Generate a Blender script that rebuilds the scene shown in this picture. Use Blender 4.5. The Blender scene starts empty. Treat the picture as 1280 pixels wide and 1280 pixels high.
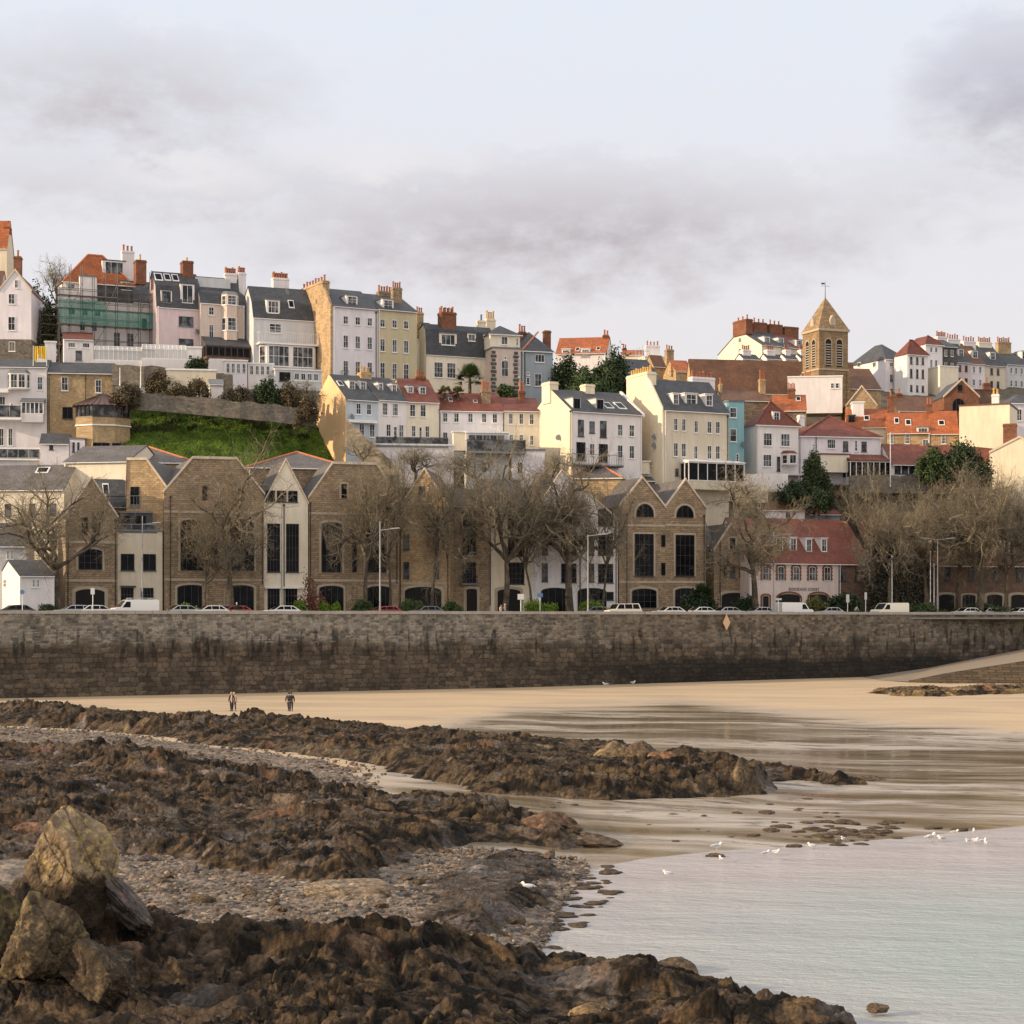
import bpy, math, random
import numpy as np
from mathutils import Vector, Matrix
R=math.radians
random.seed(7)
SC=bpy.context.scene
COL=SC.collection
# ---------------------------------------------------------------- camera
F=2388.5; CZ=10.0; HOR=772.0      # focal length in photo pixels, eye height, horizon row
cam=bpy.data.cameras.new('camera'); camo=bpy.data.objects.new('camera',cam); COL.objects.link(camo)
camo.location=(0,0,CZ); camo.rotation_euler=(R(90),0,0)
cam.sensor_width=36; cam.lens=36*F/1280; cam.shift_y=(HOR-640)/1280; cam.clip_start=.5; cam.clip_end=9000
SC.camera=camo
# ---------------------------------------------------------------- light
SUN_EL=R(15.5)
sd=Vector((-.965*math.cos(SUN_EL),-.262*math.cos(SUN_EL),math.sin(SUN_EL)))
sl=bpy.data.lights.new('sun','SUN'); sl.energy=5.0; sl.angle=R(.6); sl.color=(1,.75,.48)
so=bpy.data.objects.new('sun',sl); COL.objects.link(so); so.rotation_euler=sd.to_track_quat('Z','Y').to_euler()
W=bpy.data.worlds.new("World"); SC.world=W; W.use_nodes=True
def build_world():
    nt=W.node_tree; N=nt.nodes; L=nt.links; N.clear()
    out=N.new('ShaderNodeOutputWorld'); bg=N.new('ShaderNodeBackground'); L.new(bg.outputs[0],out.inputs[0]); bg.inputs[1].default_value=1
    sky=N.new('ShaderNodeTexSky'); sky.sky_type='NISHITA'; sky.sun_disc=False; sky.sun_elevation=SUN_EL; sky.sun_rotation=math.atan2(sd.x,sd.y)
    tc=N.new('ShaderNodeTexCoord'); sep=N.new('ShaderNodeSeparateXYZ'); L.new(tc.outputs['Generated'],sep.inputs[0])
    def M(op,a,b=None,c=None,clamp=False):
        n=N.new('ShaderNodeMath'); n.operation=op; n.use_clamp=clamp
        for i,v in enumerate((a,b,c)):
            if v is None: continue
            if hasattr(v,'links') or hasattr(v,'is_linked'): L.new(v,n.inputs[i])
            else: n.inputs[i].default_value=v
        return n.outputs[0]
    def mix(f,a,b,t='MIX'):
        n=N.new('ShaderNodeMix'); n.data_type='RGBA'; n.blend_type=t; n.inputs[0].default_value=1
        for i,v in ((0,f),(6,a),(7,b)):
            if hasattr(v,'is_linked'): L.new(v,n.inputs[i])
            elif i==0: n.inputs[0].default_value=v
            else: n.inputs[i].default_value=(*v,1)
        return n.outputs[2]
    az=M('ARCTAN2',sep.outputs[0],sep.outputs[1]); el=M('ARCSINE',sep.outputs[2])
    # cloud-space coordinates: azimuth and elevation in degrees, bent by noise
    cmb=N.new('ShaderNodeCombineXYZ'); L.new(M('MULTIPLY',az,57.3),cmb.inputs[0]); L.new(M('MULTIPLY',el,57.3),cmb.inputs[1])
    def noise(sc,det,sx,sy,off=0,rough=.55):
        mp=N.new('ShaderNodeMapping'); L.new(cmb.outputs[0],mp.inputs[0]); mp.inputs[3].default_value=(sx,sy,1); mp.inputs[1].default_value=(off,off*.7,off)
        n=N.new('ShaderNodeTexNoise'); L.new(mp.outputs[0],n.inputs[0]); n.inputs['Scale'].default_value=sc; n.inputs['Detail'].default_value=det; n.inputs['Roughness'].default_value=rough
        return n.outputs[0]
    n1=noise(.28,7,.8,1.5,3); n2=noise(.9,6,.7,1.3,9,.6)
    wx=M('MULTIPLY_ADD',M('SUBTRACT',n1,.5),5.5,M('MULTIPLY',az,57.3)); wy=M('MULTIPLY_ADD',M('SUBTRACT',n2,.5),2.6,M('MULTIPLY',el,57.3))
    def blob(px,py,rx,ry):
        cx=(px-640)/F*57.3; cy=(HOR-py)/F*57.3
        dx=M('DIVIDE',M('SUBTRACT',wx,cx),rx/F*57.3); dy=M('DIVIDE',M('SUBTRACT',wy,cy),ry/F*57.3)
        return M('SUBTRACT',1,M('POWER',M('ADD',M('MULTIPLY',dx,dx),M('MULTIPLY',dy,dy)),.7),clamp=True)
    def add(*a):
        r=a[0]
        for b in a[1:]: r=M('MAXIMUM',r,b)
        return r
    elf=M('DIVIDE',M('MULTIPLY',el,57.3),17.5,clamp=True)
    base=mix(elf,(.87,.765,.72),(.82,.86,.945))
    wis=M('MULTIPLY',M('SUBTRACT',n2,.42,clamp=True),1.5)
    base=mix(wis,base,(.86,.84,.87))
    dark=add(blob(690,295,520,105),M('MULTIPLY',blob(160,150,270,100),.75),M('MULTIPLY',blob(60,250,260,60),.4),M('MULTIPLY',blob(1260,160,170,120),.9),M('MULTIPLY',blob(300,250,420,60),.5),M('MULTIPLY',blob(1150,260,250,60),.35))
    dark=M('MULTIPLY',dark,M('MULTIPLY_ADD',n2,1.7,-.12),clamp=True)
    base=mix(M('MULTIPLY',dark,1.1,clamp=True),base,(.565,.51,.53))
    bl=add(blob(1240,130,130,80)); base=mix(M('MULTIPLY',bl,.35),base,(.50,.54,.68))
    bright=M('MULTIPLY',add(blob(480,215,150,28),blob(250,235,120,30)),.7)
    base=mix(bright,base,(.90,.86,.87))
    # unseen sky behind the photographer and overhead, brightened to lift the shaded fronts
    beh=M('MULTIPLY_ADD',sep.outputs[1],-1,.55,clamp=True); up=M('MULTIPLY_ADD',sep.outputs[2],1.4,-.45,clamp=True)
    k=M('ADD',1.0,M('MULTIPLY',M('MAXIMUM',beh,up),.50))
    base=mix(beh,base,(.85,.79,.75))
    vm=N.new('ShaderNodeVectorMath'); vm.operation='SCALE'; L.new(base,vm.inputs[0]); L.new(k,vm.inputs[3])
    vs=N.new('ShaderNodeVectorMath'); vs.operation='SCALE'; L.new(sky.outputs[0],vs.inputs[0]); vs.inputs[3].default_value=.1
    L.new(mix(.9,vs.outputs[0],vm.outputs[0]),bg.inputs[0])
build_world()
SC.view_settings.view_transform='Standard'; SC.view_settings.look='None'; SC.view_settings.gamma=1; SC.view_settings.exposure=.06
SC.render.engine='CYCLES'
# ---------------------------------------------------------------- materials
def newmat(name):
    m=bpy.data.materials.new(name); m.use_nodes=True; nt=m.node_tree; b=nt.nodes['Principled BSDF']; return m,nt,b
def nd(nt,t,**k):
    n=nt.nodes.new(t)
    for a,v in k.items():
        if a in n.inputs: n.inputs[a].default_value=v
        else: setattr(n,a,v)
    return n
def wallvec(nt):
    tc=nt.nodes.new('ShaderNodeTexCoord'); s=nt.nodes.new('ShaderNodeSeparateXYZ'); nt.links.new(tc.outputs['Object'],s.inputs[0])
    a=nd(nt,'ShaderNodeMath',operation='ADD'); nt.links.new(s.outputs[0],a.inputs[0]); nt.links.new(s.outputs[1],a.inputs[1])
    c=nt.nodes.new('ShaderNodeCombineXYZ'); nt.links.new(a.outputs[0],c.inputs[0]); nt.links.new(s.outputs[2],c.inputs[1])
    return tc,c.outputs[0]
def noise(nt,vec,scale,detail=4,rough=.6,mapping=None):
    if mapping:
        mp=nt.nodes.new('ShaderNodeMapping'); mp.inputs[3].default_value=mapping; nt.links.new(vec,mp.inputs[0]); vec=mp.outputs[0]
    n=nt.nodes.new('ShaderNodeTexNoise'); nt.links.new(vec,n.inputs[0]); n.inputs['Scale'].default_value=scale; n.inputs['Detail'].default_value=detail; n.inputs['Roughness'].default_value=rough
    return n.outputs[0]
def ramp(nt,fac,stops):
    r=nt.nodes.new('ShaderNodeValToRGB'); nt.links.new(fac,r.inputs[0]); e=r.color_ramp.elements
    while len(e)<len(stops): e.new(.5)
    for i,(p,c) in enumerate(stops): e[i].position=p; e[i].color=(*c,1) if len(c)==3 else c
    return r.outputs[0]
def mixc(nt,f,a,b,t='MIX'):
    n=nt.nodes.new('ShaderNodeMix'); n.data_type='RGBA'; n.blend_type=t
    for i,v in ((0,f),(6,a),(7,b)):
        if hasattr(v,'is_linked'): nt.links.new(v,n.inputs[i])
        elif i==0: n.inputs[0].default_value=v
        else: n.inputs[i].default_value=(*v,1)
    return n.outputs[2]
def bump(nt,b,h,st,dist):
    n=nt.nodes.new('ShaderNodeBump'); n.inputs['Strength'].default_value=st; n.inputs['Distance'].default_value=dist; nt.links.new(h,n.inputs['Height']); nt.links.new(n.outputs[0],b.inputs['Normal'])
def stucco(name,c,dirt=.5):
    m,nt,b=newmat(name); tc,v=wallvec(nt)
    big=noise(nt,v,.35,5,.6); st=noise(nt,v,1.0,6,.65,(1.6,.25,1)); fine=noise(nt,v,9,3)
    d=tuple(x*.68 for x in c); col=mixc(nt,ramp(nt,st,[(.38,(0,0,0)),(.74,(min(1,dirt*1.5),)*3)]),c,(d[0],d[1]*.97,d[2]*.92))
    col=mixc(nt,ramp(nt,big,[(.35,(0,0,0)),(.65,(.6,)*3)]),col,tuple(x*.80 for x in c))
    nt.links.new(col,b.inputs['Base Color']); b.inputs['Roughness'].default_value=.85; bump(nt,b,fine,.3,.02); return m
def stone(name,c1,c2,mo,bw=.55,bh=.26,ms=.018):
    m,nt,b=newmat(name); tc,v=wallvec(nt)
    dn=nt.nodes.new('ShaderNodeTexNoise'); nt.links.new(v,dn.inputs[0]); dn.inputs['Scale'].default_value=1.7
    sc=nd(nt,'ShaderNodeVectorMath',operation='MULTIPLY_ADD'); nt.links.new(dn.outputs[1],sc.inputs[0]); sc.inputs[1].default_value=(.12,.06,0); nt.links.new(v,sc.inputs[2])
    br=nt.nodes.new('ShaderNodeTexBrick'); nt.links.new(sc.outputs[0],br.inputs[0])
    br.inputs['Scale'].default_value=1; br.inputs['Brick Width'].default_value=bw; br.inputs['Row Height'].default_value=bh; br.inputs['Mortar Size'].default_value=ms; br.inputs['Color1'].default_value=(*c1,1); br.inputs['Color2'].default_value=(*c2,1); br.inputs['Mortar'].default_value=(*mo,1); br.inputs['Bias'].default_value=-.1
    big=noise(nt,v,.5,6,.65); col=mixc(nt,1.0,br.outputs[0],ramp(nt,big,[(.25,(.62,.6,.58)),(.75,(1.25,1.2,1.12))]),'MULTIPLY')
    mid=noise(nt,v,2.6,4,.7); col=mixc(nt,1.0,col,ramp(nt,mid,[(.3,(.68,.68,.7)),(.7,(1.25,1.22,1.15))]),'MULTIPLY')
    nt.links.new(col,b.inputs['Base Color']); b.inputs['Roughness'].default_value=.9
    inv=nd(nt,'ShaderNodeMath',operation='SUBTRACT'); inv.inputs[0].default_value=1; nt.links.new(br.outputs[1],inv.inputs[1]); bump(nt,b,inv.outputs[0],.7,.04); return m
def roofm(name,c1,c2,row=.3,rough=.7):
    m,nt,b=newmat(name); tc,v=wallvec(nt)
    br=nt.nodes.new('ShaderNodeTexBrick'); nt.links.new(v,br.inputs[0]); br.inputs['Scale'].default_value=1
    br.inputs['Brick Width'].default_value=.42; br.inputs['Row Height'].default_value=row*.6; br.inputs['Mortar Size'].default_value=.02
    br.inputs['Color1'].default_value=(*c1,1); br.inputs['Color2'].default_value=(*c2,1); br.inputs['Mortar'].default_value=(*(x*.5 for x in c1),1)
    o=tc.outputs['Object']; big=noise(nt,o,.45,6,.7); col=mixc(nt,1.0,br.outputs[0],ramp(nt,big,[(.3,(.6,.62,.62)),(.72,(1.3,1.25,1.2))]),'MULTIPLY')
    f=noise(nt,o,3.2,4,.7); col=mixc(nt,1.0,col,ramp(nt,f,[(.35,(.75,.76,.76)),(.7,(1.2,1.2,1.15))]),'MULTIPLY')
    nt.links.new(col,b.inputs['Base Color']); b.inputs['Roughness'].default_value=rough; bump(nt,b,br.outputs[1],-.5,.03); return m
def plain(name,c,rough=.6,metal=0,var=.25,scale=2.5):
    m,nt,b=newmat(name); tc=nt.nodes.new('ShaderNodeTexCoord'); n=noise(nt,tc.outputs['Object'],scale,4)
    nt.links.new(mixc(nt,1.0,c,ramp(nt,n,[(.3,(1-var,)*3),(.7,(1+var*.4,)*3)]),'MULTIPLY'),b.inputs['Base Color']); b.inputs['Roughness'].default_value=rough; b.inputs['Metallic'].default_value=metal; return m
MT=dict(
 white=stucco('white_render',(.80,.76,.75),.45), lilac=stucco('lilac_white_render',(.76,.72,.75),.4), cream=stucco('cream_render',(.80,.70,.52),.45),
 palecream=stucco('pale_cream_render',(.80,.72,.57),.4), orange=stucco('orange_render',(.84,.56,.30),.4), blue=stucco('pale_blue_render',(.52,.58,.64),.4),
 beige=stucco('beige_render',(.56,.49,.32),.4), pink=stucco('pink_render',(.66,.53,.53),.4), pinkbeige=stucco('pinkish_beige_render',(.62,.51,.44),.4),
 teal=stucco('teal_render',(.25,.47,.52),.4), bluegrey=stucco('blue_grey_render',(.34,.39,.43),.4), grey=stucco('light_grey_render',(.60,.61,.62),.5),
 courtpink=stucco('pinkish_white_render',(.72,.61,.56),.5), buff=stucco('buff_render',(.66,.59,.46),.5),
 stone=stone('brown_granite',(.40,.31,.215),(.25,.19,.13),(.17,.135,.10)), gold=stone('golden_granite',(.54,.40,.24),(.38,.275,.165),(.28,.22,.15)),
 sand=stone('sandstone_brick',(.52,.40,.24),(.42,.31,.18),(.36,.28,.18),.3,.1,.01), rubble=stone('grey_rubble',(.20,.185,.16),(.11,.10,.09),(.16,.15,.13),.5,.3,.03),
 tower=stone('tower_stone',(.38,.27,.15),(.25,.175,.10),(.18,.13,.09)), brownstone=stone('brown_brick',(.25,.16,.12),(.17,.11,.085),(.13,.09,.07),.3,.12,.012), brick=stone('red_brick',(.30,.115,.06),(.20,.075,.042),(.17,.12,.09),.25,.09,.01),
 darkstone=stone('dark_grey_stone',(.12,.115,.11),(.07,.07,.07),(.09,.09,.09),.5,.28,.02), trim=stucco('stone_trim',(.48,.40,.30),.5),
 slate=roofm('slate',(.055,.060,.072),(.085,.088,.10)), palslate=roofm('weathered_slate',(.125,.115,.12),(.16,.145,.14)), red=roofm('red_tile',(.22,.058,.032),(.15,.04,.024)), orangetile=roofm('orange_tile',(.48,.13,.03),(.30,.085,.028)),
 browntile=roofm('brown_tile',(.19,.085,.045),(.13,.065,.035)), lead=plain('lead',(.16,.17,.18),.6), glass=None,
 wframe=plain('white_paint',(.78,.77,.75),.5,0,.1), dframe=plain('dark_frame',(.035,.035,.04),.5,0,.2), brframe=plain('brown_frame',(.07,.035,.025),.5,0,.2),
 pot=plain('terracotta_pot',(.40,.14,.065),.8), ypot=plain('buff_pot',(.62,.38,.10),.8), pipe=plain('downpipe_black',(.03,.03,.03),.5), steel=plain('galvanised_steel',(.33,.34,.35),.5,.2), tube=plain('scaffold_tube',(.12,.11,.10),.6,.2), 
 copper=plain('brown_metal_roof',(.14,.075,.055),.55), ridge=plain('orange_ridge_tile',(.55,.20,.09),.8), verge=plain('pale_verge_stone',(.62,.52,.40),.8),
 plank=plain('scaffold_plank',(.35,.27,.18),.8), yellow=plain('yellow_cloth',(.75,.52,.05),.8), rail=plain('railing_white',(.72,.71,.70),.5))
def glassm(name,c,rough=.08,spec=.3,hi=.8):
    m,nt,b=newmat(name); tc=nt.nodes.new('ShaderNodeTexCoord'); oi=nt.nodes.new('ShaderNodeObjectInfo')
    ad=nd(nt,'ShaderNodeVectorMath',operation='ADD'); nt.links.new(tc.outputs['Object'],ad.inputs[0]); sc=nd(nt,'ShaderNodeVectorMath',operation='SCALE'); sc.inputs[3].default_value=50; nt.links.new(oi.outputs['Random'],sc.inputs[0]); nt.links.new(sc.outputs[0],ad.inputs[1])
    n=noise(nt,ad.outputs[0],.9,2); nt.links.new(mixc(nt,ramp(nt,n,[(.45,(0,0,0)),(.62,(hi,hi,hi))]),c,tuple(min(.5,x*3+.10*(spec>.25)) for x in c)),b.inputs['Base Color']); b.inputs['Roughness'].default_value=rough; b.inputs['IOR'].default_value=1.4; b.inputs['Specular IOR Level'].default_value=spec; return m
MT['glass']=glassm('window_glass',(.022,.025,.029)); MT['darkglass']=glassm('dark_window_glass',(.006,.006,.007),.14,.10,.5); MT['dark']=plain('dark_opening',(.012,.011,.010),.9)
# ---------------------------------------------------------------- object helpers
def tag(o,label=None,cat=None,group=None,kind=None):
    if label: o['label']=label
    if cat: o['category']=cat
    if group: o['group']=group
    if kind: o['kind']=kind
    return o
def empty(name,loc,rz=0,label=None,cat=None,group=None,kind=None):
    o=bpy.data.objects.new(name,None); COL.objects.link(o); o.location=loc; o.rotation_euler=(0,0,rz); o.empty_display_size=.5; return tag(o,label,cat,group,kind)
def link(name,me,parent=None,loc=None,rot=None):
    o=bpy.data.objects.new(name,me); COL.objects.link(o)
    if parent: o.parent=parent
    if loc is not None: o.location=loc
    if rot is not None: o.rotation_euler=rot
    return o
class MB:
    def __init__(s): s.v=[]; s.f=[]
    def add(s,vs,fs):
        n=len(s.v); s.v+= [tuple(p) for p in vs]; s.f+=[tuple(i+n for i in f) for f in fs]; return s
    def box(s,x0,x1,y0,y1,z0,z1):
        if x0>x1: x0,x1=x1,x0
        if y0>y1: y0,y1=y1,y0
        if z0>z1: z0,z1=z1,z0
        return s.add([(x0,y0,z0),(x1,y0,z0),(x1,y1,z0),(x0,y1,z0),(x0,y0,z1),(x1,y0,z1),(x1,y1,z1),(x0,y1,z1)],[(0,3,2,1),(4,5,6,7),(0,1,5,4),(1,2,6,5),(2,3,7,6),(3,0,4,7)])
    def prism(s,pts,a0,a1,axis='x'):
        """extrude a closed 2-D outline: axis x -> pts are (y,z); axis y -> pts are (x,z); axis z -> (x,y)"""
        n=len(pts)
        def P(p,a): return (a,p[0],p[1]) if axis=='x' else ((p[0],a,p[1]) if axis=='y' else (p[0],p[1],a))
        return s.add([P(p,a0) for p in pts]+[P(p,a1) for p in pts],[tuple(range(n)),tuple(range(2*n-1,n-1,-1))]+[(i,i+n,(i+1)%n+n,(i+1)%n) for i in range(n)])
    def tube(s,p,q,r0,r1=None,n=6,cap=True):
        r1=r0 if r1 is None else r1; p=Vector(p); q=Vector(q); d=(q-p)
        if d.length<1e-6: return s
        d.normalize(); a=d.orthogonal().normalized(); b=d.cross(a)
        vs=[p+(a*math.cos(t)+b*math.sin(t))*r0 for t in [i*2*math.pi/n for i in range(n)]]+[q+(a*math.cos(t)+b*math.sin(t))*r1 for t in [i*2*math.pi/n for i in range(n)]]
        fs=[(i,(i+1)%n,(i+1)%n+n,i+n) for i in range(n)]
        if cap: fs+=[tuple(range(n-1,-1,-1)),tuple(range(n,2*n))]
        return s.add(vs,fs)
    def ball(s,c,rx,ry,rz,n=10,m=6):
        vs=[(c[0],c[1],c[2]-rz)]; fs=[]
        for j in range(1,m):
            t=math.pi*j/m
            for i in range(n): vs.append((c[0]+rx*math.sin(t)*math.cos(2*math.pi*i/n),c[1]+ry*math.sin(t)*math.sin(2*math.pi*i/n),c[2]-rz*math.cos(t)))
        vs.append((c[0],c[1],c[2]+rz))
        for i in range(n): fs.append((0,1+(i+1)%n,1+i)); fs.append((len(vs)-1,1+(m-2)*n+i,1+(m-2)*n+(i+1)%n))
        for j in range(m-2):
            for i in range(n): a=1+j*n+i; b=1+j*n+(i+1)%n; fs.append((a,b,b+n,a+n))
        return s.add(vs,fs)
    def mesh(s,name,mat,smooth=False):
        me=bpy.data.meshes.new(name); me.from_pydata(s.v,[],s.f); me.validate()
        import bmesh
        if len(s.f)<30000:
            bm=bmesh.new(); bm.from_mesh(me); bmesh.ops.recalc_face_normals(bm,faces=bm.faces); bm.to_mesh(me); bm.free()
        me.materials.append(mat if not isinstance(mat,str) else MT[mat])
        if smooth: me.polygons.foreach_set('use_smooth',[True]*len(me.polygons))
        return me
    def build(s,name,mat,parent=None,loc=None,rot=None,smooth=False): return link(name,s.mesh(name,mat,smooth),parent,loc,rot)
def PX(px,py,Y): return Vector(((px-640)*Y/F,Y,CZ+(HOR-py)*Y/F))
def Yf(px): return 224+46*px/1280.
# ---------------------------------------------------------------- openings (shared meshes)
_wc={}
def outline(w,h,rise,n=9):
    if rise<=0: return [(-w/2,0),(w/2,0),(w/2,h),(-w/2,h)]
    pts=[(-w/2,0),(w/2,0)]
    for i in range(n+1):
        t=math.pi*i/n; pts.append((w/2*math.cos(t),h-rise+rise*math.sin(t)))
    return pts
ST={'sash':('wframe','glass',1,1,0,.08),'sash2':('wframe','glass',1,1,0,.07),'grid':('wframe','glass',2,2,0,.07),'one':('wframe','glass',0,1,0,.09),'twin':('wframe','glass',1,0,0,.08),
 'french':('wframe','glass',1,2,0,.08),'dark':('dframe','darkglass',1,0,0,.07),'dark1':('dframe','glass',0,1,0,.06),'darkg':('dframe','darkglass',3,3,0,.07),'arch':('dframe','darkglass',3,2,.25,.08),'garage':('trim','dark',0,0,.25,.12),
 'half':('dframe','darkglass',2,1,.95,.09),'slit':('dframe','darkglass',0,0,0,.06),'redarch':('wframe','glass',1,1,.3,.07),'garden':('dframe','darkglass',3,0,.25,.09),'tri':('wframe','glass',2,0,0,.08),'quad':('wframe','glass',3,1,0,.08),
 'wide':('wframe','glass',2,1,0,.1),'door':('wframe','glass',0,2,0,.12),'brown':('brframe','glass',1,0,0,.09),'grey':('lead','glass',1,0,0,.06)}
def winmesh(w,h,st):
    w=round(w,1) or .1; h=round(h,1) or .1; key=(w,h,st)
    if key in _wc: return _wc[key]
    fm,gm,nx,nz,rise,t=ST[st]; t=min(t*.8,w*.2); rs=rise*w*.5 if rise<.9 else min(h,w*.55)
    o=outline(w,h,rs); inn=[(x*(1-2*t/w),t+(z/h)*(h-2*t)) for x,z in o]
    f=MB(); n=len(o); d=.07
    vs=[(x,-d,z) for x,z in o]+[(x,-d,z) for x,z in inn]+[(x,0,z) for x,z in o]+[(x,0,z) for x,z in inn]
    fs=[]
    for i in range(n):
        j=(i+1)%n; fs+=[(i,j,j+n,i+n),(i,i+2*n,j+2*n,j),(i+n,j+n,j+3*n,i+3*n)]
    f.add(vs,fs)
    b=.016 if w<1.5 else .026
    for i in range(nx): x=-w/2+w*(i+1)/(nx+1); f.box(x-b,x+b,-.06,-.02,t,h-t-(rs*abs(2*x/w)**2 if rs else 0))
    for i in range(nz):
        z=h*(i+1)/(nz+1)
        if z<h-rs+1e-3 or rise<.01: f.box(-w/2+t,w/2-t,-.058,-.022,z-b,z+b)
    if rise<.01 and st not in('slit',): f.box(-w/2-.08,w/2+.08,-.14,.0,-.10,-.003)
    g=MB(); g.prism(inn,-.03,.02,'y')
    _wc[key]=(f.mesh('window',fm),g.mesh('pane',gm)); return _wc[key]
def copies_window(parent,loc,rz,w,h,st,name='window',flat=False):
    fm,pm=winmesh(w,h,st)
    if flat:      # inside a part already: frame and pane are both sub-parts
        link('window_frame',fm,parent,loc,(0,0,rz)); link('pane',pm,parent,loc,(0,0,rz)); return
    o=link(name,fm,parent,loc,(0,0,rz)); link('pane',pm,o); return o
_pots={}
def potmesh(r,h,mat):
    k=(round(r,2),round(h,1),mat)
    if k not in _pots:
        m=MB(); m.tube((0,0,0),(0,0,h*.85),r,r*.8,8); m.tube((0,0,h*.85),(0,0,h),r*1.1,r*1.05,8); _pots[k]=m.mesh('chimney_pot',mat)
    return _pots[k]
# ---------------------------------------------------------------- the house builder
class House:
    def __init__(s,name,label,L,Rr,Y,a,base,eave,ridge=None,wall='white',roof='slate',G=None,D=8,kind='gx',cat='house',group=None,after=None,sink=6,prof=None,ov=.25,GR=.5,plinth=None,inset=None,wallname='wall',clip=None):
        a=R(a) 
        if after is not None: p=after.corner(); Y=p
        s.a=a; s.Y=Y; s.X=(L-640)*Y/F; s.ca=math.cos(a); s.sa=math.sin(a)
        s.z0=CZ+(HOR-base)*Y/F; s.w=s.u(Rr); s.e=s.z(eave)
        if G is not None: s.d=max(3,s.v(G))
        else: s.d=D
        s.d=min(s.d,22)
        s.root=empty(name,(s.X,s.Y,s.z0),a,label,cat,group)
        w,d,e=s.w,s.d,s.e; s.kind=kind; s.roofm=roof; s.wallm=wall
        s.ry=d/2; s.rz=e
        if kind=='gx':
            if prof is None: s.ry=d*GR; s.rz=s.zy(ridge,w*.1,s.ry); s.prof=[(0,e),(s.ry,s.rz),(d,e+(s.rz-e)*.0)]
            else: s.prof=[(y*d,s.zy(p,0,y*d)) for y,p in prof]; s.rz=max(p[1] for p in s.prof); s.ry=[p for p in s.prof if p[1]==s.rz][0][0]
            m=MB(); m.prism([(0,-sink),*[(y,z-.06) for y,z in s.prof],(d,-sink)],0,w,'x'); s.wall=m.build(wallname,wall,s.root)
            P=s.prof; sl=(P[1][1]-P[0][1])/max(.01,P[1][0]-P[0][0]); sb=(P[-1][1]-P[-2][1])/max(.01,P[-1][0]-P[-2][0]); ovf=ov if sl<1.5 else .08
            top=[(P[0][0]-ovf,P[0][1]-ovf*sl),*P[1:-1],(P[-1][0]+ov,P[-1][1]+ov*sb)]
            t=.14; r=MB(); r.prism([(y,z+t) for y,z in top]+[(y,z) for y,z in reversed(top)],-.08,w+.08,'x'); s.roof=r.build('roof',roof,s.root)
            g=MB(); g.tube((0,-ovf-.06,P[0][1]-ovf*sl-.02),(w,-ovf-.06,P[0][1]-ovf*sl-.02),.06,.06,6); g.build('gutter','wframe',s.root)
        elif kind=='gy':
            ax=w/2 if inset is None else inset
            s.rz=s.z(ridge); s.prof=[(0,e),(ax,s.rz),(w,e)]; c0,c1=(ax,ax)
            if clip: c0,c1=s.u(clip[0]),s.u(clip[1]); s.prof=[(0,e),(c0,s.rz),(c1,s.rz),(w,e)]
            m=MB(); m.prism([(0,-sink),*s.prof,(w,-sink)],0,d,'y'); s.wall=m.build(wallname,wall,s.root)
            t=.14; k=.1; q=[(-k,e-k*(s.rz-e)/max(.5,c0))]+([(c0,s.rz),(c1,s.rz)] if clip else [(ax,s.rz)])+[(w+k,e-k*(s.rz-e)/max(.5,w-c1))]
            r=MB(); r.prism([(x,z+t) for x,z in q]+[(x,z) for x,z in reversed(q)],-.04,d,'y'); s.roof=r.build('roof',roof,s.root)
            vg=MB(); q2=[(x,z+t+.01) for x,z in q]; vg.prism([(x,z+.14) for x,z in q2]+[(x,z-.18) for x,z in reversed(q2)],-.16,.20,'y'); vg.build('verge','verge',s.root)
            s.ry=0
        elif kind=='hip':
            s.rz=s.zy(ridge,w*.3,d/2); i=min(w,d)*.5 if inset is None else inset; i2=min(i,w/2-.05)
            m=MB(); m.box(0,w,0,d,-sink,e); s.wall=m.build(wallname,wall,s.root); o=ov
            yA=min(d/2,i); r=MB(); r.add([(-o,-o,e),(w+o,-o,e),(w+o,d+o,e),(-o,d+o,e),(i2,yA,s.rz),(w-i2,yA,s.rz),(w-i2,d-yA,s.rz),(i2,d-yA,s.rz)],[(0,1,5,4),(1,2,6,5),(2,3,7,6),(3,0,4,7),(4,5,6,7),(3,2,1,0)])
            s.roof=r.build('roof',roof,s.root); s.prof=[(0,e),(yA,s.rz),(d,e)]
            g=MB(); g.box(-o-.1,w+o+.1,-o-.12,-o-.003,e-.15,e-.02); g.build('gutter','wframe',s.root)
            if roof in('red','palslate','slate','orangetile') and roof!='slate':
                h=MB()
                for A,B in (((-o,-o,e),(i2,yA,s.rz)),((w+o,-o,e),(w-i2,yA,s.rz)),((i2,yA,s.rz),(w-i2,yA,s.rz))): h.tube((A[0],A[1],A[2]+.05),(B[0],B[1],B[2]+.05),.13,.13,6)
                h.build('ridge_tiles','ridge' if roof!='red' else 'red',s.root)
        elif kind=='flat':
            m=MB(); m.box(0,w,0,d,-sink,e); s.wall=m.build(wallname,wall,s.root)
            r=MB(); r.box(-.12,w+.12,-.12,d+.12,e+.003,e+.22); s.roof=r.build('roof',roof,s.root); s.prof=[(0,e),(d,e)]; s.rz=e; s.ry=d/2
        if kind in('gx','hip') and w>5 and e>3:
            uu=(w-.2) if int(abs(L)*7)%2 else .2; m=MB(); m.tube((uu,-.09,-1),(uu,-.09,e-.2),.055,.055,6); m.box(uu-.1,uu+.1,-.17,-.04,e-.45,e-.2); m.build('downpipe','pipe' if int(abs(L)*3)%3 else 'wframe',s.root)
        if plinth:
            py,mt=plinth; m=MB(); m.box(-.06,w+.06,-.06,d+.06,-sink,s.z(py)); m.build('plinth',mt,s.root)
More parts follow.
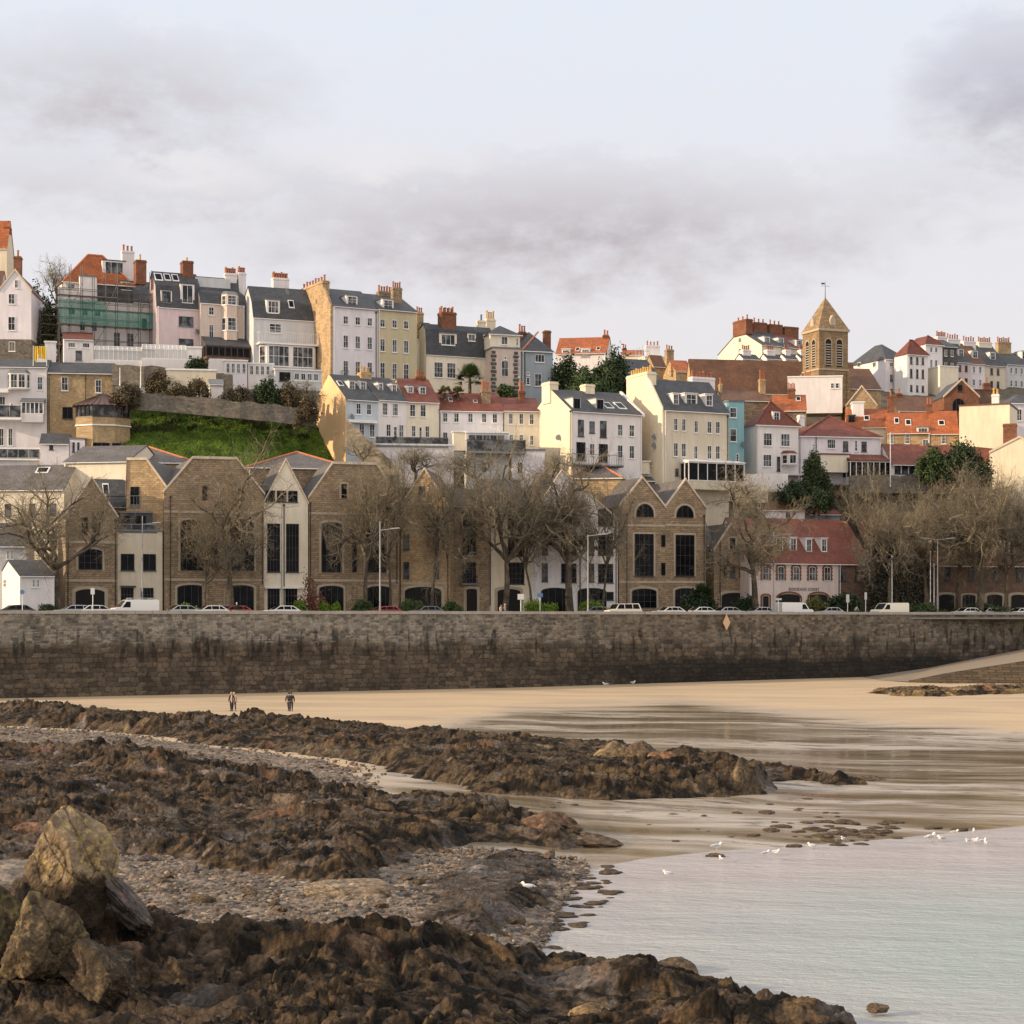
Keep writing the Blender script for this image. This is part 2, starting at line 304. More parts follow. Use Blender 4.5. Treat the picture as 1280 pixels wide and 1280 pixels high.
    def band(s,ys,h=.28,pr=.07,mat='trim'):
        for y in ys:
            z=s.z(y); m=MB(); m.box(.02,s.w-.02,-pr,-.003,z-h,z); m.build('string_course',mat,s.root)
        return s
    def pier(s,xs,y0,wd=.7,pr=.16,mat=None):
        for x in xs:
            u=s.u(x); m=MB(); m.box(max(0,u-wd/2),min(s.w,u+wd/2),-pr,-.003,-1,s.z(y0)); m.build('pier',mat or s.wallm,s.root)
        return s
    def corner(s): return s.Y+s.w*s.sa
    def u(s,px,yl=0):
        k=(px-640)/F; return (k*(s.Y+yl*s.ca)-s.X+yl*s.sa)/(s.ca-k*s.sa)
    def v(s,px,xl=0):
        k=(px-640)/F; return ((s.X+xl*s.ca)-k*(s.Y+xl*s.sa))/(s.sa+k*s.ca)
    def z(s,py): return CZ+(HOR-py)*s.Y/F-s.z0
    def zy(s,py,u,yl): return CZ+(HOR-py)*(s.Y+u*s.sa+yl*s.ca)/F-s.z0
    def rz_at(s,y):
        P=s.prof
        for (y0,z0),(y1,z1) in zip(P,P[1:]):
            if y0<=y<=y1: return z0+(z1-z0)*(y-y0)/max(1e-6,y1-y0)
        return P[-1][1]
    def on_roof(s,px,py):
        y=0
        while y<s.ry:
            u=s.u(px,y); z=s.zy(py,u,y)
            if s.rz_at(y)>=z: return u,y,z
            y+=.1
        return s.u(px,s.ry*.9),s.ry*.9,s.rz_at(s.ry*.9)
    def win(s,xs,wp,rows,st='sash',yo=0,trim=None):
        for x in xs:
            u0=s.u(x-wp/2,yo); u1=s.u(x+wp/2,yo)
            for y0,y1 in rows:
                zt,zb=s.z(y0),s.z(y1); w=abs(u1-u0)
                if trim:
                    fr=ST[st][4]; h=zt-zb; rs=(fr*round(w,1)*.5 if fr<.9 else min(h,w*.55)) if fr else 0; o=outline(w+.5,h+.28,rs); t=MB(); t.prism(o,-.035,.02,'y'); t.build('surround',trim,s.root,((u0+u1)/2,yo,zb-.05))
                copies_window(s.root,((u0+u1)/2,yo-(.04 if trim else 0),zb),0,w,zt-zb,st)
        return s
    def gwin(s,xs,wp,rows,st='sash'):
        for x in xs:
            v0=s.v(x-wp/2); v1=s.v(x+wp/2)
            for y0,y1 in rows:
                v=(v0+v1)/2; k=(s.Y+v*s.ca)/F; zt=CZ+(HOR-y0)*k-s.z0; zb=CZ+(HOR-y1)*k-s.z0
                copies_window(s.root,(0,v,zb),-math.pi/2,min(abs(v1-v0),2.2),zt-zb,st)
        return s
    def dorm(s,lst,mat='white',roof='lead',st='sash',shed=True,nm='dormer'):
        for x0,x1,y0,y1 in lst:
            u,y,z=s.on_roof((x0+x1)/2,y1); a=s.u(x0,y); b=s.u(x1,y); zt=s.zy(y0,u,y); z-=.05
            yt=y
            while yt<s.ry and s.rz_at(yt)<zt: yt+=.1
            yt=min(yt+.2,max(s.ry,y+1)); m=MB(); m.box(a,b,y,yt+ .3,z-.5,zt); o=m.build(nm,mat,s.root)
            r=MB()
            if shed: r.box(a-.1,b+.1,y-.15,yt+.35,zt+.003,zt+.11)
            else: r.prism([(a-.12,zt+.003),((a+b)/2,zt+(b-a)*.38),(b+.12,zt+.003)],y-.12,yt+.6,'y')
            r.build('dormer_roof',roof,o)
            copies_window(o,((a+b)/2,y-.01,z+.12),0,(b-a)*.78,(zt-z)-.26,st,flat=True)
        return s
    def skyl(s,lst):
        for x0,x1,y0,y1 in lst:
            u,y,z=s.on_roof((x0+x1)/2,y1); u2,y2,z2=s.on_roof((x0+x1)/2,y0); wd=abs(s.u(x1,y)-s.u(x0,y))/2
            if y2-y<.3: y2=y+.7
            z=s.rz_at(y); z2=s.rz_at(y2); n=Vector((0,-(z2-z),(y2-y))).normalized(); m=MB()
            def P(x,yy,zz,h): return (x,yy+n.y*h,zz+n.z*h)
            for h,k,mt,nm in ((.22,1,'wframe','skylight'),(.25,.75,'darkglass','pane')):
                ya,za=y+(y2-y)*(1-k)/2,z+(z2-z)*(1-k)/2; yb,zb=y2-(y2-y)*(1-k)/2,z2-(z2-z)*(1-k)/2; m=MB(); w2=wd*k
                vs=[P(u-w2,ya,za,0),P(u+w2,ya,za,0),P(u+w2,yb,zb,0),P(u-w2,yb,zb,0),P(u-w2,ya,za,h),P(u+w2,ya,za,h),P(u+w2,yb,zb,h),P(u-w2,yb,zb,h)]
                m.add(vs,[(0,3,2,1),(4,5,6,7),(0,1,5,4),(1,2,6,5),(2,3,7,6),(3,0,4,7)]); par=m.build(nm,mt,s.root if nm=='skylight' else par)
        return s
    def chim(s,l,r,top,n=3,mat='brick',yl=None,dp=.9,pot='pot',ph=.8,zb=None,two=False):
        yl=s.ry if yl is None else yl; a=s.u(l,yl); b=s.u(r,yl); zt=s.zy(top,(a+b)/2,yl); zb=max(s.e-1,s.rz_at(min(max(yl,0),s.d))-2) if zb is None else zb
        if s.kind=='gy': zb=s.e-1
        if zt<zb+1: zb=zt-3
        m=MB(); m.box(a,b,yl-dp/2,yl+dp/2,zb,zt); m.box(a-.08,b+.08,yl-dp/2-.08,yl+dp/2+.08,zt-.35,zt-.18); o=m.build('chimney',mat,s.root)
        for i in range(n):
            x=a+(b-a)*(i+.5)/n; rr=min(.17,(b-a)/n*.42); link('chimney_pot',potmesh(rr,ph*(1 if (i*7)%3 else 1.2),pot),o,(x,yl,zt))
            if two: link('chimney_pot',potmesh(rr,ph,pot),o,(x,yl+dp*.32,zt))
        return s
    def gchim(s,l,r,top,n=3,mat='brick',pot='pot',ph=.8,x0=-.36,x1=.75,low=3.):
        v0,v1=s.v(r),s.v(l); k=(s.Y+(v0+v1)/2*s.ca)/F; zt=CZ+(HOR-top)*k-s.z0; m=MB(); m.box(x0,x1,v0,v1,zt-low,zt); m.box(x0-.08,x1+.08,v0-.08,v1+.08,zt-.4,zt-.2); o=m.build('chimney',mat,s.root)
        for i in range(n): link('chimney_pot',potmesh(min(.17,(v1-v0)/n*.4),ph*(1 if (i*7)%3 else 1.2),pot),o,((x0+x1)/2,v0+(v1-v0)*(i+.5)/n,zt))
        return s
    def pipe(s,x,y0,y1):
        u=s.u(x); m=MB(); m.tube((u,-.08,s.z(y0)),(u,-.08,s.z(y1)),.06,.06,6); m.box(u-.12,u+.12,-.16,-.02,s.z(y0)-.05,s.z(y0)+.22); m.build('downpipe','pipe',s.root); return s
    def dish(s,x,y,g=False,r=.45):
        if g:
            v=s.v(x); z=CZ+(HOR-y)*(s.Y+v*s.ca)/F-s.z0; c=Vector((-.35,v,z)); dr=Vector((-.6,-.7,.3)).normalized(); w=Vector((0,v,z-.2))
        else:
            u=s.u(x); c=Vector((u,-.35,s.z(y))); dr=Vector((.5,-.8,.3)).normalized(); w=Vector((u,0,s.z(y)-.2))
        m=MB(); m.tube(c,c+dr*.06,r*.6,r,14); m.tube(w,c,.03,.03,5); m.tube(c,c+dr*.5,.015,.015,4); m.build('satellite_dish','lead',s.root); return s
    def bay(s,x0,x1,y0,y1,proj=.9,mat=None,roof='lead',wrows=None,st='sash',n=3,nm='bay'):
        a,b=s.u(x0,-proj*.5),s.u(x1,-proj*.5); zt,zb=s.z(y0),s.z(y1); c=min(.5*proj,(b-a)*.25); m=MB(); o=[(a,0),(a+c,-proj),(b-c,-proj),(b,0)]
        m.prism(o,zb,zt,'z'); par=m.build(nm,mat or s.wallm,s.root); r=MB(); q=[(a-.1,.0),(a+c-.06,-proj-.1),(b-c+.06,-proj-.1),(b+.1,.0)]
        k=len(q); r.add([(x,y,zt+.003) for x,y in q]+[(x*.7+.3*(a+b)/2,y*.35,zt+.45) for x,y in q],[tuple(range(k)),tuple(range(2*k-1,k-1,-1))]+[(i,i+k,(i+1)%k+k,(i+1)%k) for i in range(k)]); r.build('bay_roof',roof,par)
        for y2,y3 in (wrows or []):
            zt2,zb2=s.z(y2),s.z(y3); ww=(b-a-2*c); mid=(a+b)/2; kk=2 if ww>1.6 else 1
            for i in range(kk): copies_window(par,(a+c+ww*(i+.5)/kk,-proj-.01,zb2),0,ww/kk*.86,zt2-zb2,st,flat=True)
            sx=math.hypot(c,proj); an=math.atan2(proj,c)
            copies_window(par,(a+c/2-.01,-proj/2-.01,zb2),-an,sx*.7,zt2-zb2,'one',flat=True); copies_window(par,(b-c/2+.01,-proj/2-.01,zb2),an,sx*.7,zt2-zb2,'one',flat=True)
        return s
    def rails(s,x0,x1,y0,y1,proj=1.2,mat='rail',slab='wframe',nm='balcony',posts=True,glass=False):
        a,b=s.u(x0,-proj),s.u(x1,-proj); zt,zb=s.z(y0),s.z(y1); m=MB(); m.box(a-.05,b+.05,-proj-.05,-.003,zb-.22,zb); o=m.build(nm,slab,s.root)
        m=MB(); pts=[(a,-.02),(a,-proj),(b,-proj),(b,-.02)]
        for p,q in zip(pts,pts[1:]):
            m.tube((*p,zt),(*q,zt),.04,.04,5); m.tube((*p,zb+.1),(*q,zb+.1),.025,.025,5); n=max(1,int(math.dist(p,q)/(.35 if not glass else 1.3)))
            for i in range(n+1): f=i/n; m.tube((p[0]+(q[0]-p[0])*f,p[1]+(q[1]-p[1])*f,zb),(p[0]+(q[0]-p[0])*f,p[1]+(q[1]-p[1])*f,zt),.022,.022,4)
        m.build('railing',mat,o)
        if glass: g=MB(); g.box(a+.03,b-.03,-proj-.012,-proj+.012,zb+.12,zt-.06); g.build('glass_panel','glass',o)
        return s
    def box(s,x0,x1,y0,y1,proj,mat,nm,back=0,roof=None):
        a,b=s.u(x0,-proj),s.u(x1,-proj); zt,zb=s.zy(y0,a,-proj),s.zy(y1,a,-proj); m=MB(); m.box(a,b,-proj,back-.003,zb,zt); o=m.build(nm,mat,s.root)
        if roof: r=MB(); r.box(a-.15,b+.15,-proj-.15,back-.01,zt+.003,zt+.18); r.build(nm+'_roof',roof,o)
        return o
    def glaz(s,x0,x1,y0,y1,proj,n,fm='wframe',gm='darkglass',roof='wframe',nm='conservatory',rise=0,sill=.4,hb=0,low=None,rm=None):
        """glazed lean-to: low wall, posts, glass and a roof"""
        a,b=s.u(x0,-proj),s.u(x1,-proj); zt,zb=s.zy(y0,a,-proj),s.zy(y1,a,-proj); m=MB(); m.box(a,b,-proj,-.003,zb-.8,zb+sill); o=m.build(nm,low or s.wallm,s.root)
        f=MB(); f.box(a,b,-proj-.05,-proj+.05,zt-.15,zt); f.box(a,b,-proj-.05,-proj+.05,zb+sill,zb+sill+.1)
        for i in range(n+1): x=a+(b-a)*i/n; f.box(x-.06,x+.06,-proj-.045,-proj+.045,zb+sill,zt)
        for i in range(hb): z=zb+sill+(zt-zb-sill)*(i+1)/(hb+1); f.box(a,b,-proj-.04,-proj+.04,z-.04,z+.04)
        for x in(a,b): f.box(x-.05,x+.05,-proj,-.01,zt-.12,zt); f.box(x-.05,x+.05,-proj*.55,-proj*.45,zb+sill,zt)
        f.build('frame',fm,o); g=MB(); g.box(a+.02,b-.02,-proj-.01,-.02,zb+sill+.01,zt-.05); g.build('glazing',gm,o)
        r=MB(); r.prism([(-proj-.25,zt+.002),(-proj-.25,zt+.14),(-.004,zt+.14+rise),(-.004,zt+.002)],a-.15,b+.15,'x'); r.build('lean_to_roof',rm or roof,o); return s
# ---------------------------------------------------------------- numeric noise
def _h(ix,iy,s):
    n=(ix.astype(np.int64)*374761393+iy.astype(np.int64)*668265263+s*1274126177)&0x7fffffff
    n=((n^(n>>13))*1274126177)&0x7fffffff; n=((n^(n>>15))*1103515245)&0x7fffffff
    return ((n^(n>>16))&0xffffff)/float(0xffffff)
def vn(x,y,s=0):
    ix=np.floor(x); iy=np.floor(y); fx=x-ix; fy=y-iy; ux=fx*fx*fx*(fx*(fx*6-15)+10); uy=fy*fy*fy*(fy*(fy*6-15)+10)
    def g(a,b):
        t=_h(ix+a,iy+b,s)*2*math.pi; return np.cos(t)*(fx-a)+np.sin(t)*(fy-b)
    return ((g(0,0)*(1-ux)+g(1,0)*ux)*(1-uy)+(g(0,1)*(1-ux)+g(1,1)*ux)*uy)*1.4
def fbm(x,y,o=5,s=0,g=.5,l=2.03):
    r=0;a=1;t=0
    for i in range(o): r=r+a*vn(x,y,s+i*17); t+=a; a*=g; x=x*l+3.1; y=y*l+1.7
    return r/t
def ridg(x,y,o=5,s=0,g=.55):
    r=0;a=1;t=0
    for i in range(o): r=r+a*(1-2*np.abs(vn(x,y,s+i*13))); t+=a; a*=g; x=x*2.07+3.3; y=y*2.07+5.1
    return r/t
def facets(x,y,s,tilt=.7):
    """voronoi cells with a random height and a random tilt each: (height, cell random, edge distance)"""
    ix=np.floor(x); iy=np.floor(y); best=np.full(x.shape,9.); sec=np.full(x.shape,9.); H=np.zeros(x.shape); C=np.zeros(x.shape)
    for a in(-1,0,1):
        for b in(-1,0,1):
            cx=ix+a; cy=iy+b; px=cx+_h(cx,cy,s); py=cy+_h(cx,cy,s+1); dx=x-px; dy=y-py; d=np.sqrt(dx*dx+dy*dy)
            r=_h(cx,cy,s+2); t=_h(cx,cy,s+3)*6.283; hh=r+tilt*(np.cos(t)*dx+np.sin(t)*dy)
            m=d<best; sec=np.where(m,best,np.minimum(sec,d)); H=np.where(m,hh,H); C=np.where(m,r,C); best=np.where(m,d,best)
    return H,C,sec-best
def ss(a,b,x): t=np.clip((x-a)/(b-a),0,1); return t*t*(3-2*t)
def gridmesh(name,X,Y,Z,mat,col=None,keep=None,smooth=True,parent=None,extra=None):
    n,m=X.shape; idx=np.arange(n*m).reshape(n,m); q=np.stack([idx[:-1,:-1],idx[:-1,1:],idx[1:,1:],idx[1:,:-1]],-1).reshape(-1,4)
    if keep is not None:
        k=keep; kf=(k[:-1,:-1]|k[:-1,1:]|k[1:,1:]|k[1:,:-1]).reshape(-1); q=q[kf]
    used=np.unique(q); mp=np.full(n*m,-1); mp[used]=np.arange(len(used)); q=mp[q]
    co=np.stack([X,Y,Z],-1).reshape(-1,3)[used].astype(np.float32)
    me=bpy.data.meshes.new(name); me.vertices.add(len(co)); me.vertices.foreach_set('co',co.ravel()); me.loops.add(q.size); me.loops.foreach_set('vertex_index',q.ravel().astype(np.int32))
    me.polygons.add(len(q)); me.polygons.foreach_set('loop_start',np.arange(0,q.size,4,dtype=np.int32)); me.polygons.foreach_set('loop_total',np.full(len(q),4,dtype=np.int32))
    me.update(calc_edges=True); me.polygons.foreach_set('use_smooth',np.full(len(q),smooth))
    if col is not None:
        c=me.color_attributes.new('Col','FLOAT_COLOR','POINT'); cc=np.concatenate([col.reshape(-1,3)[used],np.ones((len(used),1))],1).astype(np.float32); c.data.foreach_set('color',cc.ravel())
    for nm,arr in (extra or {}).items():
        a=me.attributes.new(nm,'FLOAT','POINT'); a.data.foreach_set('value',arr.reshape(-1)[used].astype(np.float32))
    me.materials.append(mat); return link(name,me,parent)
def attmat(name,rough=.85,fs=6,fv=.35,bs=.5,bd=.05,spec=.5):
    m,nt,b=newmat(name); at=nt.nodes.new('ShaderNodeAttribute'); at.attribute_name='Col'; tc=nt.nodes.new('ShaderNodeTexCoord')
    n=noise(nt,tc.outputs['Object'],fs,5,.7); nt.links.new(mixc(nt,1.0,at.outputs[0],ramp(nt,n,[(.3,(1-fv,)*3),(.7,(1+fv,)*3)]),'MULTIPLY'),b.inputs['Base Color'])
    b.inputs['Roughness'].default_value=rough; b.inputs['Specular IOR Level'].default_value=spec; n2=noise(nt,tc.outputs['Object'],fs*1.7,4,.75); bump(nt,b,n2,bs,bd); return m
def lerpc(a,b,t): return np.array(a)*(1-t[...,None])+np.array(b)*t[...,None]
# ---------------------------------------------------------------- the sea wall line
WA=Vector(((-640)*198/F,198)); WB=Vector((640*262/F,262)); WD=(WB-WA).normalized(); WN=Vector((WD.y,-WD.x))
def wallY(px): # depth at which the view column meets the wall line
    k=(px-640)/F; t=(k*WA.y-WA.x)/(WD.x-k*WD.y); return WA.y+t*WD.y
# ---------------------------------------------------------------- hill
HC=np.array([-400,0,110,150,300,420,550,700,850,1000,1150,1300,1600])
HT=[(20,[606,606,602,592,588,585,595,605,608,612,615,618,625]),(26,[600,600,598,562,548,585,592,598,603,606,610,615,615]),(37,[588,588,575,520,508,512,560,585,596,598,598,605,605]),
 (46,[500,500,505,508,500,500,505,512,575,585,585,590,590]),(54,[450,450,455,465,480,485,490,495,530,545,550,560,560]),(80,[445,445,448,450,462,475,482,485,500,510,520,530,530]),
 (115,[445,445,446,448,460,470,475,472,480,490,497,505,505]),(170,[448,448,448,448,456,462,462,460,455,460,470,478,480]),(260,[455,455,455,455,462,466,466,465,465,470,475,480,480]),(700,[560]*13)]
def hillz(px,Y):
    d=Y-(224+46*px/1280.); z=np.full(np.shape(px),9.9,dtype=float); prevd=14.; prevz=z*1
    out=np.where(d<=14,9.9,0.)
    lastd=14.; lastz=np.full(np.shape(px),9.9)
    for dd,row in HT:
        py=np.interp(px,HC,row); Yd=(224+46*px/1280.)+dd; zz=CZ+(HOR-py)*Yd/F
        m=(d>lastd)&(d<=dd); t=(d-lastd)/(dd-lastd); out=np.where(m,lastz+(zz-lastz)*t,out); lastd=dd; lastz=zz
    return np.where(d>lastd,lastz-(d-lastd)*.05,out)
px=np.linspace(-500,1800,460); dep=np.concatenate([np.linspace(8,130,230),np.linspace(133,300,50),np.linspace(320,1200,20)])
PXg,Dg=np.meshgrid(px,dep); Yg=224+46*PXg/1280.+Dg; Xg=(PXg-640)/F*Yg; Zg=hillz(PXg,Yg); rough=ss(16,24,Dg)*(.5*fbm(Xg*.25,Yg*.25,4,5)+.25*fbm(Xg*1.1,Yg*1.1,3,9))
PYg=HOR-(Zg-CZ)*F/Yg
n=fbm(Xg*.3,Yg*.3,5,21); green=ss(0,1,(ss(150,175,PXg)*ss(445,425,PXg)*ss(500,508,PYg)+ .25*n))
green=np.clip(green,0,1)
hc=lerpc((.085,.065,.042),(.12,.10,.055),np.clip(n+.5,0,1)); hc=hc*(1-ss(.1,.3,fbm(Xg*.5,Yg*.5,3,33))[...,None]*.35); g2=lerpc((.05,.085,.015),(.11,.18,.03),np.clip(fbm(Xg*.6,Yg*.6,4,44)+.5,0,1)); hc=hc*(1-green[...,None])+g2*green[...,None]
tag(gridmesh('hill',Xg,Yg,Zg+rough,attmat('hill_scrub',.95,2.5,.45,.8,.2),hc),kind='structure')
# road and promenade behind the wall
m=MB(); q=[]
for pxx in (-500,1900):
    Yw=wallY(pxx); q+=[((pxx-640)/F*(Yw+.6),Yw+.6,9.9),((pxx-640)/F*(Yf(pxx)+9),Yf(pxx)+9,9.9)]
m.add([q[0],q[2],q[3],q[1]],[(0,1,2,3)]); tag(m.build('road',plain('asphalt',(.055,.055,.057),.9)),kind='structure')
m=MB(); q=[]
for pxx in (-500,1900):
    Yw=Yf(pxx)-5
    q+=[((pxx-640)/F*Yw,Yw,0),((pxx-640)/F*(Yw+14),Yw+14,0)]
m.add([(x,y,10.02) for x,y,_ in (q[0],q[2],q[3],q[1])]+[(x,y,9.8) for x,y,_ in (q[0],q[2],q[3],q[1])],[(0,1,2,3),(0,4,5,1)]); tag(m.build('pavement',plain('paving',(.22,.20,.18),.9)),kind='structure')
# ---------------------------------------------------------------- sea wall, real blocks
def sea_wall():
    t0=-14.; Lw=(WB-WA).length+60; nu=2300; nz=128
    U,Zw=np.meshgrid(np.linspace(t0,Lw,nu),np.linspace(-1.2,10.45,nz))
    # rows get thinner and rougher towards the top
    zr=np.where(Zw>7.6,(Zw-7.6)/.30+100,Zw/.52); wob=.45*fbm(U*.12,Zw*.4,3,2)+.30*fbm(U*.9,Zw*1.2,3,3); row=np.floor(zr+wob); fz=zr+wob-row
    bw=np.where(Zw>7.6,.55,.78+.5*_h(row,row*0,77)); ux=U/bw+_h(row,row*0,5)*9+.45*fbm(U*.9,Zw*1.6,3,8); cell=np.floor(ux); fx=ux-cell
    rnd=_h(cell,row,11); rnd2=_h(cell,row,12)
    jz=.07; jx=.06; edge=np.minimum(np.minimum(fz,1-fz)/jz,np.minimum(fx,1-fx)/jx); j=ss(.3,1.2,edge)
    dsp=j*.06+(rnd-.5)*.07*j+.03*fbm(U*3,Zw*3,3,4)*j
    batter=(10.45-Zw)*.055
    X=WA.x+WD.x*U+WN.x*(dsp+batter); Y=WA.y+WD.y*U+WN.y*(dsp+batter)
    f=U/((WB-WA).length)
    st=fbm(U*.55,Zw*.10,4,31); n2=fbm(U*.16,Zw*.5,4,35); lv=7.3+.9*n2+1.2*st-.7*f
    top=ss(lv-.7,lv+.8,Zw)             # rubble above the tide line, browner algae below
    low=ss(5.6,4.2,Zw+1.0*n2+.5*st)*ss(.36,.62,f+.08*n2)
    c=lerpc((.092,.070,.048),(.185,.165,.135),top); c=c*(.52+.88*rnd[...,None])*(1+.35*fbm(U*2.2,Zw*2.2,4,71)[...,None]); c=c*(1-.38*ss(-.05,.3,fbm(U*.35,Zw*.25,4,73))[...,None]); c[...,0]*=(1+.10*(rnd2-.5)); c[...,2]*=(1-.10*(rnd2-.5))
    run=ss(.12,.34,fbm(U*1.3,Zw*.22,3,61))*ss(9.2,8.3,Zw)*ss(3.5,6.5,Zw); c=c*(1-.68*run[...,None])
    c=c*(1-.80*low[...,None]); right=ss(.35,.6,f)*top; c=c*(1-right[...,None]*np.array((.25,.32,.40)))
    pt=.55*(1-j)*ss(6.6,7.4,Zw)*ss(-.1,.2,fbm(U*.5,Zw*.8,3,91))*(1-.7*ss(.4,.6,f)); c=c*(1-pt[...,None])+np.array((.40,.36,.31))*pt[...,None]
    drk=(1-j)*(1-ss(6.4,7.2,Zw)); c=c*(1-.55*drk[...,None])
    root=empty('sea_wall',(0,0,0),0,'long curved granite block sea wall with dark tide stains above the beach','sea wall')
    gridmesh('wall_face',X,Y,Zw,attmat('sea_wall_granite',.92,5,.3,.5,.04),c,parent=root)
    m=MB(); rr=random.Random(3)
    t=t0
    while t<Lw:
        l=rr.uniform(1.1,1.9); o=rr.uniform(-.02,.03); z=rr.uniform(-.02,.03)
        def P(a,b,zz): p=WA+WD*a+WN*b; return (p.x,p.y,zz)
        a0,a1=t+.01,t+l-.01; z0=10.40; z1=10.74+z
        m.add([P(a0,.16+o,z0),P(a1,.16+o,z0),P(a1,-.6,z0),P(a0,-.6,z0),P(a0,.12+o,z1),P(a1,.12+o,z1),P(a1,-.6,z1),P(a0,-.6,z1)],[(0,3,2,1),(4,5,6,7),(0,1,5,4),(1,2,6,5),(2,3,7,6),(3,0,4,7)]); t+=l
    m.build('coping',stucco('coping_stone',(.36,.33,.29),.7),root)
    m=MB(); p0=WA+WD*t0; p1=WA+WD*Lw; b=-.5
    A=p0+WN*b; B=p1+WN*b; C=p1+WN*(b-.25); D=p0+WN*(b-.25); m.prism([(A.x,A.y),(B.x,B.y),(C.x,C.y),(D.x,D.y)],8.9,10.42,'z'); m.build('parapet_back','rubble',root)
sea_wall()
# ---------------------------------------------------------------- sand
SHP=[-400,500,600,640,670,690,705,730,800,900,1000,1100,1200,1280,1600]; SHY=[30,30,34,46,56,63,69,75.5,79,82,83.5,86,89,91.5,102]
def sandz(px,Y):
    ys=np.interp(px,SHP,SHY); k=(px-640)/F; t=(k*WA.y-WA.x)/(WD.x-k*WD.y); yw=WA.y+t*WD.y; zw=np.interp(px,[0,640,1100,1300],[1.65,1.75,2.3,3.0])
    q=(Y-ys)/(yw-ys); return np.where(q>0,zw*np.clip(q,0,1.2)**.95,np.maximum((Y-ys)*.045,-.22))
def ground(px,py):
    lo,hi=25.,300.
    for _ in range(40):
        mid=(lo+hi)/2; z=float(sandz(np.array(px,float),np.array(mid))); pp=HOR+(CZ-z)*F/mid
        if pp>py: lo=mid
        else: hi=mid
    return mid
pxs=np.linspace(-420,1750,520); ds=np.concatenate([np.geomspace(26,285,640)])
P2,Y2=np.meshgrid(pxs,ds); X2=(P2-640)/F*Y2; Z2=sandz(P2,Y2); ppy=HOR+(CZ-Z2)*F/Y2
Z2=Z2+.02*fbm(X2*.12,Y2*.5,4,51)*ss(0,.3,Z2)+.0
wl=np.interp(P2,[-400,420,520,640,850,1000,1280,1600],[1200,990,915,886,873,893,916,930]); wn=fbm(X2*.05,Y2*.16,5,55)
wet=ss(-9,12,ppy-wl+16*wn); wet=np.clip(wet*ss(380,560,P2+60*wn),0,1)
keep=(X2*WN.x+Y2*WN.y-(WA.x*WN.x+WA.y*WN.y))>-.8
def sandmat():
    m,nt,b=newmat('beach_sand'); at=nt.nodes.new('ShaderNodeAttribute'); at.attribute_name='wet'; tc=nt.nodes.new('ShaderNodeTexCoord'); o=tc.outputs['Object']
    mp=nt.nodes.new('ShaderNodeMapping'); mp.inputs['Rotation'].default_value=(0,0,R(12)); wn=nt.nodes.new('ShaderNodeTexNoise'); nt.links.new(o,wn.inputs[0]); wn.inputs['Scale'].default_value=.022; wn.inputs['Detail'].default_value=3; wv=nd(nt,'ShaderNodeVectorMath',operation='MULTIPLY_ADD'); nt.links.new(wn.outputs[1],wv.inputs[0]); wv.inputs[1].default_value=(20,34,0); nt.links.new(o,wv.inputs[2]); nt.links.new(wv.outputs[0],mp.inputs[0]); o2=mp.outputs[0]
    big=noise(nt,o,.06,5,.6); st=noise(nt,o2,1,7,.62,(.05,.24,1)); st2=noise(nt,o2,1,6,.7,(.30,.95,1)); fine=noise(nt,o,3,4,.7)
    dry=mixc(nt,ramp(nt,st,[(.42,(0,0,0)),(.66,(1,1,1))]),(.50,.37,.225),(.36,.27,.17)); dry=mixc(nt,ramp(nt,fine,[(.35,(0,0,0)),(.75,(.35,.35,.35))]),dry,(.27,.20,.13))
    wetc=mixc(nt,ramp(nt,st,[(.4,(0,0,0)),(.58,(1,1,1))]),(.20,.155,.095),(.43,.365,.285))
    weed=ramp(nt,st2,[(.54,(0,0,0)),(.59,(1,1,1))]); band=ramp(nt,st,[(.47,(0,0,0)),(.55,(1,1,1))])
    w=at.outputs['Fac']; col=mixc(nt,w,dry,wetc)
    mm=nd(nt,'ShaderNodeMath',operation='MULTIPLY'); nt.links.new(weed,mm.inputs[0]); nt.links.new(band,mm.inputs[1]); m2=nd(nt,'ShaderNodeMath',operation='MULTIPLY'); nt.links.new(mm.outputs[0],m2.inputs[0]); nt.links.new(w,m2.inputs[1])
    m3=nd(nt,'ShaderNodeMath',operation='MULTIPLY'); m3.inputs[1].default_value=.8; nt.links.new(m2.outputs[0],m3.inputs[0])
    col=mixc(nt,m3.outputs[0],col,(.05,.04,.025)); nt.links.new(col,b.inputs['Base Color'])
    film=ramp(nt,st,[(.38,(.05,)*3),(.62,(.30,)*3)]); rg=mixc(nt,w,(.85,.85,.85),film); nt.links.new(rg,b.inputs['Roughness']); b.inputs['IOR'].default_value=1.5
    h=mixc(nt,.5,st2,fine); bm=nt.nodes.new('ShaderNodeBump'); bm.inputs['Distance'].default_value=.03; sr=mixc(nt,w,(.6,.6,.6),(.12,.12,.12)); nt.links.new(sr,bm.inputs['Strength']); nt.links.new(h,bm.inputs['Height']); nt.links.new(bm.outputs[0],b.inputs['Normal']); return m
tag(gridmesh('beach_sand',X2,Y2,Z2,sandmat(),None,keep,extra={'wet':wet}),kind='structure')
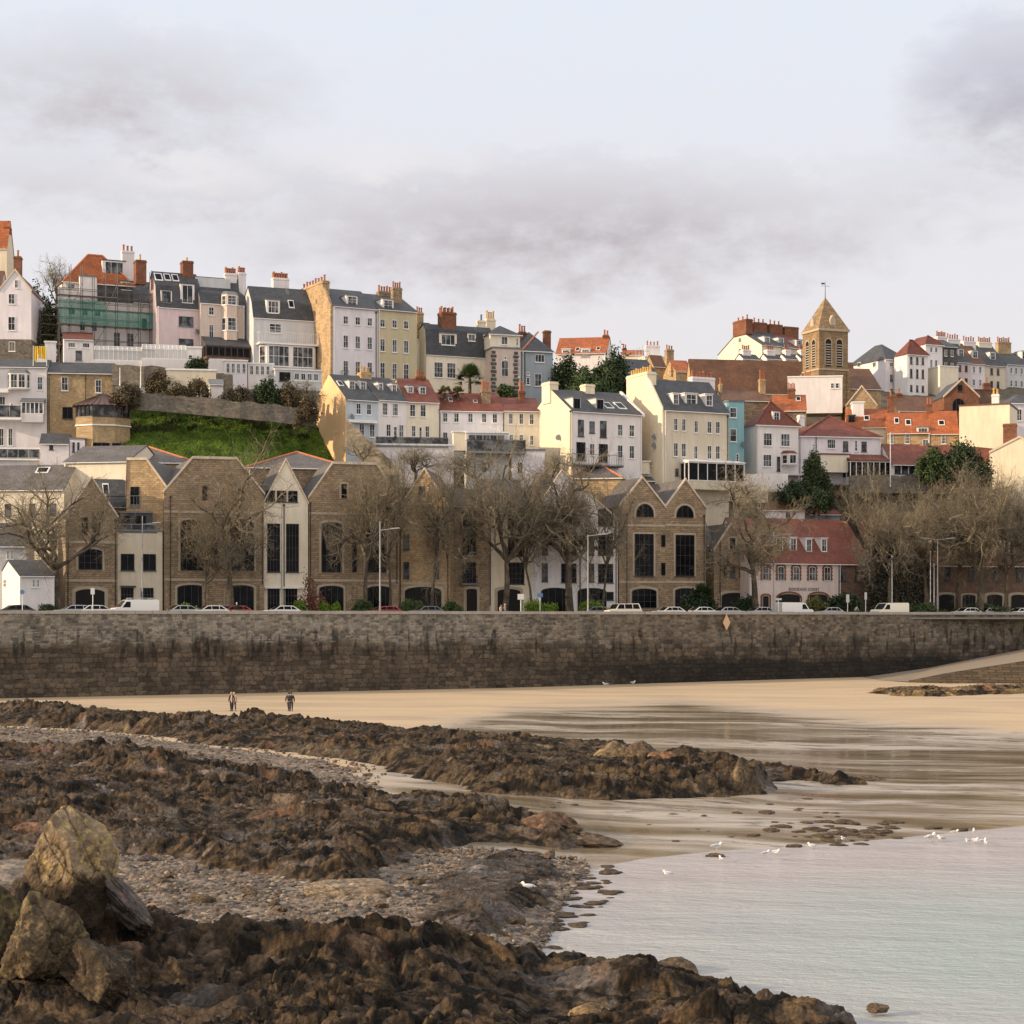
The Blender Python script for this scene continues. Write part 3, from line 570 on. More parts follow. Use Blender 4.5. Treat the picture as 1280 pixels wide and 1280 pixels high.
def watermat():
    m,nt,b=newmat('sea_water'); tc=nt.nodes.new('ShaderNodeTexCoord'); o=tc.outputs['Object']; mp=nt.nodes.new('ShaderNodeMapping'); mp.inputs['Rotation'].default_value=(0,0,R(8)); nt.links.new(o,mp.inputs[0]); o2=mp.outputs[0]
    big=noise(nt,o,.035,4,.6); dd=nd(nt,'ShaderNodeVectorMath',operation='DISTANCE'); nt.links.new(o,dd.inputs[0]); dd.inputs[1].default_value=(19,57,0); ad=nd(nt,'ShaderNodeMath',operation='MULTIPLY_ADD'); nt.links.new(big,ad.inputs[0]); ad.inputs[1].default_value=18; nt.links.new(dd.outputs['Value'],ad.inputs[2]); dv=nd(nt,'ShaderNodeMath',operation='DIVIDE'); nt.links.new(ad.outputs[0],dv.inputs[0]); dv.inputs[1].default_value=40
    col=mixc(nt,ramp(nt,dv.outputs[0],[(.35,(1,1,1)),(.75,(0,0,0))]),(.46,.425,.415),(.39,.45,.435)); nt.links.new(col,b.inputs['Base Color'])
    b.inputs['Roughness'].default_value=.20; b.inputs['IOR'].default_value=1.4
    a=noise(nt,o2,1,3,.6,(.12,.26,1)); c=noise(nt,o2,1,5,.7,(1.8,3.0,1)); h=nd(nt,'ShaderNodeMath',operation='MULTIPLY_ADD'); nt.links.new(a,h.inputs[0]); h.inputs[1].default_value=3.4; nt.links.new(c,h.inputs[2]); bump(nt,b,h.outputs[0],1.0,.17); return m
m=MB(); m.add([(-3000,-3000,0),(3000,-3000,0),(3000,5000,0),(-3000,5000,0)],[(0,1,2,3)]); tag(m.build('sea_water',watermat()),kind='structure')
# ---------------------------------------------------------------- rocks of the shore
def polydist(poly,X,Y):
    """signed distance in metres, positive inside, for a footprint traced on the ground"""
    pts=[((p-640)/F*g,g) for p,g in ((a,ground(a,b)) for a,b in poly)]; ins=np.zeros(X.shape,bool); D=np.full(X.shape,1e9)
    for (x0,y0),(x1,y1) in zip(pts,pts[1:]+pts[:1]):
        dx,dy=x1-x0,y1-y0; L=dx*dx+dy*dy+1e-9; t=np.clip(((X-x0)*dx+(Y-y0)*dy)/L,0,1); D=np.minimum(D,(X-x0-t*dx)**2+(Y-y0-t*dy)**2)
        c=((y0>Y)!=(y1>Y)); xi=x0+(Y-y0)*dx/(dy if abs(dy)>1e-9 else 1e-9); ins^=c&(X<xi)
    D=np.sqrt(D); return np.where(ins,D,-D)
ROCKM=attmat('seaweed_covered_rock',.85,6,.75,1.0,.10,.2)
def fc(x,y,s,t,w=.3):
    h,c,e=facets(x,y,s,t); return (h*ss(-.02,w,e)),c,e
def rockfield(name,poly,pxr,Yr,ncol,nrow,H,ramp_m,s,rotdeg=-12,weed=.5,tan=(.20,.135,.085),ridge=1.,peaks=(),fac=1.):
    pc=np.linspace(pxr[0],pxr[1],ncol); yc=np.geomspace(Yr[0],Yr[1],nrow); P,Y=np.meshgrid(pc,yc); X=(P-640)/F*Y; g=sandz(P,Y)
    wx=X+1.1*fbm(X*.25,Y*.25,3,s+3); wy=Y+1.1*fbm(X*.25,Y*.25,3,s+4); dist=polydist(poly,wx,wy)+1.3*fbm(X*.22,Y*.22,3,s+7)+.5*fbm(X*1.1,Y*1.1,3,s+8)
    a=R(rotdeg); rx=(wx*math.cos(a)+wy*math.sin(a)); ry=(-wx*math.sin(a)+wy*math.cos(a))
    m=ss(-.1,ramp_m,dist)
    rd=ridg(rx*.055,ry*.14,4,s+9); f1,c1,e1=fc(rx*.17,ry*.42,s+20,.8,.5); f2,c2,e2=fc(rx*.45+.3*fbm(X*.8,Y*.8,2,s),ry*1.05,s+30,.8,.35); f4,c4,e4=fc(rx*2.6,ry*5.0,s+45,.9,.3); f3,c3,e3=fc(rx*1.1+.3*fbm(X*2,Y*2,2,s+1),ry*2.4,s+40,.9,.35)
    h=.22+ridge*.50*np.clip(rd+.25,-.2,1.2)+fac*(.36*f1+.36*f2+.20*f3+.09*f4)-fac*(.15*(1-ss(0,.06,e2))+.08*(1-ss(0,.07,e3)))
    wd=fbm(wx*.33,wy*.33,4,s+50)+.45*fbm(wx*1.6,wy*1.6,3,s+51); wm=ss(-.12,.10,wd+(weed-.5)*.9)
    clump=.07*ridg(wx*1.3,wy*3.0,4,s+60,.62)+.045*fbm(wx*4.5,wy*7,3,s+61)
    h=h*H*1.1*(.45+.9*ss(-.4,.5,fbm(X*.09,Y*.09,3,s+70)))*m+wm*clump*ss(0,.5,m)+.07*fbm(wx*3.5,wy*7,4,s+62,.65)*m
    for (qx,qy,r,hh) in peaks:
        gy=ground(qx,qy); gx=(qx-640)/F*gy; h=h+hh*np.exp(-(((X-gx)/(r))**2+((Y-gy)/(r*1.1))**2))*m*(1+.4*f2-.2)
    z=g+h-.45*(1-m)*ss(.4,-1.6,dist)-.12*(1-m)
    tone=c2*.4+c3*.35+c4*.25
    rock=lerpc(tan,(tan[0]*.38,tan[1]*.42,tan[2]*.46),tone); red=ss(.80,.86,c1*.5+c2*.5)*.8; rock=rock*(1-red[...,None])+np.array((.20,.11,.065))*red[...,None]
    gr=ss(.12,.3,fbm(X*.3,Y*.3,3,s+81)); rock=rock*(1-.6*gr[...,None])+np.array((.14,.13,.125))*.6*gr[...,None]
    lt=ss(.15,.35,fbm(wx*.7,wy*.7,4,s+83)); rock=rock*(.72+.80*lt[...,None])
    wc=lerpc((.009,.007,.005),(.10,.066,.036),ss(.25,.85,fbm(wx*1.1,wy*1.6,5,s+80,.65)*1.5+.42)); c=rock*(1-wm[...,None])+wc*wm[...,None]
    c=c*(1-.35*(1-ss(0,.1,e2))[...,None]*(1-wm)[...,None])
    return tag(gridmesh(name,X,Y,z,ROCKM,c,dist>-1.2,smooth=True),kind='structure')
PA=[(-80,890),(60,890),(200,896),(300,909),(420,910),(470,914),(560,918),(650,925),(740,931),(800,937),(870,950),(930,958),(1000,966),(1060,974),(1098,981),(1060,984),(1000,977),(965,981),(975,993),(900,997),(760,1001),(700,998),(600,992),(560,982),(440,953),(380,947),(330,938),(250,932),(180,920),(60,910),(-80,906)]
PB=[(-80,938),(100,940),(200,948),(290,960),(370,978),(430,992),(480,1002),(560,1013),(620,1024),(700,1042),(770,1053),(788,1059),(700,1064),(600,1054),(555,1062),(500,1085),(470,1120),(400,1118),(330,1100),(250,1085),(200,1075),(100,1080),(-80,1085)]
PD=[(-100,1110),(0,1105),(120,1125),(200,1160),(280,1185),(380,1190),(470,1180),(560,1192),(640,1200),(700,1208),(760,1213),(830,1228),(900,1250),(980,1265),(1060,1290),(1120,1330),(900,1500),(-100,1500)]
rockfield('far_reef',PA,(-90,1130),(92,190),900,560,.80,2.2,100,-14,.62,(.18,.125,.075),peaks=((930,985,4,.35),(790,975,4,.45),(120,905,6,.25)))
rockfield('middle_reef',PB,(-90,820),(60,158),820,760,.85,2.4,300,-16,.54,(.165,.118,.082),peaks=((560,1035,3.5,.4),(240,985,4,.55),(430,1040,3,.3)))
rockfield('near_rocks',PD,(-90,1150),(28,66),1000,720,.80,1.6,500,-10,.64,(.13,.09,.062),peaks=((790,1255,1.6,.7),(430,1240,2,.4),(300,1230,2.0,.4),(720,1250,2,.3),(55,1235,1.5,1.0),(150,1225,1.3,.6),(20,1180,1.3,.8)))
PC=[(610,1062),(690,1072),(730,1082),(640,1080),(600,1076)]
PE=[(640,1130),(700,1120),(720,1135),(690,1150),(640,1150)]
rockfield('low_rocks',[(560,1068),(640,1062),(700,1072),(735,1085),(735,1100),(715,1120),(700,1140),(690,1165),(640,1180),(560,1178),(500,1150),(520,1100)],(480,790),(54,92),420,300,.42,2.0,700,-12,.35,(.17,.13,.10),fac=.8)
# upper golden rocks near the slipway
rockfield('slipway_rocks',[(1085,866),(1130,862),(1190,866),(1240,862),(1330,858),(1330,868),(1240,868),(1180,871),(1120,871)],(1060,1340),(185,240),420,420,.45,1.4,800,0,.42,(.30,.20,.09))
# ---------------------------------------------------------------- shingle
def shingle():
    rr=np.random.RandomState(5); t=(1+5**.5)/2; V=np.array([(-1,t,0),(1,t,0),(-1,-t,0),(1,-t,0),(0,-1,t),(0,1,t),(0,-1,-t),(0,1,-t),(t,0,-1),(t,0,1),(-t,0,-1),(-t,0,1)])/1.9
    T=np.array([(0,11,5),(0,5,1),(0,1,7),(0,7,10),(0,10,11),(1,5,9),(5,11,4),(11,10,2),(10,7,6),(7,1,8),(3,9,4),(3,4,2),(3,2,6),(3,6,8),(3,8,9),(4,9,5),(2,4,11),(6,2,10),(8,6,7),(9,8,1)])
    regs=[([(150,1060),(480,1120),(560,1068),(735,1085),(720,1120),(690,1180),(560,1200),(380,1200),(240,1190),(150,1150)],26000,(.03,.13)),([(-60,905),(120,918),(400,955),(470,985),(380,980),(200,950),(-60,935)],9000,(.04,.15)),([(560,1270),(800,1262),(960,1300),(700,1340),(520,1300)],5000,(.02,.07))]
    cs=[];S=[];
    for poly,n,(a,b) in regs:
        pts=[((p-640)/F*g,g) for p,g in ((u,ground(u,v)) for u,v in poly)]; xs=[p[0] for p in pts]; ys=[p[1] for p in pts]
        X=rr.uniform(min(xs),max(xs),n*3); Y=rr.uniform(min(ys),max(ys),n*3); d=polydist(poly,X,Y); k=(d>0)|(rr.rand(len(X))<np.exp(d/1.5)*.6); X=X[k][:n]; Y=Y[k][:n]; sc=a+(b-a)*rr.rand(len(X))**2.6
        cs.append(np.stack([X,Y,sandz(X/Y*F+640,Y)+sc*.35+.04],1)); S.append(sc)
    Cn=np.concatenate(cs); S=np.concatenate(S); n=len(Cn); an=rr.rand(n)*6.28; sh=np.stack([S*rr.uniform(.8,1.9,n),S*rr.uniform(.7,1.2,n),S*rr.uniform(.55,.95,n)],1)
    v=V[None]*(1+rr.uniform(-.35,.3,(n,12,1)))*sh[:,None,:]; c,s=np.cos(an)[:,None],np.sin(an)[:,None]; v=np.stack([v[...,0]*c-v[...,1]*s,v[...,0]*s+v[...,1]*c,v[...,2]],-1)+Cn[:,None,:]
    f=(T[None]+(np.arange(n)*12)[:,None,None]).reshape(-1,3)
    me=bpy.data.meshes.new('shingle'); me.vertices.add(n*12); me.vertices.foreach_set('co',v.astype(np.float32).ravel()); me.loops.add(f.size); me.loops.foreach_set('vertex_index',f.ravel().astype(np.int32)); me.polygons.add(len(f)); me.polygons.foreach_set('loop_start',np.arange(0,f.size,3,dtype=np.int32)); me.polygons.foreach_set('loop_total',np.full(len(f),3,dtype=np.int32)); me.update(calc_edges=True); me.polygons.foreach_set('use_smooth',np.zeros(len(f),bool))
    base=np.array([(.24,.19,.14),(.16,.125,.095),(.32,.26,.19),(.11,.095,.08),(.25,.16,.10)])[rr.randint(0,5,n)]*(.35+.6*rr.rand(n,1)**1.3); cc=np.repeat(np.concatenate([base,np.ones((n,1))],1)[:,None],12,1)
    ca=me.color_attributes.new('Col','FLOAT_COLOR','POINT'); ca.data.foreach_set('color',cc.astype(np.float32).ravel()); me.materials.append(attmat('shingle_stone',.85,9,.25,.3,.02)); tag(link('shingle',me),'loose grey brown shingle between the rocks','shingle',kind='stuff')
    # a gritty bed beneath the stones
    poly=[(-80,906),(120,916),(400,950),(480,985),(400,990),(560,1068),(735,1085),(722,1125),(690,1180),(700,1210),(400,1230),(-80,1200)]
    P,Y=np.meshgrid(np.linspace(-90,760,500),np.geomspace(50,180,420)); X=(P-640)/F*Y; d=polydist(poly,X,Y)+1.2*fbm(X*.3,Y*.3,4,900); z=sandz(P,Y)-.2+.26*ss(-.8,.6,d)+.05*fbm(X*2.2,Y*2.2,4,901)+.08*fbm(X*.5,Y*.5,3,905); f_,c_,e_=facets(X*2.5,Y*2.5,903,.6); z=z+.05*f_
    c=lerpc((.085,.065,.048),(.20,.155,.115),np.clip(fbm(X*.6,Y*.6,5,902)*1.5+.5,0,1))*(.5+.9*c_[...,None]); tag(gridmesh('shingle_bed',X,Y,z,attmat('shingle_bed',.9,8,.4,.7,.05),c,d>-1),kind='structure')
shingle()
def rockmesh(name,sub,sx,sy,sz,seed,cols,fs=1.,amp=.20,crack=.03,weedz=None,mat=None,cuts=16,cutr=(.66,1.0)):
    import bmesh
    bm=bmesh.new(); bmesh.ops.create_icosphere(bm,subdivisions=sub,radius=1); me=bpy.data.meshes.new(name); bm.to_mesh(me); bm.free(); n=len(me.vertices); co=np.empty(n*3,np.float32); me.vertices.foreach_get('co',co); co=co.reshape(-1,3).astype(float)
    x,y,z=co.T; U=co/np.linalg.norm(co,axis=1)[:,None]; rs_=np.random.RandomState(seed); r=np.full(n,1.12)
    for i in range(cuts):
        nv_=rs_.randn(3); nv_/=np.linalg.norm(nv_); dt=U@nv_; lim=rs_.uniform(*cutr); r=np.where(dt>.2,np.minimum(r,lim/np.maximum(dt,.2)),r)
    r=r+amp*.55*fbm(x*1.1*fs+z*.7+seed,y*1.1*fs-z*.6,3,seed); f,c,e=facets((x+.6*z)*1.5*fs+9,(y-.5*z+.4*x)*1.5*fs+9,seed+3,.5); f2,c2,e2=facets((x-.5*z)*4*fs+9,(y+.7*z)*4*fs+9,seed+5,.6)
    r=r+.10*(f-.5)*ss(-.02,.2,e)+.04*(f2-.5)*ss(-.02,.3,e2)-crack*(1-ss(0,.05,e))+.045*fbm(x*6+z*3,y*6+z*6,5,seed+8,.6)+.03*ridg(x*3+z,z*4-y,4,seed+18)
    co=co*r[:,None]*np.array((sx,sy,sz)); me.vertices.foreach_set('co',co.astype(np.float32).ravel()); me.update(); me.polygons.foreach_set('use_smooth',[True]*len(me.polygons))
    t=np.clip(fbm(x*2+z,y*2-z,4,seed+9)*1.4+.5,0,1); col=lerpc(cols[0],cols[1],t); l=ss(.10,.16,fbm(x*5,z*5+y*2,5,seed+11,.7)+.25*fbm(x*1.2,z*1.2,2,seed+12)); col=col*(1-l[:,None])+np.array(cols[2])*l[:,None]; col=col*(1-.6*(1-ss(0,.07,e))[:,None])
    if weedz is not None: wz=ss(weedz+.15,weedz-.15,z+.25*fbm(x*3,y*3+z,3,seed+14)); col=col*(1-wz[:,None])+np.array((.035,.025,.016))*wz[:,None]
    ca=me.color_attributes.new('Col','FLOAT_COLOR','POINT'); ca.data.foreach_set('color',np.concatenate([col,np.ones((n,1))],1).astype(np.float32).ravel()); me.materials.append(mat or ROCKM); return me
BM=attmat('lichened_boulder',.88,3.5,.6,1.0,.09,.2)
LC=((.27,.20,.125),(.11,.08,.05),(.33,.235,.10)); DC=((.12,.085,.055),(.07,.05,.035),(.17,.12,.07)); GC=((.16,.13,.12),(.10,.085,.08),(.20,.16,.13))
def rockat(label,px,py,Y,sx,sy,sz,seed,cols,rot=(0,0,0),sub=6,weedz=None,group=None,cat='boulder',name='boulder',mat=None,**kw):
    p=PX(px,py,Y); return tag(link(name,rockmesh(name,sub,sx,sy,sz,seed,cols,weedz=weedz,mat=mat or BM,**kw),None,p,[R(a) for a in rot]),label,cat,group)
rockat('big rounded boulder with golden lichen standing highest among the near rocks',88,1088,50,1.12,1.05,1.42,41,LC,(0,-6,20),sub=7,weedz=-.12,cat='boulder',cuts=15,cutr=(.74,1.0),crack=.02)
rockat('tilted grey slab of rock leaning against the big golden boulder',160,1132,50.5,.36,.8,1.15,47,((.11,.09,.08),(.065,.055,.05),(.14,.11,.09)),(0,-34,15),6)
rockat('cracked brown block of rock under the big golden boulder',50,1188,46,1.25,1.0,1.15,53,((.10,.072,.042),(.05,.037,.024),(.15,.11,.055)),(8,34,10),6,cutr=(.55,.9))
rockat('dark blocky rock low to the right of the cracked brown block',128,1222,45.5,1.2,.9,.8,59,((.06,.045,.03),(.035,.026,.018),(.10,.075,.045)),(0,30,-15),6,cutr=(.6,.95))
rockat('wedge of olive brown rock at the left edge behind the cracked block',-8,1160,48,1.1,.9,1.2,61,((.075,.06,.032),(.04,.032,.02),(.12,.09,.04)),(0,-10,0),5)
rockat('flat topped pinkish boulder in the dark weed near the bottom centre left',352,1183,52,.62,.5,.36,67,((.28,.20,.16),(.20,.14,.11),(.33,.25,.19)),(0,5,10),5)
rockat('domed tan rock in the middle of the shingle',430,1118,66,1.7,1.5,.65,71,((.26,.20,.14),(.18,.13,.09),(.32,.25,.17)),(0,4,30),6)
rockat('grey ridged rock behind the domed tan rock',400,1035,88,2.4,1.5,1.3,73,GC,(0,10,50),6)
rockat('small orange boulder on the crest of the middle rocks',435,1002,100,.75,.7,.8,79,((.50,.20,.08),(.33,.13,.06),(.5,.25,.12)),(0,0,0),5)
rockat('smooth reddish brown boulder right of the middle rocks',545,1035,87,1.9,1.4,1.0,83,((.15,.085,.055),(.10,.06,.04),(.19,.11,.07)),(0,8,0),6)
rockat('brown weedy boulder with blocky top at the seaward end of the middle rocks',675,1045,84,1.6,1.3,.95,89,((.16,.10,.06),(.10,.06,.04),(.20,.12,.07)),(0,-8,10),6)
rockat('low dark rock trailing off the end of the middle rocks into wet sand',735,1054,83,1.6,.9,.42,97,DC,(0,6,0),5)
rockat('orange tipped boulder on the far reef near its right end',835,957,118,1.3,1.0,.95,101,((.20,.11,.06),(.12,.075,.045),(.25,.13,.06)),(0,0,0),5)
rockat('pale ochre faced boulder on the crest of the far reef',765,946,122,1.5,1.0,1.0,103,((.22,.155,.09),(.11,.08,.05),(.27,.19,.10)),(0,0,30),5)
rockat('dark pointed boulder beside the pale ochre one on the far reef',805,950,121,1.2,1.1,1.1,107,DC,(0,0,30),5)
rockat('yellowish weed streaked boulder at the foot of the far reef',860,985,107,2.1,1.2,1.0,109,((.22,.16,.06),(.12,.08,.04),(.36,.25,.06)),(0,0,0),5)
rockat('smooth grey slab at the sandy edge of the far reef',712,992,105,2.2,1.2,.55,113,GC,(0,4,0),5)
rockat('isolated dark hummock of weedy rock off the tip of the far reef',1080,979,113,1.5,1.0,.55,127,DC,(0,0,0),5)
rockat('small dark rock on the sand below the far reef tip',1022,986,111,1.1,.7,.32,131,DC,(0,0,0),4)
rockat('pair of tiny dark rocks on the sand left of the far reef tip',1000,994,108,.8,.5,.2,137,DC,(0,0,0),4)
rockat('flat dark rock awash in the shallows with gulls around',984,1078,79,.42,.28,.12,139,DC,(0,0,0),4)
rockat('dark rock breaking the surface near the bottom right corner',1098,1261,48,.30,.25,.13,149,DC,(0,0,0),4)
rockat('small dark rock at the edge of the tide with a gull on it',895,1071,80,.42,.3,.18,151,DC,(0,0,0),4)
rockat('rounded dark boulder bulging from the near rocks at the water',835,1216,54,.75,.6,.5,157,DC,(0,0,0),5)
rockat('brown square topped boulder at the bottom of the near rocks',738,1272,47,.55,.45,.32,163,((.24,.17,.09),(.13,.09,.05),(.3,.2,.1)),(0,0,10),5)
# weed covered stones scattered over the wet sand
pr=[rockmesh('shore_stone',3,1,1,.6,200+i,DC) for i in range(4)]; rr=random.Random(11); bx=[]
for i in range(150):
    t=rr.random()
    if t<.38: x=rr.gauss(1050,45); y=rr.gauss(1038,9); s=rr.uniform(.12,.5)
    elif t<.72: x=rr.uniform(690,770); y=1075+ (760-x)*.9+rr.uniform(-8,60); s=rr.uniform(.08,.38)
    else: x=rr.uniform(560,1060); y=rr.uniform(985,1052); s=rr.uniform(.06,.26)
    if x<700 and y<1075 and t>=.72: y=rr.uniform(1000,1012)
    g=ground(x,y); z=float(sandz(np.array(x),np.array(g))); z=max(z,0)
    o=link('shore_stone',pr[i%4],None,((x-640)/F*g,g,z+.02*s),(0,0,rr.uniform(0,6))); o.scale=(s*1.3,s,s*.45)
    tag(o,'small dark weed covered stone lying loose on the wet sand','stone','small weed covered stones scattered over the wet sand')
bl=[rockmesh('loose_boulder',4,1,.85,.62,400+i,[DC,GC,((.19,.14,.095),(.11,.08,.055),(.26,.19,.12)),((.15,.11,.075),(.08,.06,.04),(.2,.15,.1))][i%4],cutr=(.55,.9)) for i in range(6)]; rr=random.Random(23)
for i in range(110):
    t=rr.random()
    if t<.45: x=rr.uniform(180,700); y=rr.uniform(1065,1180)-.0; sc=rr.uniform(.12,.42)
    elif t<.7: x=rr.uniform(-10,470); y=918+x*.13+rr.uniform(-8,14); sc=rr.uniform(.15,.45)
    else: x=rr.uniform(200,1000); y=1205+rr.uniform(0,70)+max(0,x-700)*.22; sc=rr.uniform(.08,.30)
    g=ground(x,y); z=float(sandz(np.array(x),np.array(g))); lift=.12 if t<.7 else .55
    if t>=.7 and x>700: lift=.2
    o=link('loose_boulder',bl[i%6],None,((x-640)/F*g,g,z+lift),(rr.uniform(-.3,.3),rr.uniform(-.3,.3),rr.uniform(0,6))); o.scale=(sc*rr.uniform(.9,1.6),sc,sc)
    tag(o,'rough brown loose boulder lying among the shore rocks and shingle','boulder','loose boulders strewn among the shore rocks and shingle')
# slipway: ramp with a dark stone side wall
def slip():
    rt=empty('slipway',(0,0,0),0,'sloping stone slipway with dark side wall running up against the sea wall','slipway')
    def T(px,py,Y): p=PX(px,py,Y); return (p.x,p.y,p.z)
    ys=[ (1135,852,232),(1180,843,228),(1230,835,226),(1335,819,221)]; far=[(1062,849,247),(1160,835,252),(1220,823,256),(1335,801,262)]
    m=MB(); n=T(1130,857,226); vs=[]
    for a,b in zip(ys,far): vs+=[T(*a),T(*b)]
    m.add(vs,[(0,2,3,1),(2,4,5,3),(4,6,7,5)]); m.build('ramp',stucco('ramp_stone',(.25,.20,.145),.9),rt)
    m=MB(); vs=[]
    for a in ys: p=T(*a); vs+=[(p[0],p[1]-.6,p[2]+.12),(p[0],p[1]+.02,p[2]+.12),(p[0]+.1,p[1]-.9,.4)]
    m.add(vs,[f for i in range(3) for f in ((3*i,3*i+3,3*i+4,3*i+1),(3*i+2,3*i+5,3*i+3,3*i))]); m.build('side_wall',stone('dark_slipway_stone',(.085,.068,.05),(.045,.037,.028),(.03,.025,.02),.6,.3,.03),rt)
slip()
# ================================================================= BUILDINGS
# ---- upper row, from the left
H=House('tall_house','tall cream house with a bright orange roof rising at the far left edge',-40,8.5,288,1,440,310,277,'cream','orangetile',D=4.2); H.chim(6,13,284,1,'brick',dp=1.2)
H=House('gabled_house','lilac white gabled house on a grey stone base at the left edge',-1,39,277,4,450,363,338,'lilac','browntile',kind='gy',D=12,plinth=(424,'rubble'))
H.win([20.5],4,[(350,360)],'sash').win([14.5],7.5,[(367,380)],'sash2').win([14.5],8.5,[(396,413)],'sash2').win([15],8,[(427,439)],'twin'); H.chim(18,27,321,1,'brick',yl=3,dp=1.2)
H2=House('roof_wing','low brown roofed wing joined left of the lilac white gabled house',-60,-1.5,279,4,450,364,339,'lilac','browntile',D=8,cat='house')
# scaffolded house
H=House('scaffolded_house','white house with orange hipped roof wrapped in scaffolding and green netting',80,166,281,24,437,352,318,'white','orangetile',G=72,kind='hip',inset=4.0)
H.box(122,166,353,376,.12,'slate','slate_storey'); SH=House('side_wing','white lower wing of the scaffolded house under a slate roof',166.3,196,0,24,437,377,352,'white','slate',D=9,after=H)
H.dorm([(128,157,326,344)],'white','slate','tri'); H.win([89],9,[(354,360)],'one'); H.box(100,121,345,377,1.0,'white','upper_bay',roof='lead'); H.dorm([(150,166,352,363)],'white','slate','twin')
H.chim(152,167,314,3,'white',yl=5); H.win([90,106,122],8,[(384,393)],'twin').win([146,163],8,[(411,430)],'french').win([180],6,[(392,407)],'arch').win([180],6,[(424,430)],'one').win([103,118],7,[(400,412)],'twin')
r=H.root
def scaffold(H):
    m=MB(); rt=empty('scaffolding',H.root.location,H.root.rotation_euler[2],'steel tube scaffolding with plank decks and green debris netting','scaffolding')
    z=[H.z(p) for p in (434,408,388,372)]; w=H.w*1.33; us=[-1.2+ (w+1.8)*i/9 for i in range(10)]
    for y in(-1.3,-2.6):
        for i,u in enumerate(us): m.tube((u,y,-4),(u,y,z[3]+(4.5 if i%3 else 3)),.05,.05,5)
        for zz in z: 
            for k in(0,1.0): m.tube((us[0]-.3,y,zz+k),(us[-1]+.3,y,zz+k),.045,.045,5)
    for zz in z:
        for u in us: m.tube((u,-2.8,zz),(u,-.4,zz),.045,.045,5)
    for i in range(0,9,3): m.tube((us[i],-2.65,z[0]),(us[i+1],-2.65,z[1]),.04,.04,5); m.tube((us[i+1],-2.65,z[2]),(us[i+2],-2.65,z[3]+2),.04,.04,5)
    for k in range(5): m.tube((-3.6,-1.3+1.2*(k%2),-3),( -3.6,-1.3+1.2*(k%2),z[2]),.05,.05,5)
    for zz in (z[0],z[0]+1.5,z[1],z[1]+1.3): m.tube((-3.6,-1.3,zz),(-1.2,-1.3,zz),.04,.04,5)
    m.build('tubes','tube',rt); m=MB()
    for zz in z[:3]: m.box(us[0]-.2,us[-1]+.2,-2.5,-1.4,zz+.06,zz+.11)
    m.box(us[0]-.2,us[5],-2.5,-1.4,z[3]+.06,z[3]+.11)
    m.build('plank_deck','plank',rt)
    nm,nt,b=newmat('green_debris_netting'); b.inputs['Base Color'].default_value=(.03,.22,.16,1); b.inputs['Roughness'].default_value=.8; tcn=nt.nodes.new('ShaderNodeTexCoord'); nn=noise(nt,tcn.outputs['Object'],1.2,4); nt.links.new(ramp(nt,nn,[(.35,(.30,.30,.30)),(.65,(.62,.62,.62))]),b.inputs['Alpha'])
    for a,bb,z0,z1 in ((0,9,z[1]+.1,z[2]-.05),(0,4,z[2]+.1,z[2]+1.3)):
        m=MB(); n=40; L=us[bb]-us[a]
        vs=[]
        for i in range(n+1):
            x=us[a]+L*i/n; o=.12*math.sin(i*1.7)+.06*math.sin(i*4.1); vs+=[(x,-2.72+o*.5,z0-.08*abs(math.sin(i*.9))),(x,-2.70+o,z1+.06*math.sin(i*1.1))]
        m.add(vs,[(2*i,2*i+2,2*i+3,2*i+1) for i in range(n)]); m.build('debris_netting',nm,rt)
scaffold(H)
H=House('mansard_house','pink rendered house under a dark slate mansard with solar panels',196,251,281.5,24,440,381,340,'pink','slate',G=186,prof=[(0,381),(.12,357),(.6,340),(1,360)])
H.chim(168.5,181.5,326,1,'brick',pot='ypot',dp=1.6); H.chim(227,240,327,1,'brick',pot='ypot',dp=1.6,ph=.5); H.dorm([(201,215,363,379)],'white','slate','grey'); H.dorm([(225.5,243,355,379)],'white','slate','twin')
H.win([232.5],18,[(393,406),(421,434)],'grey'); H.dish(246,412); H.skyl([(194,204,343,352),(206,214,344,352),(216,224,345,353)])
H=House('terraced_house','pinkish beige house with a tall turret bay between pink house and grey gambrel house',251,306,283,24,444,378,345,'pinkbeige','slate',D=9,prof=[(0,378),(.10,366),(.35,362),(.5,346),(1,362)])
H.bay(278,299,366,424,1.1,'pinkbeige','lead',[(368,380),(396,412)],'french'); H.win([264],6.5,[(382.5,393)],'sash').win([264],6,[(405,421)],'sash2')
H.box(244,288,346,361,-3.4,'grey','roof_terrace_wall',back=5); H.chim(281,295,342,5,'white',yl=4.5,two=True); H.chim(297.5,306.5,341,3,'white',yl=4.2,two=True)
H.glaz(258,312,432,448,2.6,7,'brframe','darkglass','slate','lean_to_conservatory',rise=1.6,rm='slate',low='brownstone')
def low_building(name,label,L,Rr,Y,a,base,top,wall,D,cat='outbuilding',roof='wframe',**k): return House(name,label,L,Rr,Y,a,base,top,None,wall,roof,D=D,kind='flat',cat=cat,**k)
H=low_building('sunroom','white arched window sunroom with lilac base below the turret house',281,309,273,14,480,451,'lilac',4,'sunroom'); H.win([285,291.5,298,305],4.6,[(454,466)],'redarch'); H.box(262,281,448,466,-.6,'white','side_wing',back=3)
H=low_building('sunroom','longer white sunroom with arched windows beside dark bush',310,342,275,14,478,455,'white',4,'sunroom'); H.win([314.5,321.5,328,335],4.6,[(457,468)],'redarch')
H=House('gambrel_house','pale grey house with steep slate gambrel roof and white glazed bays',317,402,282,22,462,395.5,358,'grey','slate',G=302,prof=[(0,396),(.14,377),(.45,358.5),(1,385)])
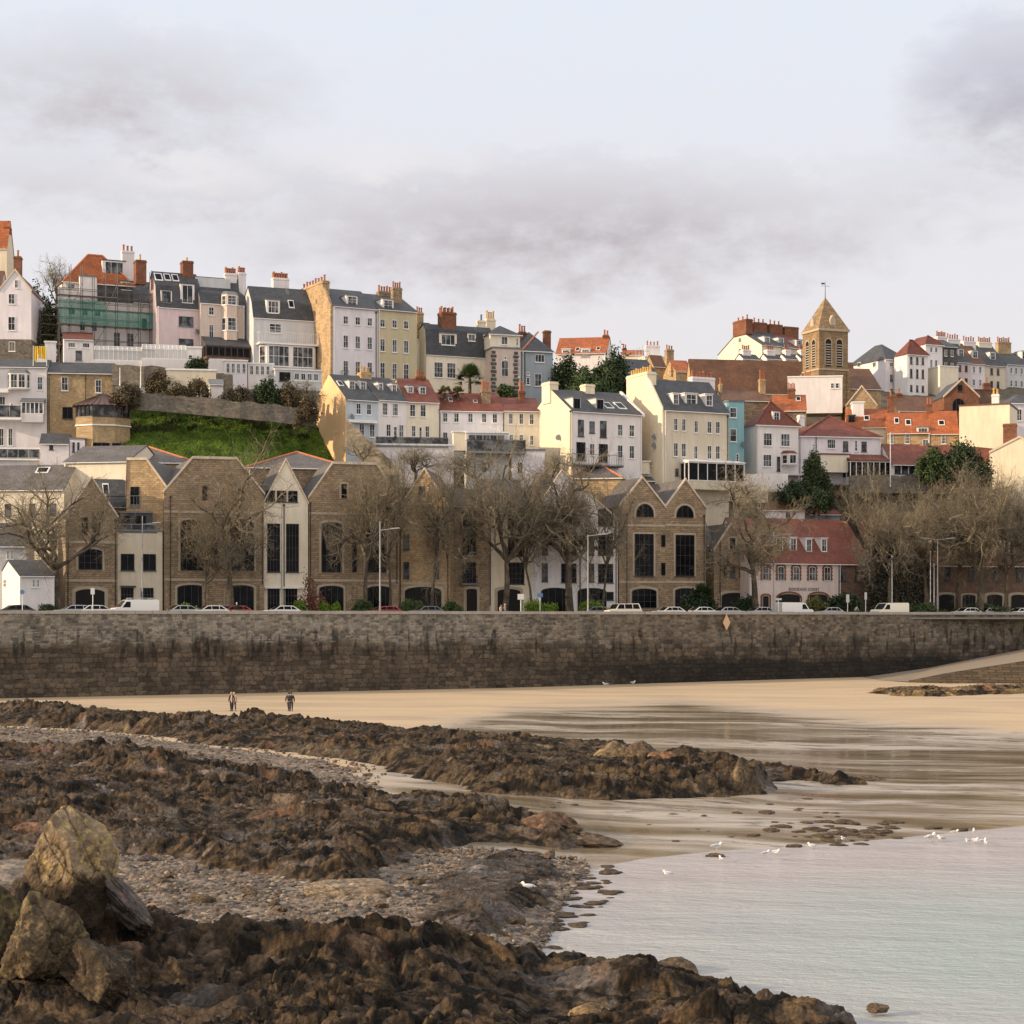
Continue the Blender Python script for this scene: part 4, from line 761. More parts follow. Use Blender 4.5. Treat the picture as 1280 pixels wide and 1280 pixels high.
H.dorm([(333,350,375,392)],'white','lead','wide'); H.skyl([(361,368,377,386)]); H.chim(340.5,360,348,6,'white',yl=5.5,dp=1.2,two=True); H.win([344],15,[(403,415)],'french')
H.bay(325,398,431,460,1.6,'white','lead',[(433,458)],'quad'); H.rails(325,398,416,429,1.9); H.dish(358,363)
H=low_building('veranda','white veranda storey with railing under the glazed bays of the grey house',344,402,274,18,486,462,'grey',5,'veranda'); H.win([371,379,387,395],6,[(465,474)],'twin').win([356],14,[(465,476)],'dark'); H.rails(362,402,476,486,.8)
H=House('tall_house','tall white house with stone gable and chimney wall topped by many pots',416,472,280,28,474,382,361,'lilac','slate',G=375,sink=8); 
m=MB(); m.prism([(.0,-6),(0,H.e),(H.v(409),H.rz-.9),(H.v(406),H.rz-.3),(H.v(378),H.rz-.3),(H.v(375.5),H.rz-1.6),(H.d,H.e),(H.d,-6)],-.35,-.02,'x'); m.build('stone_gable','gold',H.root)
H.gchim(377,406,356.5,8,'gold',low=4); H.dorm([(433,447,369.5,381.5)],'white','lead','french'); H.win([432,447,462],6.2,[(393.5,404),(417.5,434)],'sash').win([432,447,462],6.5,[(449.5,471)],'french'); H.rails(428,436,463,471,.5,'pipe'); H.rails(458,467,463,471,.5,'pipe'); H.pipe(470,387,474)
HH=H
H=House('tall_house','tall beige house with white dormer beside the tall white one',472.3,521,0,28,474,386,368,'beige','slate',D=H.d,after=HH,sink=8)
H.dorm([(478,492,374,386)],'white','lead','french'); H.win([478,493,507.5],6.2,[(398.5,408.5),(423,439)],'sash').win([478,493,507.5],6.5,[(453,473)],'french'); H.chim(472,492,365,6,'stone',dp=1); H.chim(490,501,360,4,'stone',yl=3.5)
H=House('side_house','narrow cream house with slate roof squeezed right of the tall beige house',530,541,296,26,476,412,404,'cream','slate',G=521,cat='house'); H.chim(520,528,391,3,'sand',yl=2)
H=House('mansard_house','wide cream house with slate mansard roof and palm trees before it',533,616,287,24,495,437,405.5,'palecream','slate',D=11,G=529,prof=[(0,437),(.10,412),(.45,405.5),(1,412)])
H.win([548,564],10.5,[(452,471)],'grid'); H.dorm([(549,571,417,432)],'palecream','lead','tri'); H.dorm([(584,595,417,427)],'palecream','lead','twin'); H.dorm([(604,613,418,428)],'palecream','lead','twin'); H.chim(549.5,568,391,4,'brick',dp=1.6,two=True); H.chim(597,606,401,1,'cream',yl=2.0,pot='lead'); H.chim(607,618,399,4,'cream',yl=5,pot='ypot',ph=1.1)
H=House('corner_house','cream corner house with dark quoins and tall arched window',615.5,651,287.5,18,500,435,435,'pinkbeige','lead',D=8,kind='flat')
m=MB()
for x in (617,645):
    u=H.u(x)
    for i in range(12):
        z=H.e-.4-i*.58; d=.45 if i%2 else .3; m.box(u-d,u+d,-.05,.1,z-.45,z)
m.build('quoins','darkstone',H.root); H.win([631],8.5,[(450,470)],'redarch').win([631.5],3,[(445,449)],'one').win([648.5],2.4,[(447,470)],'sash')
H5=House('attic_storey','cream attic storey with slate hip roof on the quoined corner house',613,650,288,18,434.5,417.5,408,'palecream','slate',D=7,kind='hip',sink=0,inset=2.6); H5.root.name='attic'; H5.win([630.5],8,[(420,430)],'twin').win([646.5],3,[(421,431)],'sash')
def reparent(child,parent_house,name):
    # the attic belongs to the corner house: keep its place, hang its meshes under the house's own empty
    Mc=Matrix.Translation(child.root.location)@Matrix.Rotation(child.a,4,'Z'); Mp=Matrix.Translation(parent_house.root.location)@Matrix.Rotation(parent_house.a,4,'Z'); K=Mp.inverted()@Mc
    for o in [o for o in COL.objects if o.parent==child.root]: o.parent=parent_house.root; o.matrix_parent_inverse=K
    bpy.data.objects.remove(child.root)
reparent(H5,H,'attic')
H=House('hipped_house','blue grey house with hipped slate roof and orange ridge tiles',652,691,290,18,496,438.5,416,'bluegrey','slate',D=10,kind='hip',inset=4,cat='house')
H.win([674.5],11.5,[(442.5,452)],'tri').win([672.5],8.5,[(466.5,482)],'sash2').win([660],5,[(471,481)],'door').win([660],4,[(465.5,468.5)],'one'); H.chim(648,657,415,3,'brick',yl=5,ph=1.0); H.chim(679.5,687.5,413.5,0,'brick',yl=5)
g=MB(); g.tube((0,-.2,H.e+.1),(4,4,H.rz+.1),.14,.14,6); g.build('ridge_tiles','ridge',H.root); H.pipe(656,440,480)
H=House('red_roofed_house','white house with long orange red roof seen above the dark evergreen trees',695,758,330,-10,470,442,423.5,'white','orangetile',D=9,cat='house'); H.dorm([(702,713,436.5,444.5),(726,738,436,444)],'white','white','wide'); H.chim(754,761,419,2,'brick',dp=1.2); H.skyl([(719,724,436,440),(745,750,435,439)])
# hilltop clutter between 770 and 870
H=House('distant_house','distant orange roofed cottage right of the long red roof on the skyline',777,802,400,-8,470,444,438.5,'cream','orangetile'); H.chim(778,783,435.5,2,'brick')
H=House('distant_building','distant white parapeted block with a row of small openings on the skyline',806,841,392,10,470,446,446,'palecream','wframe',kind='flat',D=8); H.win([812,817,822,827,832],2.6,[(448,452)],'one'); H.chim(807,824,432,4,'white',yl=3,pot='pot'); 
m=MB(); 
for i,(x,y0) in enumerate(((795,433),(799,432),(803,430),(807,433),(811,434))): m.tube((H.u(x,2),2,H.z(446)),(H.u(x,2),2,H.z(y0)),.07,.05,5)
m.tube((H.u(795,2),2,H.z(437)),(H.u(811,2),2,H.z(437)),.06,.06,5); m.build('mast_frame','steel',H.root)
H=House('stone_gabled_house','tan gabled house with brown roof on the skyline left of the church',817,832,380,24,478,457,444.5,'sand','browntile',G=806,GR=.5); H.chim(832,841,437,3,'gold',yl=5)
H=House('slate_roofed_house','low slate roofed house half hidden behind the dark evergreen crown',782,821,330,20,490,465,449,'bluegrey','slate',D=9)
H=House('orange_roofed_house','small house with a bright orange roof left of the big brown church roof',845,866,372,14,480,464,451,'gold','orangetile',D=8); H.chim(838,845,462,3,'sand',yl=2,pot='pot')
# ---- middle row
H=House('end_terrace_house','end terrace house with orange gable and pale blue front',433,472.5,262,28,560,498.5,469,'blue','slate',G=392,sink=14)
m=MB(); m.prism([(0,-14),(0,H.e+.08),(H.ry,H.rz+.1),(H.d,H.e+.08),(H.d,-14)],-.12,-.005,'x'); m.build('gable_render','orange',H.root)
H.gwin([419.5],5,[(502,511)],'sash').gwin([421],9,[(531.5,539)],'tri'); H.win([448,461],6.2,[(503,517)],'sash2').win([452,465],7,[(529,545)],'sash2'); H.dorm([(436,444,475.5,487)],'white','lead','sash'); H.dorm([(450,458,476.5,488)],'white','lead','sash'); H.dish(439,521); H.chim(449,462,466,3,'gold',pot='ypot',dp=1.4); H.box(436,472,524,527.5,.9,'wframe','porch_canopy'); H.skyl([(424,430,478,484)])
A1=H
H=House('terraced_house','white terraced house with slate roof next to the pale blue front',472.7,508.5,0,28,560,499,472,'white','slate',D=A1.d,after=A1,sink=12)
H.win([481,494],6.4,[(503,518.5)],'grid').win([485.5,501.5],5.5,[(530,545)],'sash2').win([494],5,[(532,549)],'door'); H.dorm([(472.5,479,478,489),(489.5,496,479.5,490.5)],'white','lead','sash'); A2=H
H=House('terraced_house','cream terraced house with red tiled roof and two slanted dormers',508.7,549,0,18,560,501.5,474,'palecream','red',D=A1.d,after=A2,sink=10)
H.win([515.7,528.7],6.6,[(505,520.5)],'sash2').win([517,534],5.5,[(532,546)],'sash').win([525.5],4,[(533,550)],'door'); H.dorm([(509,517,482,492),(524,532.5,483,493.5)],'white','lead','sash'); H.chim(519,531,471,3,'brick'); A3=H
H=House('terraced_house','long white terraced house with dark red roof and five upper windows',549.2,629,0,10,562,512.5,492,'white','red',D=9,after=A3,sink=10)
H.win([556.5,570.5,588,605,618.5],6,[(515.5,527.5)],'sash').win([556.5],6,[(540,548)],'twin'); H.skyl([(561,566,499,503.5),(592,597,501.5,505)]); H.chim(601.5,612,488,3,'stone',yl=2.5,dp=1.6,ph=1.2); H.pipe(549.8,513,550); A4=H
H=House('terraced_house','cream terraced house with bright red roof at the right end of the low terrace',629.3,676,0,10,580,513,498,'palecream','red',D=9,after=A4,sink=10)
H.win([638.5,651.5,664.5],5.2,[(517,530)],'sash2').win([639,651.5],5,[(543,550)],'sash').win([664.5],4,[(544,556)],'sash2'); H.chim(648.5,656,489,2,'brick',yl=4,ph=1.2); H.pipe(629.5,515,540)
H=low_building('glass_extension','modern flat roofed glass extension with grey balcony before the long white terrace',583,636,262,8,575,541,'grey',6,'extension',roof='wframe'); H.win([590,599,608,617,626],8.5,[(544,560)],'grey'); H.box(567,583,540,563,-1,'palecream','side_wall',back=3,roof='wframe'); H.rails(584,657,551,566,2.0,'pipe','lead',glass=True)
H=low_building('outbuilding','small white outbuilding with sloping top behind the bare trees below the extension',640,681,262,8,600,563,'lilac',4,roof='lead',sink=2); H.win([650],5,[(578,590)],'dark')
# white terrace wall below the terraced houses
H=low_building('garden_wall','white garden retaining wall below the terraced houses with patches of ivy',462,567,256,9,600,556,'white',1.0,'garden wall',roof='wframe',sink=1); H.rails(470,560,546,556,.1,'pipe','lead',nm='fence',glass=True)
H=House('gabled_house','cream gabled house with white five bay front and slate roof',715,802.5,262,27,580,513.5,488,'white','slate',G=664,sink=14)
m=MB(); m.prism([(0,-14),(0,H.e+.08),(H.ry,H.rz+.1),(H.d,H.e+.08),(H.d,-14)],-.12,-.005,'x'); m.build('gable_render','cream',H.root)
H.win([726,754],7.5,[(524,545)],'dark1').win([740],6.2,[(525,540)],'dark1').win([775,789.5],6.5,[(527,542)],'sash2').win([726],11.5,[(552.5,575)],'dark').win([740],6,[(553,568)],'sash2').win([754],11,[(553,576)],'dark').win([775,789.5],6.2,[(554,570)],'sash2')
H.dorm([(716,726,497,511.5),(745,755,498,512)],'grey','lead','dark',nm='box_dormer'); H.skyl([(758,768,505,512),(774,784,505,513)]); H.gchim(680,690,478,0,'cream',x1=1.0); H.chim(728.5,740,481,0,'cream',dp=1.6); H.pipe(712.5,515,580); H.dish(701,547,True); H.rails(716,779,568,581,1.4,'lead','slate')
m=MB(); m.prism([(-.3,H.e+.05),(H.ry,H.rz+.42),(H.ry,H.rz),( -.3,H.e-.3)],H.w-.1,H.w+.3,'x'); m.build('parapet','white',H.root)
H=House('tall_gabled_house','tall cream house with big white chimney and four dormers',830,911,266,25,600,511.5,475,'buff','slate',G=783,sink=14)
m=MB(); yc=H.ry; m.prism([(0,-14),(0,H.e+.1),(H.v(815),H.rz-.6),(H.v(811),H.rz+.2),(H.v(786),H.rz-.5),(H.d,H.e+.1),(H.d,-14)],-.25,-.005,'x'); m.build('gable_wall','cream',H.root)
H.gchim(785,811,467.5,9,'cream',pot='ypot',x0=-.26,x1=1.2,low=7); H.chim(863,891,472,6,'white',pot='pot',dp=1.2,yl=H.ry+1)
H.win([844.5,854.5],5,[(522.5,537.5)],'sash2').win([870,886.5,897],5,[(523.5,539)],'sash2').win([844.5,854.5],5.4,[(553,570)],'sash2').win([869.5],5,[(556,572)],'sash2').win([886.5,897],5.4,[(554.5,571.5)],'sash2').win([846,854],4,[(585,594)],'dark1')
H.dorm([(841,848.5,492,506),(856,871.5,492,506),(881.5,891,493,508)],'white','white','sash'); H.dish(821,546.5,True); H.dish(821,557,True); H.pipe(909.5,517,590)
H.glaz(861,930,577,604,2.2,6,'wframe','darkglass','wframe','conservatory',rise=.4)
H=House('bungalow','low grey roofed bungalow in front of the tall cream gabled house',797,858,268.5,12,610,582,577,'white','slate',D=6,kind='hip',inset=3,cat='bungalow',sink=2); H.win([824,833,842],7,[(589,598)],'dark1'); H.box(782,812,577,592,.8,'palecream','flat_roofed_porch',roof='wframe')
H=House('flat_fronted_house','narrow teal blue flat roofed house beside the tall cream one',911,930,279,20,590,502,502,'teal','lead',D=9,kind='flat',sink=10); H.win([916.3],8.5,[(509,522),(535.5,552)],'one').win([921.5],4,[(567,577)],'door'); H.dish(928,555)
H=House('villa','white villa with red hipped roof and single roof dormer',946,998,279,20,597,531,502,'white','red',G=929,kind='hip',inset=4,cat='house',sink=3)
H.win([959.5,981.5],11,[(541,557)],'wide').win([959,],11,[(567.5,583)],'wide').win([973],4,[(570,588)],'dark1'); H.bay(979,998,566,581,1.2,'white','red',[(568,579)],'twin'); H.dorm([(966,975,514,527)],'white','red','sash'); H.rails(984,1012,581,592,1.5,glass=False); H.chim(998,1004,519,0,'white',yl=3)
H=House('villa','white villa with broad red hipped roof and tiled veranda',1001,1101,284,12,600,545,520,'lilac','red',D=10,kind='hip',inset=7,cat='house',sink=2)
H.win([1039],10,[(548,560)],'quad').win([1057,1080],6,[(550,563)],'dark1').win([1070],4,[(549,563)],'door'); H.pipe(1020,546,575)
H.glaz(1063,1114,576,599,3,7,'wframe','darkglass','red','veranda',rise=1.1,rm='red'); H.box(1026,1062,568,590,2,'palecream','front_porch',roof='red')
H=House('veranda_wing','low wing with dark red tiled roof and glazed veranda right of the villa',1114,1160,283,8,603,578,556,'white','red',D=8,cat='house',ov=.6,sink=1); H.win([1122,1131,1140,1149],7,[(581,592)],'dark1')
# ---- church
H=House('church','church nave with vast brown tiled roof and golden stone gable',866,1072,345,9,520,490,450,'gold','browntile',G=856,D=16,cat='church',sink=6); 
H=House('chancel','lower brown roofed chancel at the right end of the church',1058,1101,340,12,520,485,461,'gold','browntile',D=11,cat='church')
def tower():
    Y=335; a=R(21); L=1024; sc=Y/F; X=(L-640)*sc; z0=CZ+(HOR-500)*sc; rt=empty('church_tower',(X,Y,z0),a,'square golden stone church tower with louvred belfry and pyramid spire','church tower')
    k=(1060-640)/F; w=(k*Y-X)/(math.cos(a)-k*math.sin(a)); Z=lambda py:CZ+(HOR-py)*sc-z0; m=MB(); m.box(0,w,0,w,-4,Z(413)); m.build('shaft','tower',rt)
    m=MB(); m.box(-.25,w+.25,-.25,w+.25,Z(413)+.003,Z(410)); m.build('string_course','trim',rt); m=MB(); m.box(-.12,w+.12,-.12,w+.12,Z(462),Z(460)); m.build('string_course','trim',rt)
    for x,y in((0,0),(w,0),(0,w),(w,w)): m=MB(); m.box(x-.3,x+.3,y-.3,y+.3,-4,Z(463)); m.build('buttress','tower',rt)
    m=MB(); e=Z(410)+.003; c=w/2; ap=(c,c,Z(367)+.0); m.add([(-.15,-.15,e),(w+.15,-.15,e),(w+.15,w+.15,e),(-.15,w+.15,e),ap],[(0,1,4),(1,2,4),(2,3,4),(3,0,4),(3,2,1,0)]); sp=m.build('spire','tower',rt)
    m=MB()
    for rz in (0,1,3):
        q=MB(); q.prism([(-.55,e),(-.55,e+1.6),(0,e+2.5),(.55,e+1.6),(.55,e)],-c*.93,-c*.2,'y'); M=Matrix.Translation((c,c,0))@Matrix.Rotation(rz*math.pi/2,4,'Z'); m.add([M@Vector(v) for v in q.v],q.f)
    m.build('lucarne','trim',sp); m=MB(); m.tube((c,c,Z(370)),(c,c,Z(347)),.08,.03,6); m.tube((c-.9,c,Z(353)),(c+.9,c,Z(353)),.03,.03,5); m.box(c-.8,c-.1,c-.02,c+.02,Z(351),Z(349)); m.build('weather_vane','pipe',sp)
    for f in(0,1):
        for t in(.31,.69):
            o=outline(1.15,Z(423)-Z(457),.55); m=MB(); m.prism(o,-.03,.05,'y'); loc=(w*t,-.02,Z(457)) if not f else (-.02,w*t,Z(457)); ar=m.build('belfry_opening','dark',rt,loc,(0,0,-math.pi/2 if f else 0))
            m=MB(); hh=Z(423)-Z(457)
            for i in range(9): zz=.2+i*(hh-.8)/9; m.box(-.48,.48,-.08,-.035,zz,zz+.16)
            m.build('louvres','trim',ar); m=MB(); oo=outline(1.5,hh+.2,.72); ii=outline(1.16,hh,.56); n=len(oo); m.add([(x,-.09,z) for x,z in oo]+[(x,-.09,z) for x,z in ii]+[(x,0.0,z) for x,z in oo]+[(x,0.0,z) for x,z in ii],[q for i in range(n) for q in ((i,(i+1)%n,(i+1)%n+n,i+n),(i,i+2*n,(i+1)%n+2*n,(i+1)%n),(i+n,(i+1)%n+n,(i+1)%n+3*n,i+3*n))]); m.build('arch_surround','trim',ar)
tower()
# ---- terrace behind the church
H=House('white_gabled_house','bright white gabled end house of the terrace behind the church roof',952.5,976,372,26,470,431,413.5,'palecream','slate',G=898,cat='house'); H.gchim(918,934.5,400.5,3,'brick',x1=1.2); H.dorm([(955,962.5,420.5,428.5)],'white','lead','grid'); H.gwin([925,],3.5,[(422.5,428),(436,441)],'sash'); T=H
H=House('terraced_house','second slate roofed house of the terrace left of the church tower',976.2,991,0,26,470,433.5,415,'buff','slate',D=T.d,after=T); H.chim(940,956.5,403.5,3,'brick',dp=1.3); H.dorm([(972.5,980,422,429.5)],'white','lead','grid'); T2=H
H=House('terraced_house','third house with dark red roof behind the left edge of the church tower',991.2,1013,0,26,470,435,417,'buff','red',D=T.d,after=T2); H.chim(960,976,406,3,'brick',dp=1.3); H.chim(979,996,409,0,'brick',dp=1.3); H.dorm([(995,1003,425,434)],'white','lead','grid')
for l,r_,lab in ((924,941,'leftmost'),(954,971,'middle'),(977,990,'third'),(996,1009,'rightmost')):
    H=House('cottage',f'{lab} of the small white chimney gables just above the church roof ridge',l+5,r_+8,360,24,470,448,443,'white','slate',G=l-2,cat='cottage'); H.chim(l+3 if l<950 else l+3,r_-4,437.5,4,'white',dp=1.2,pot='pot')
# ---- between church and the right terrace
H=House('white_block','bright white flat roofed building with sloping top and two small windows',985,1053,318,-8,502,472,472,'white','wframe',D=6,kind='flat',cat='building',sink=2); H.win([1040.5,1046.5],4.5,[(479.5,486.5)],'one'); H.chim(1005,1014,471,4,'brick')
H=House('orange_roofed_house','house with bright orange roof and skylight in front of the church roof',966,1008,296,-6,530,513,495,'stone','orangetile',D=7,cat='house'); H.skyl([(995,1001,497.5,502.5)]); H.chim(985,994,486,5,'brick',yl=3,pot='pot')
H=House('chimney_house','low brown roofed house carrying a tall golden chimney below the church roof',905,962,300,10,530,500,489,'stone','browntile',D=7,cat='house'); H.chim(949,956,474,3,'gold',yl=3,pot='pot',ph=1.2); H.chim(899,902,480,1,'sand',yl=3,pot='pot')
H=House('gabled_house','small tan stone gabled house with orange roof below the chancel',1058,1096,316,-3,540,507,483.5,'gold','orangetile',kind='gy',D=9,cat='house')
H=low_building('roof_terrace','low white roof box beside dark fence under the tan stone gable',1066,1080,304,-4,515,503.5,'white',3,'outbuilding'); 
H=House('orange_roofed_house','long orange tiled roof with skylights in the sunlit cluster left part',1058,1110,302,-8,545,534,512.5,'cream','orangetile',D=8,cat='house'); H.skyl([(1080,1087,521,527)]); H.dorm([(1060,1069,519,529)],'darkstone','lead','dark'); H.chim(1109,1118,495,1,'brick',yl=4,dp=1.4)
H=House('stone_house','golden stone house with orange roof and white dormer in the sunlit cluster',1109,1163,298,-8,575,541,517,'gold','orangetile',D=8,cat='house'); H.win([1114.5,1134],5.4,[(543.5,555)],'grid').win([1157],7,[(550,558)],'twin'); H.skyl([(1118,1124,524,531),(1132,1139,526,533)]); H.dorm([(1146,1161,534,542)],'white','lead','tri'); T=H
H=House('stone_house','golden stone house with orange roof right of the one with white dormer',1163.3,1198,0,-8,580,541.5,515,'gold','orangetile',D=8,after=T,cat='house'); H.win([1179.5],6,[(543.5,555)],'grid'); H.skyl([(1173,1181,527,533)]); H.chim(1158,1165,505,2,'brick',yl=4)
H=House('brown_roofed_hall','long brown tiled hall roof behind the orange roofed cluster',1122,1200,330,6,540,513,496.5,'brownstone','browntile',D=8,cat='hall'); H.chim(1120,1127,492,1,'brick')
H=House('brick_gable_building','red brick gable with dark loft opening and arched window',1180,1224,322,3,540,496,475,'brick','slate',kind='gy',D=9,cat='building'); H.win([1200],5.5,[(481,489)],'dark'); H.win([1198],15,[(498,514)],'half')
H=low_building('red_roofed_shed','low dark red roofed wall building right of the brick gable',1217,1246,324,3,530,488,'brownstone',5,'outbuilding',roof='red'); H.chim(1229,1237,479,1,'brick')
H=House('flat_fronted_house','large blank cream wall glowing in the sun right of the orange roofs',1199,1262,294,-22,600,508,508,'cream','browntile',D=9,kind='flat',cat='house',sink=10); H.chim(1240,1249,493,2,'white',yl=2,pot='ypot')
H=House('box_house','grey white house with slate lid roof at the right edge behind the blank cream wall',1262,1300,304,6,560,504,494,'lilac','slate',D=8,kind='hip',inset=3,cat='house'); H.win([1272.5],10,[(511,526)],'wide')
H=House('gabled_house','cream gabled house with brick chimney at the right edge',1237,1303,284,-16,620,566,548,'cream','red',D=10,kind='gy',cat='house',inset=4.3,sink=8); H.chim(1254,1271,530,0,'brick',yl=.9,dp=1.6,zb=2)
H=House('shed_house','low red tiled roof between the dark evergreens and the gabled cream house',1200,1242,290,-10,600,577,560,'cream','red',D=7,cat='house'); H=House('red_roofed_house','lower red tiled roof beside the terrace flagpole',1148,1200,288,-6,600,578,558,'stone','red',D=7,cat='house')
# ---- right hand hilltop terrace
H=House('villa','white villa with grey hipped slate roof right of the church tower',1107,1137,388,24,492,449,431,'lilac','slate',G=1060,kind='hip',cat='house',inset=5.5); H.win([1114],4,[(453,458)],'sash').win([1114],4.2,[(467.5,478),(485,492)],'sash').win([1123],2.5,[(453,459),(467,478)],'sash').win([1129.5],3.6,[(451,458),(465,473)],'sash'); H.gwin([1074,1093],4,[(453,459)],'twin')
H=House('red_roofed_house','tall white house with red hipped roof next to the grey roofed villa',1134,1160,384,24,492,443,425,'white','red',G=1118,kind='hip',cat='house'); H.win([1139,1146.5,1153.5],2.8,[(446,454.5),(461,472),(481,489)],'dark1')
H=House('red_roofed_house','tallest white house with red roof in the right hand terrace',1157,1178,392,24,492,430.5,421,'white','red',G=1128,kind='hip',cat='house'); H.win([1164,1170],3,[(433,440),(449,460),(470,478)],'twin'); H.rails(1158,1171,474,480,1); T=H
rw=[('terraced_house','dark slate hung house with white chimney in the right hand terrace',1178,1196,433,424,'darkstone','slate'),('terraced_house','pink house in the right hand terrace',1196,1213.5,452,427,'pink','slate'),('terraced_house','white house right of the pink one in the right hand terrace',1213.5,1231,454,430,'lilac','browntile'),('terraced_house','grey house third from the right end of the hilltop terrace',1231,1258,456,432,'buff','slate'),('terraced_house','white house at the right photo edge in the hilltop terrace',1258,1310,455,441,'grey','slate')]
T=None
for i,(n_,lb,l,r_,ev,rg,wm,rm) in enumerate(rw):
    H=House(n_,lb,l,r_,396+i*6,20,500,ev,rg,wm,rm,D=11,cat='house',sink=4)
    H.chim([1170,1183,1203,1222,1246][i],[1182,1198,1218,1238,1262][i],[421,424,427,428,428][i],[6,5,5,7,7][i],['white','white','white','palecream','sand'][i],dp=1.2,ph=1.0)
    c=(l+r_)/2
    if i: H.dorm([(c-7,c,ev-16,ev-6),],'white','lead','sash')
    H.win([c-5,c+3] if i<4 else [1264,1270,1277,1285],3,[(ev+4,ev+12),(ev+20,ev+28)],'dark1' if i%2 else 'sash')
H=low_building('garden_wall','cream garden wall with parapet below the right hand terrace',1175,1198,385,20,500,458,'palecream',6,'wall',roof='wframe')
# ---- left side, middle height
H=House('white_villa','white villa with bay windows and balconies at the left edge',-30,58.5,262,6,560,458,450,'white','slate',D=8,cat='house',sink=16)
H.bay(9,37,466,487,.9,'white','lead',[(468,485)],'sash2'); H.win([50],6.5,[(470,486.5)],'sash2').win([2,13],6,[(535,557)],'sash').win([3],7,[(495,507)],'twin').win([15],4,[(503,508)],'one'); H.rails(-30,26,508,524,2.2,glass=True); H.box(-30,10,485,490,1.5,'wframe','canopy'); H.glaz(27,54,502,520,1.4,5,'wframe','glass','lead','bay_conservatory',rise=.5,sill=.3); H.bay(-16,-2,466,487,.9,'white','lead',[(468,485)]); T=H
H=House('sandstone_house','sandstone brick house with two sash windows beside the white villa',59.5,141,0,8,575,465.5,454,'sand','slate',D=7,after=T,cat='house',sink=14); H.win([81],8,[(471,488)],'sash').win([123],7,[(474,490)],'sash').win([84.5],13,[(508.5,523)],'dark'); H.pipe(107,466,505); H.chim(45,58,444,2,'white',yl=3)
def gazebo():
    Y=258; sc=Y/F; c=PX(129,567,Y); rt=empty('garden_room',c,R(14),'octagonal brown garden room with ribbed metal roof on beige brick base','garden room'); w=36*sc; Z=lambda py:(567-py)*sc
    def ring(r,z,n=8): return [(r*math.cos(2*math.pi*(i+.5)/n),r*math.sin(2*math.pi*(i+.5)/n)*.8+.5,z) for i in range(n)]
    def drum(r,z0,z1): return MB().add(ring(r,z0)+ring(r,z1),[(i,(i+1)%8,(i+1)%8+8,i+8) for i in range(8)]+[tuple(range(7,-1,-1)),tuple(range(8,16))])
    drum(w*.98,-6,Z(534)).build('base_wall','sand',rt); drum(w*1.03,Z(534),Z(532.5)).build('white_band','wframe',rt); drum(w,Z(532.5),Z(523)).build('parapet','sand',rt); drum(w*.96,Z(523),Z(508.5)).build('glazing','glass',rt)
    m=MB(); A=ring(w*.98,Z(523)); B=ring(w*.98,Z(508))
    for i in range(8):
        for k in range(4): f=k/4; p=[A[i][j]*(1-f)+A[(i+1)%8][j]*f for j in range(3)]; m.tube(p,(p[0],p[1],Z(508)),.07 if k else .11,.07 if k else .11,4)
        m.tube(A[i],A[(i+1)%8],.1,.1,4); m.tube(B[i],B[(i+1)%8],.12,.12,4)
    m.build('frame','brframe',rt); m=MB(); m.add(ring(w*1.12,Z(508.5))+ring(w*.12,Z(493)),[(i,(i+1)%8,(i+1)%8+8,i+8) for i in range(8)]+[tuple(range(7,-1,-1)),tuple(range(8,16))]); rf=m.build('roof','copper',rt)
    m=MB(); A=ring(w*1.12,Z(508.5)+.05); B=ring(w*.12,Z(493)+.05)
    for i in range(8):
        for k in range(4): f=k/4; p=[A[i][j]*(1-f)+A[(i+1)%8][j]*f for j in range(3)]; q=[B[i][j]*(1-f)+B[(i+1)%8][j]*f for j in range(3)]; m.tube(p,q,.05,.05,4)
    m.tube((0,.5,Z(493)),(0,.5,Z(490)),.12,.03,6); m.build('roof_ribs','brframe',rf)
    for x in (-.9,.2,1.6): copies_window(rt,(x,-w*.73,Z(564)),0,1.1,.9,'dark')
gazebo()
H=House('lean_to_shed','white shed with dark slate lean-to roof below the sandstone house',50,86,254,8,580,554,543,'lilac','slate',D=5,cat='shed',sink=2); H.win([64],5,[(556,562)],'dark1')
H=low_building('glass_balcony_wing','pale wing with glass balcony front at the left edge below the villa',-30,50,255,6,590,561,'grey',4,'building',roof='wframe',sink=3); H.rails(-30,49,561,573,.3,'rail','wframe',glass=True)
H=low_building('white_outbuilding','white outbuilding with steps and gate between shed and octagonal garden room',87,106,255,8,580,549,'lilac',3,'outbuilding',roof='lead',sink=2); H.win([92,98],3,[(553,565)],'dark1')
H=House('garden_shed','small white shed with red brown roof under the scaffolded house',80,117,270,14,452,424,416,'white','red',G=69,GR=.5,cat='shed'); H.win([89.5,107.5],9,[(428,434)],'tri').win([98.5],8,[(438,450)],'grey')
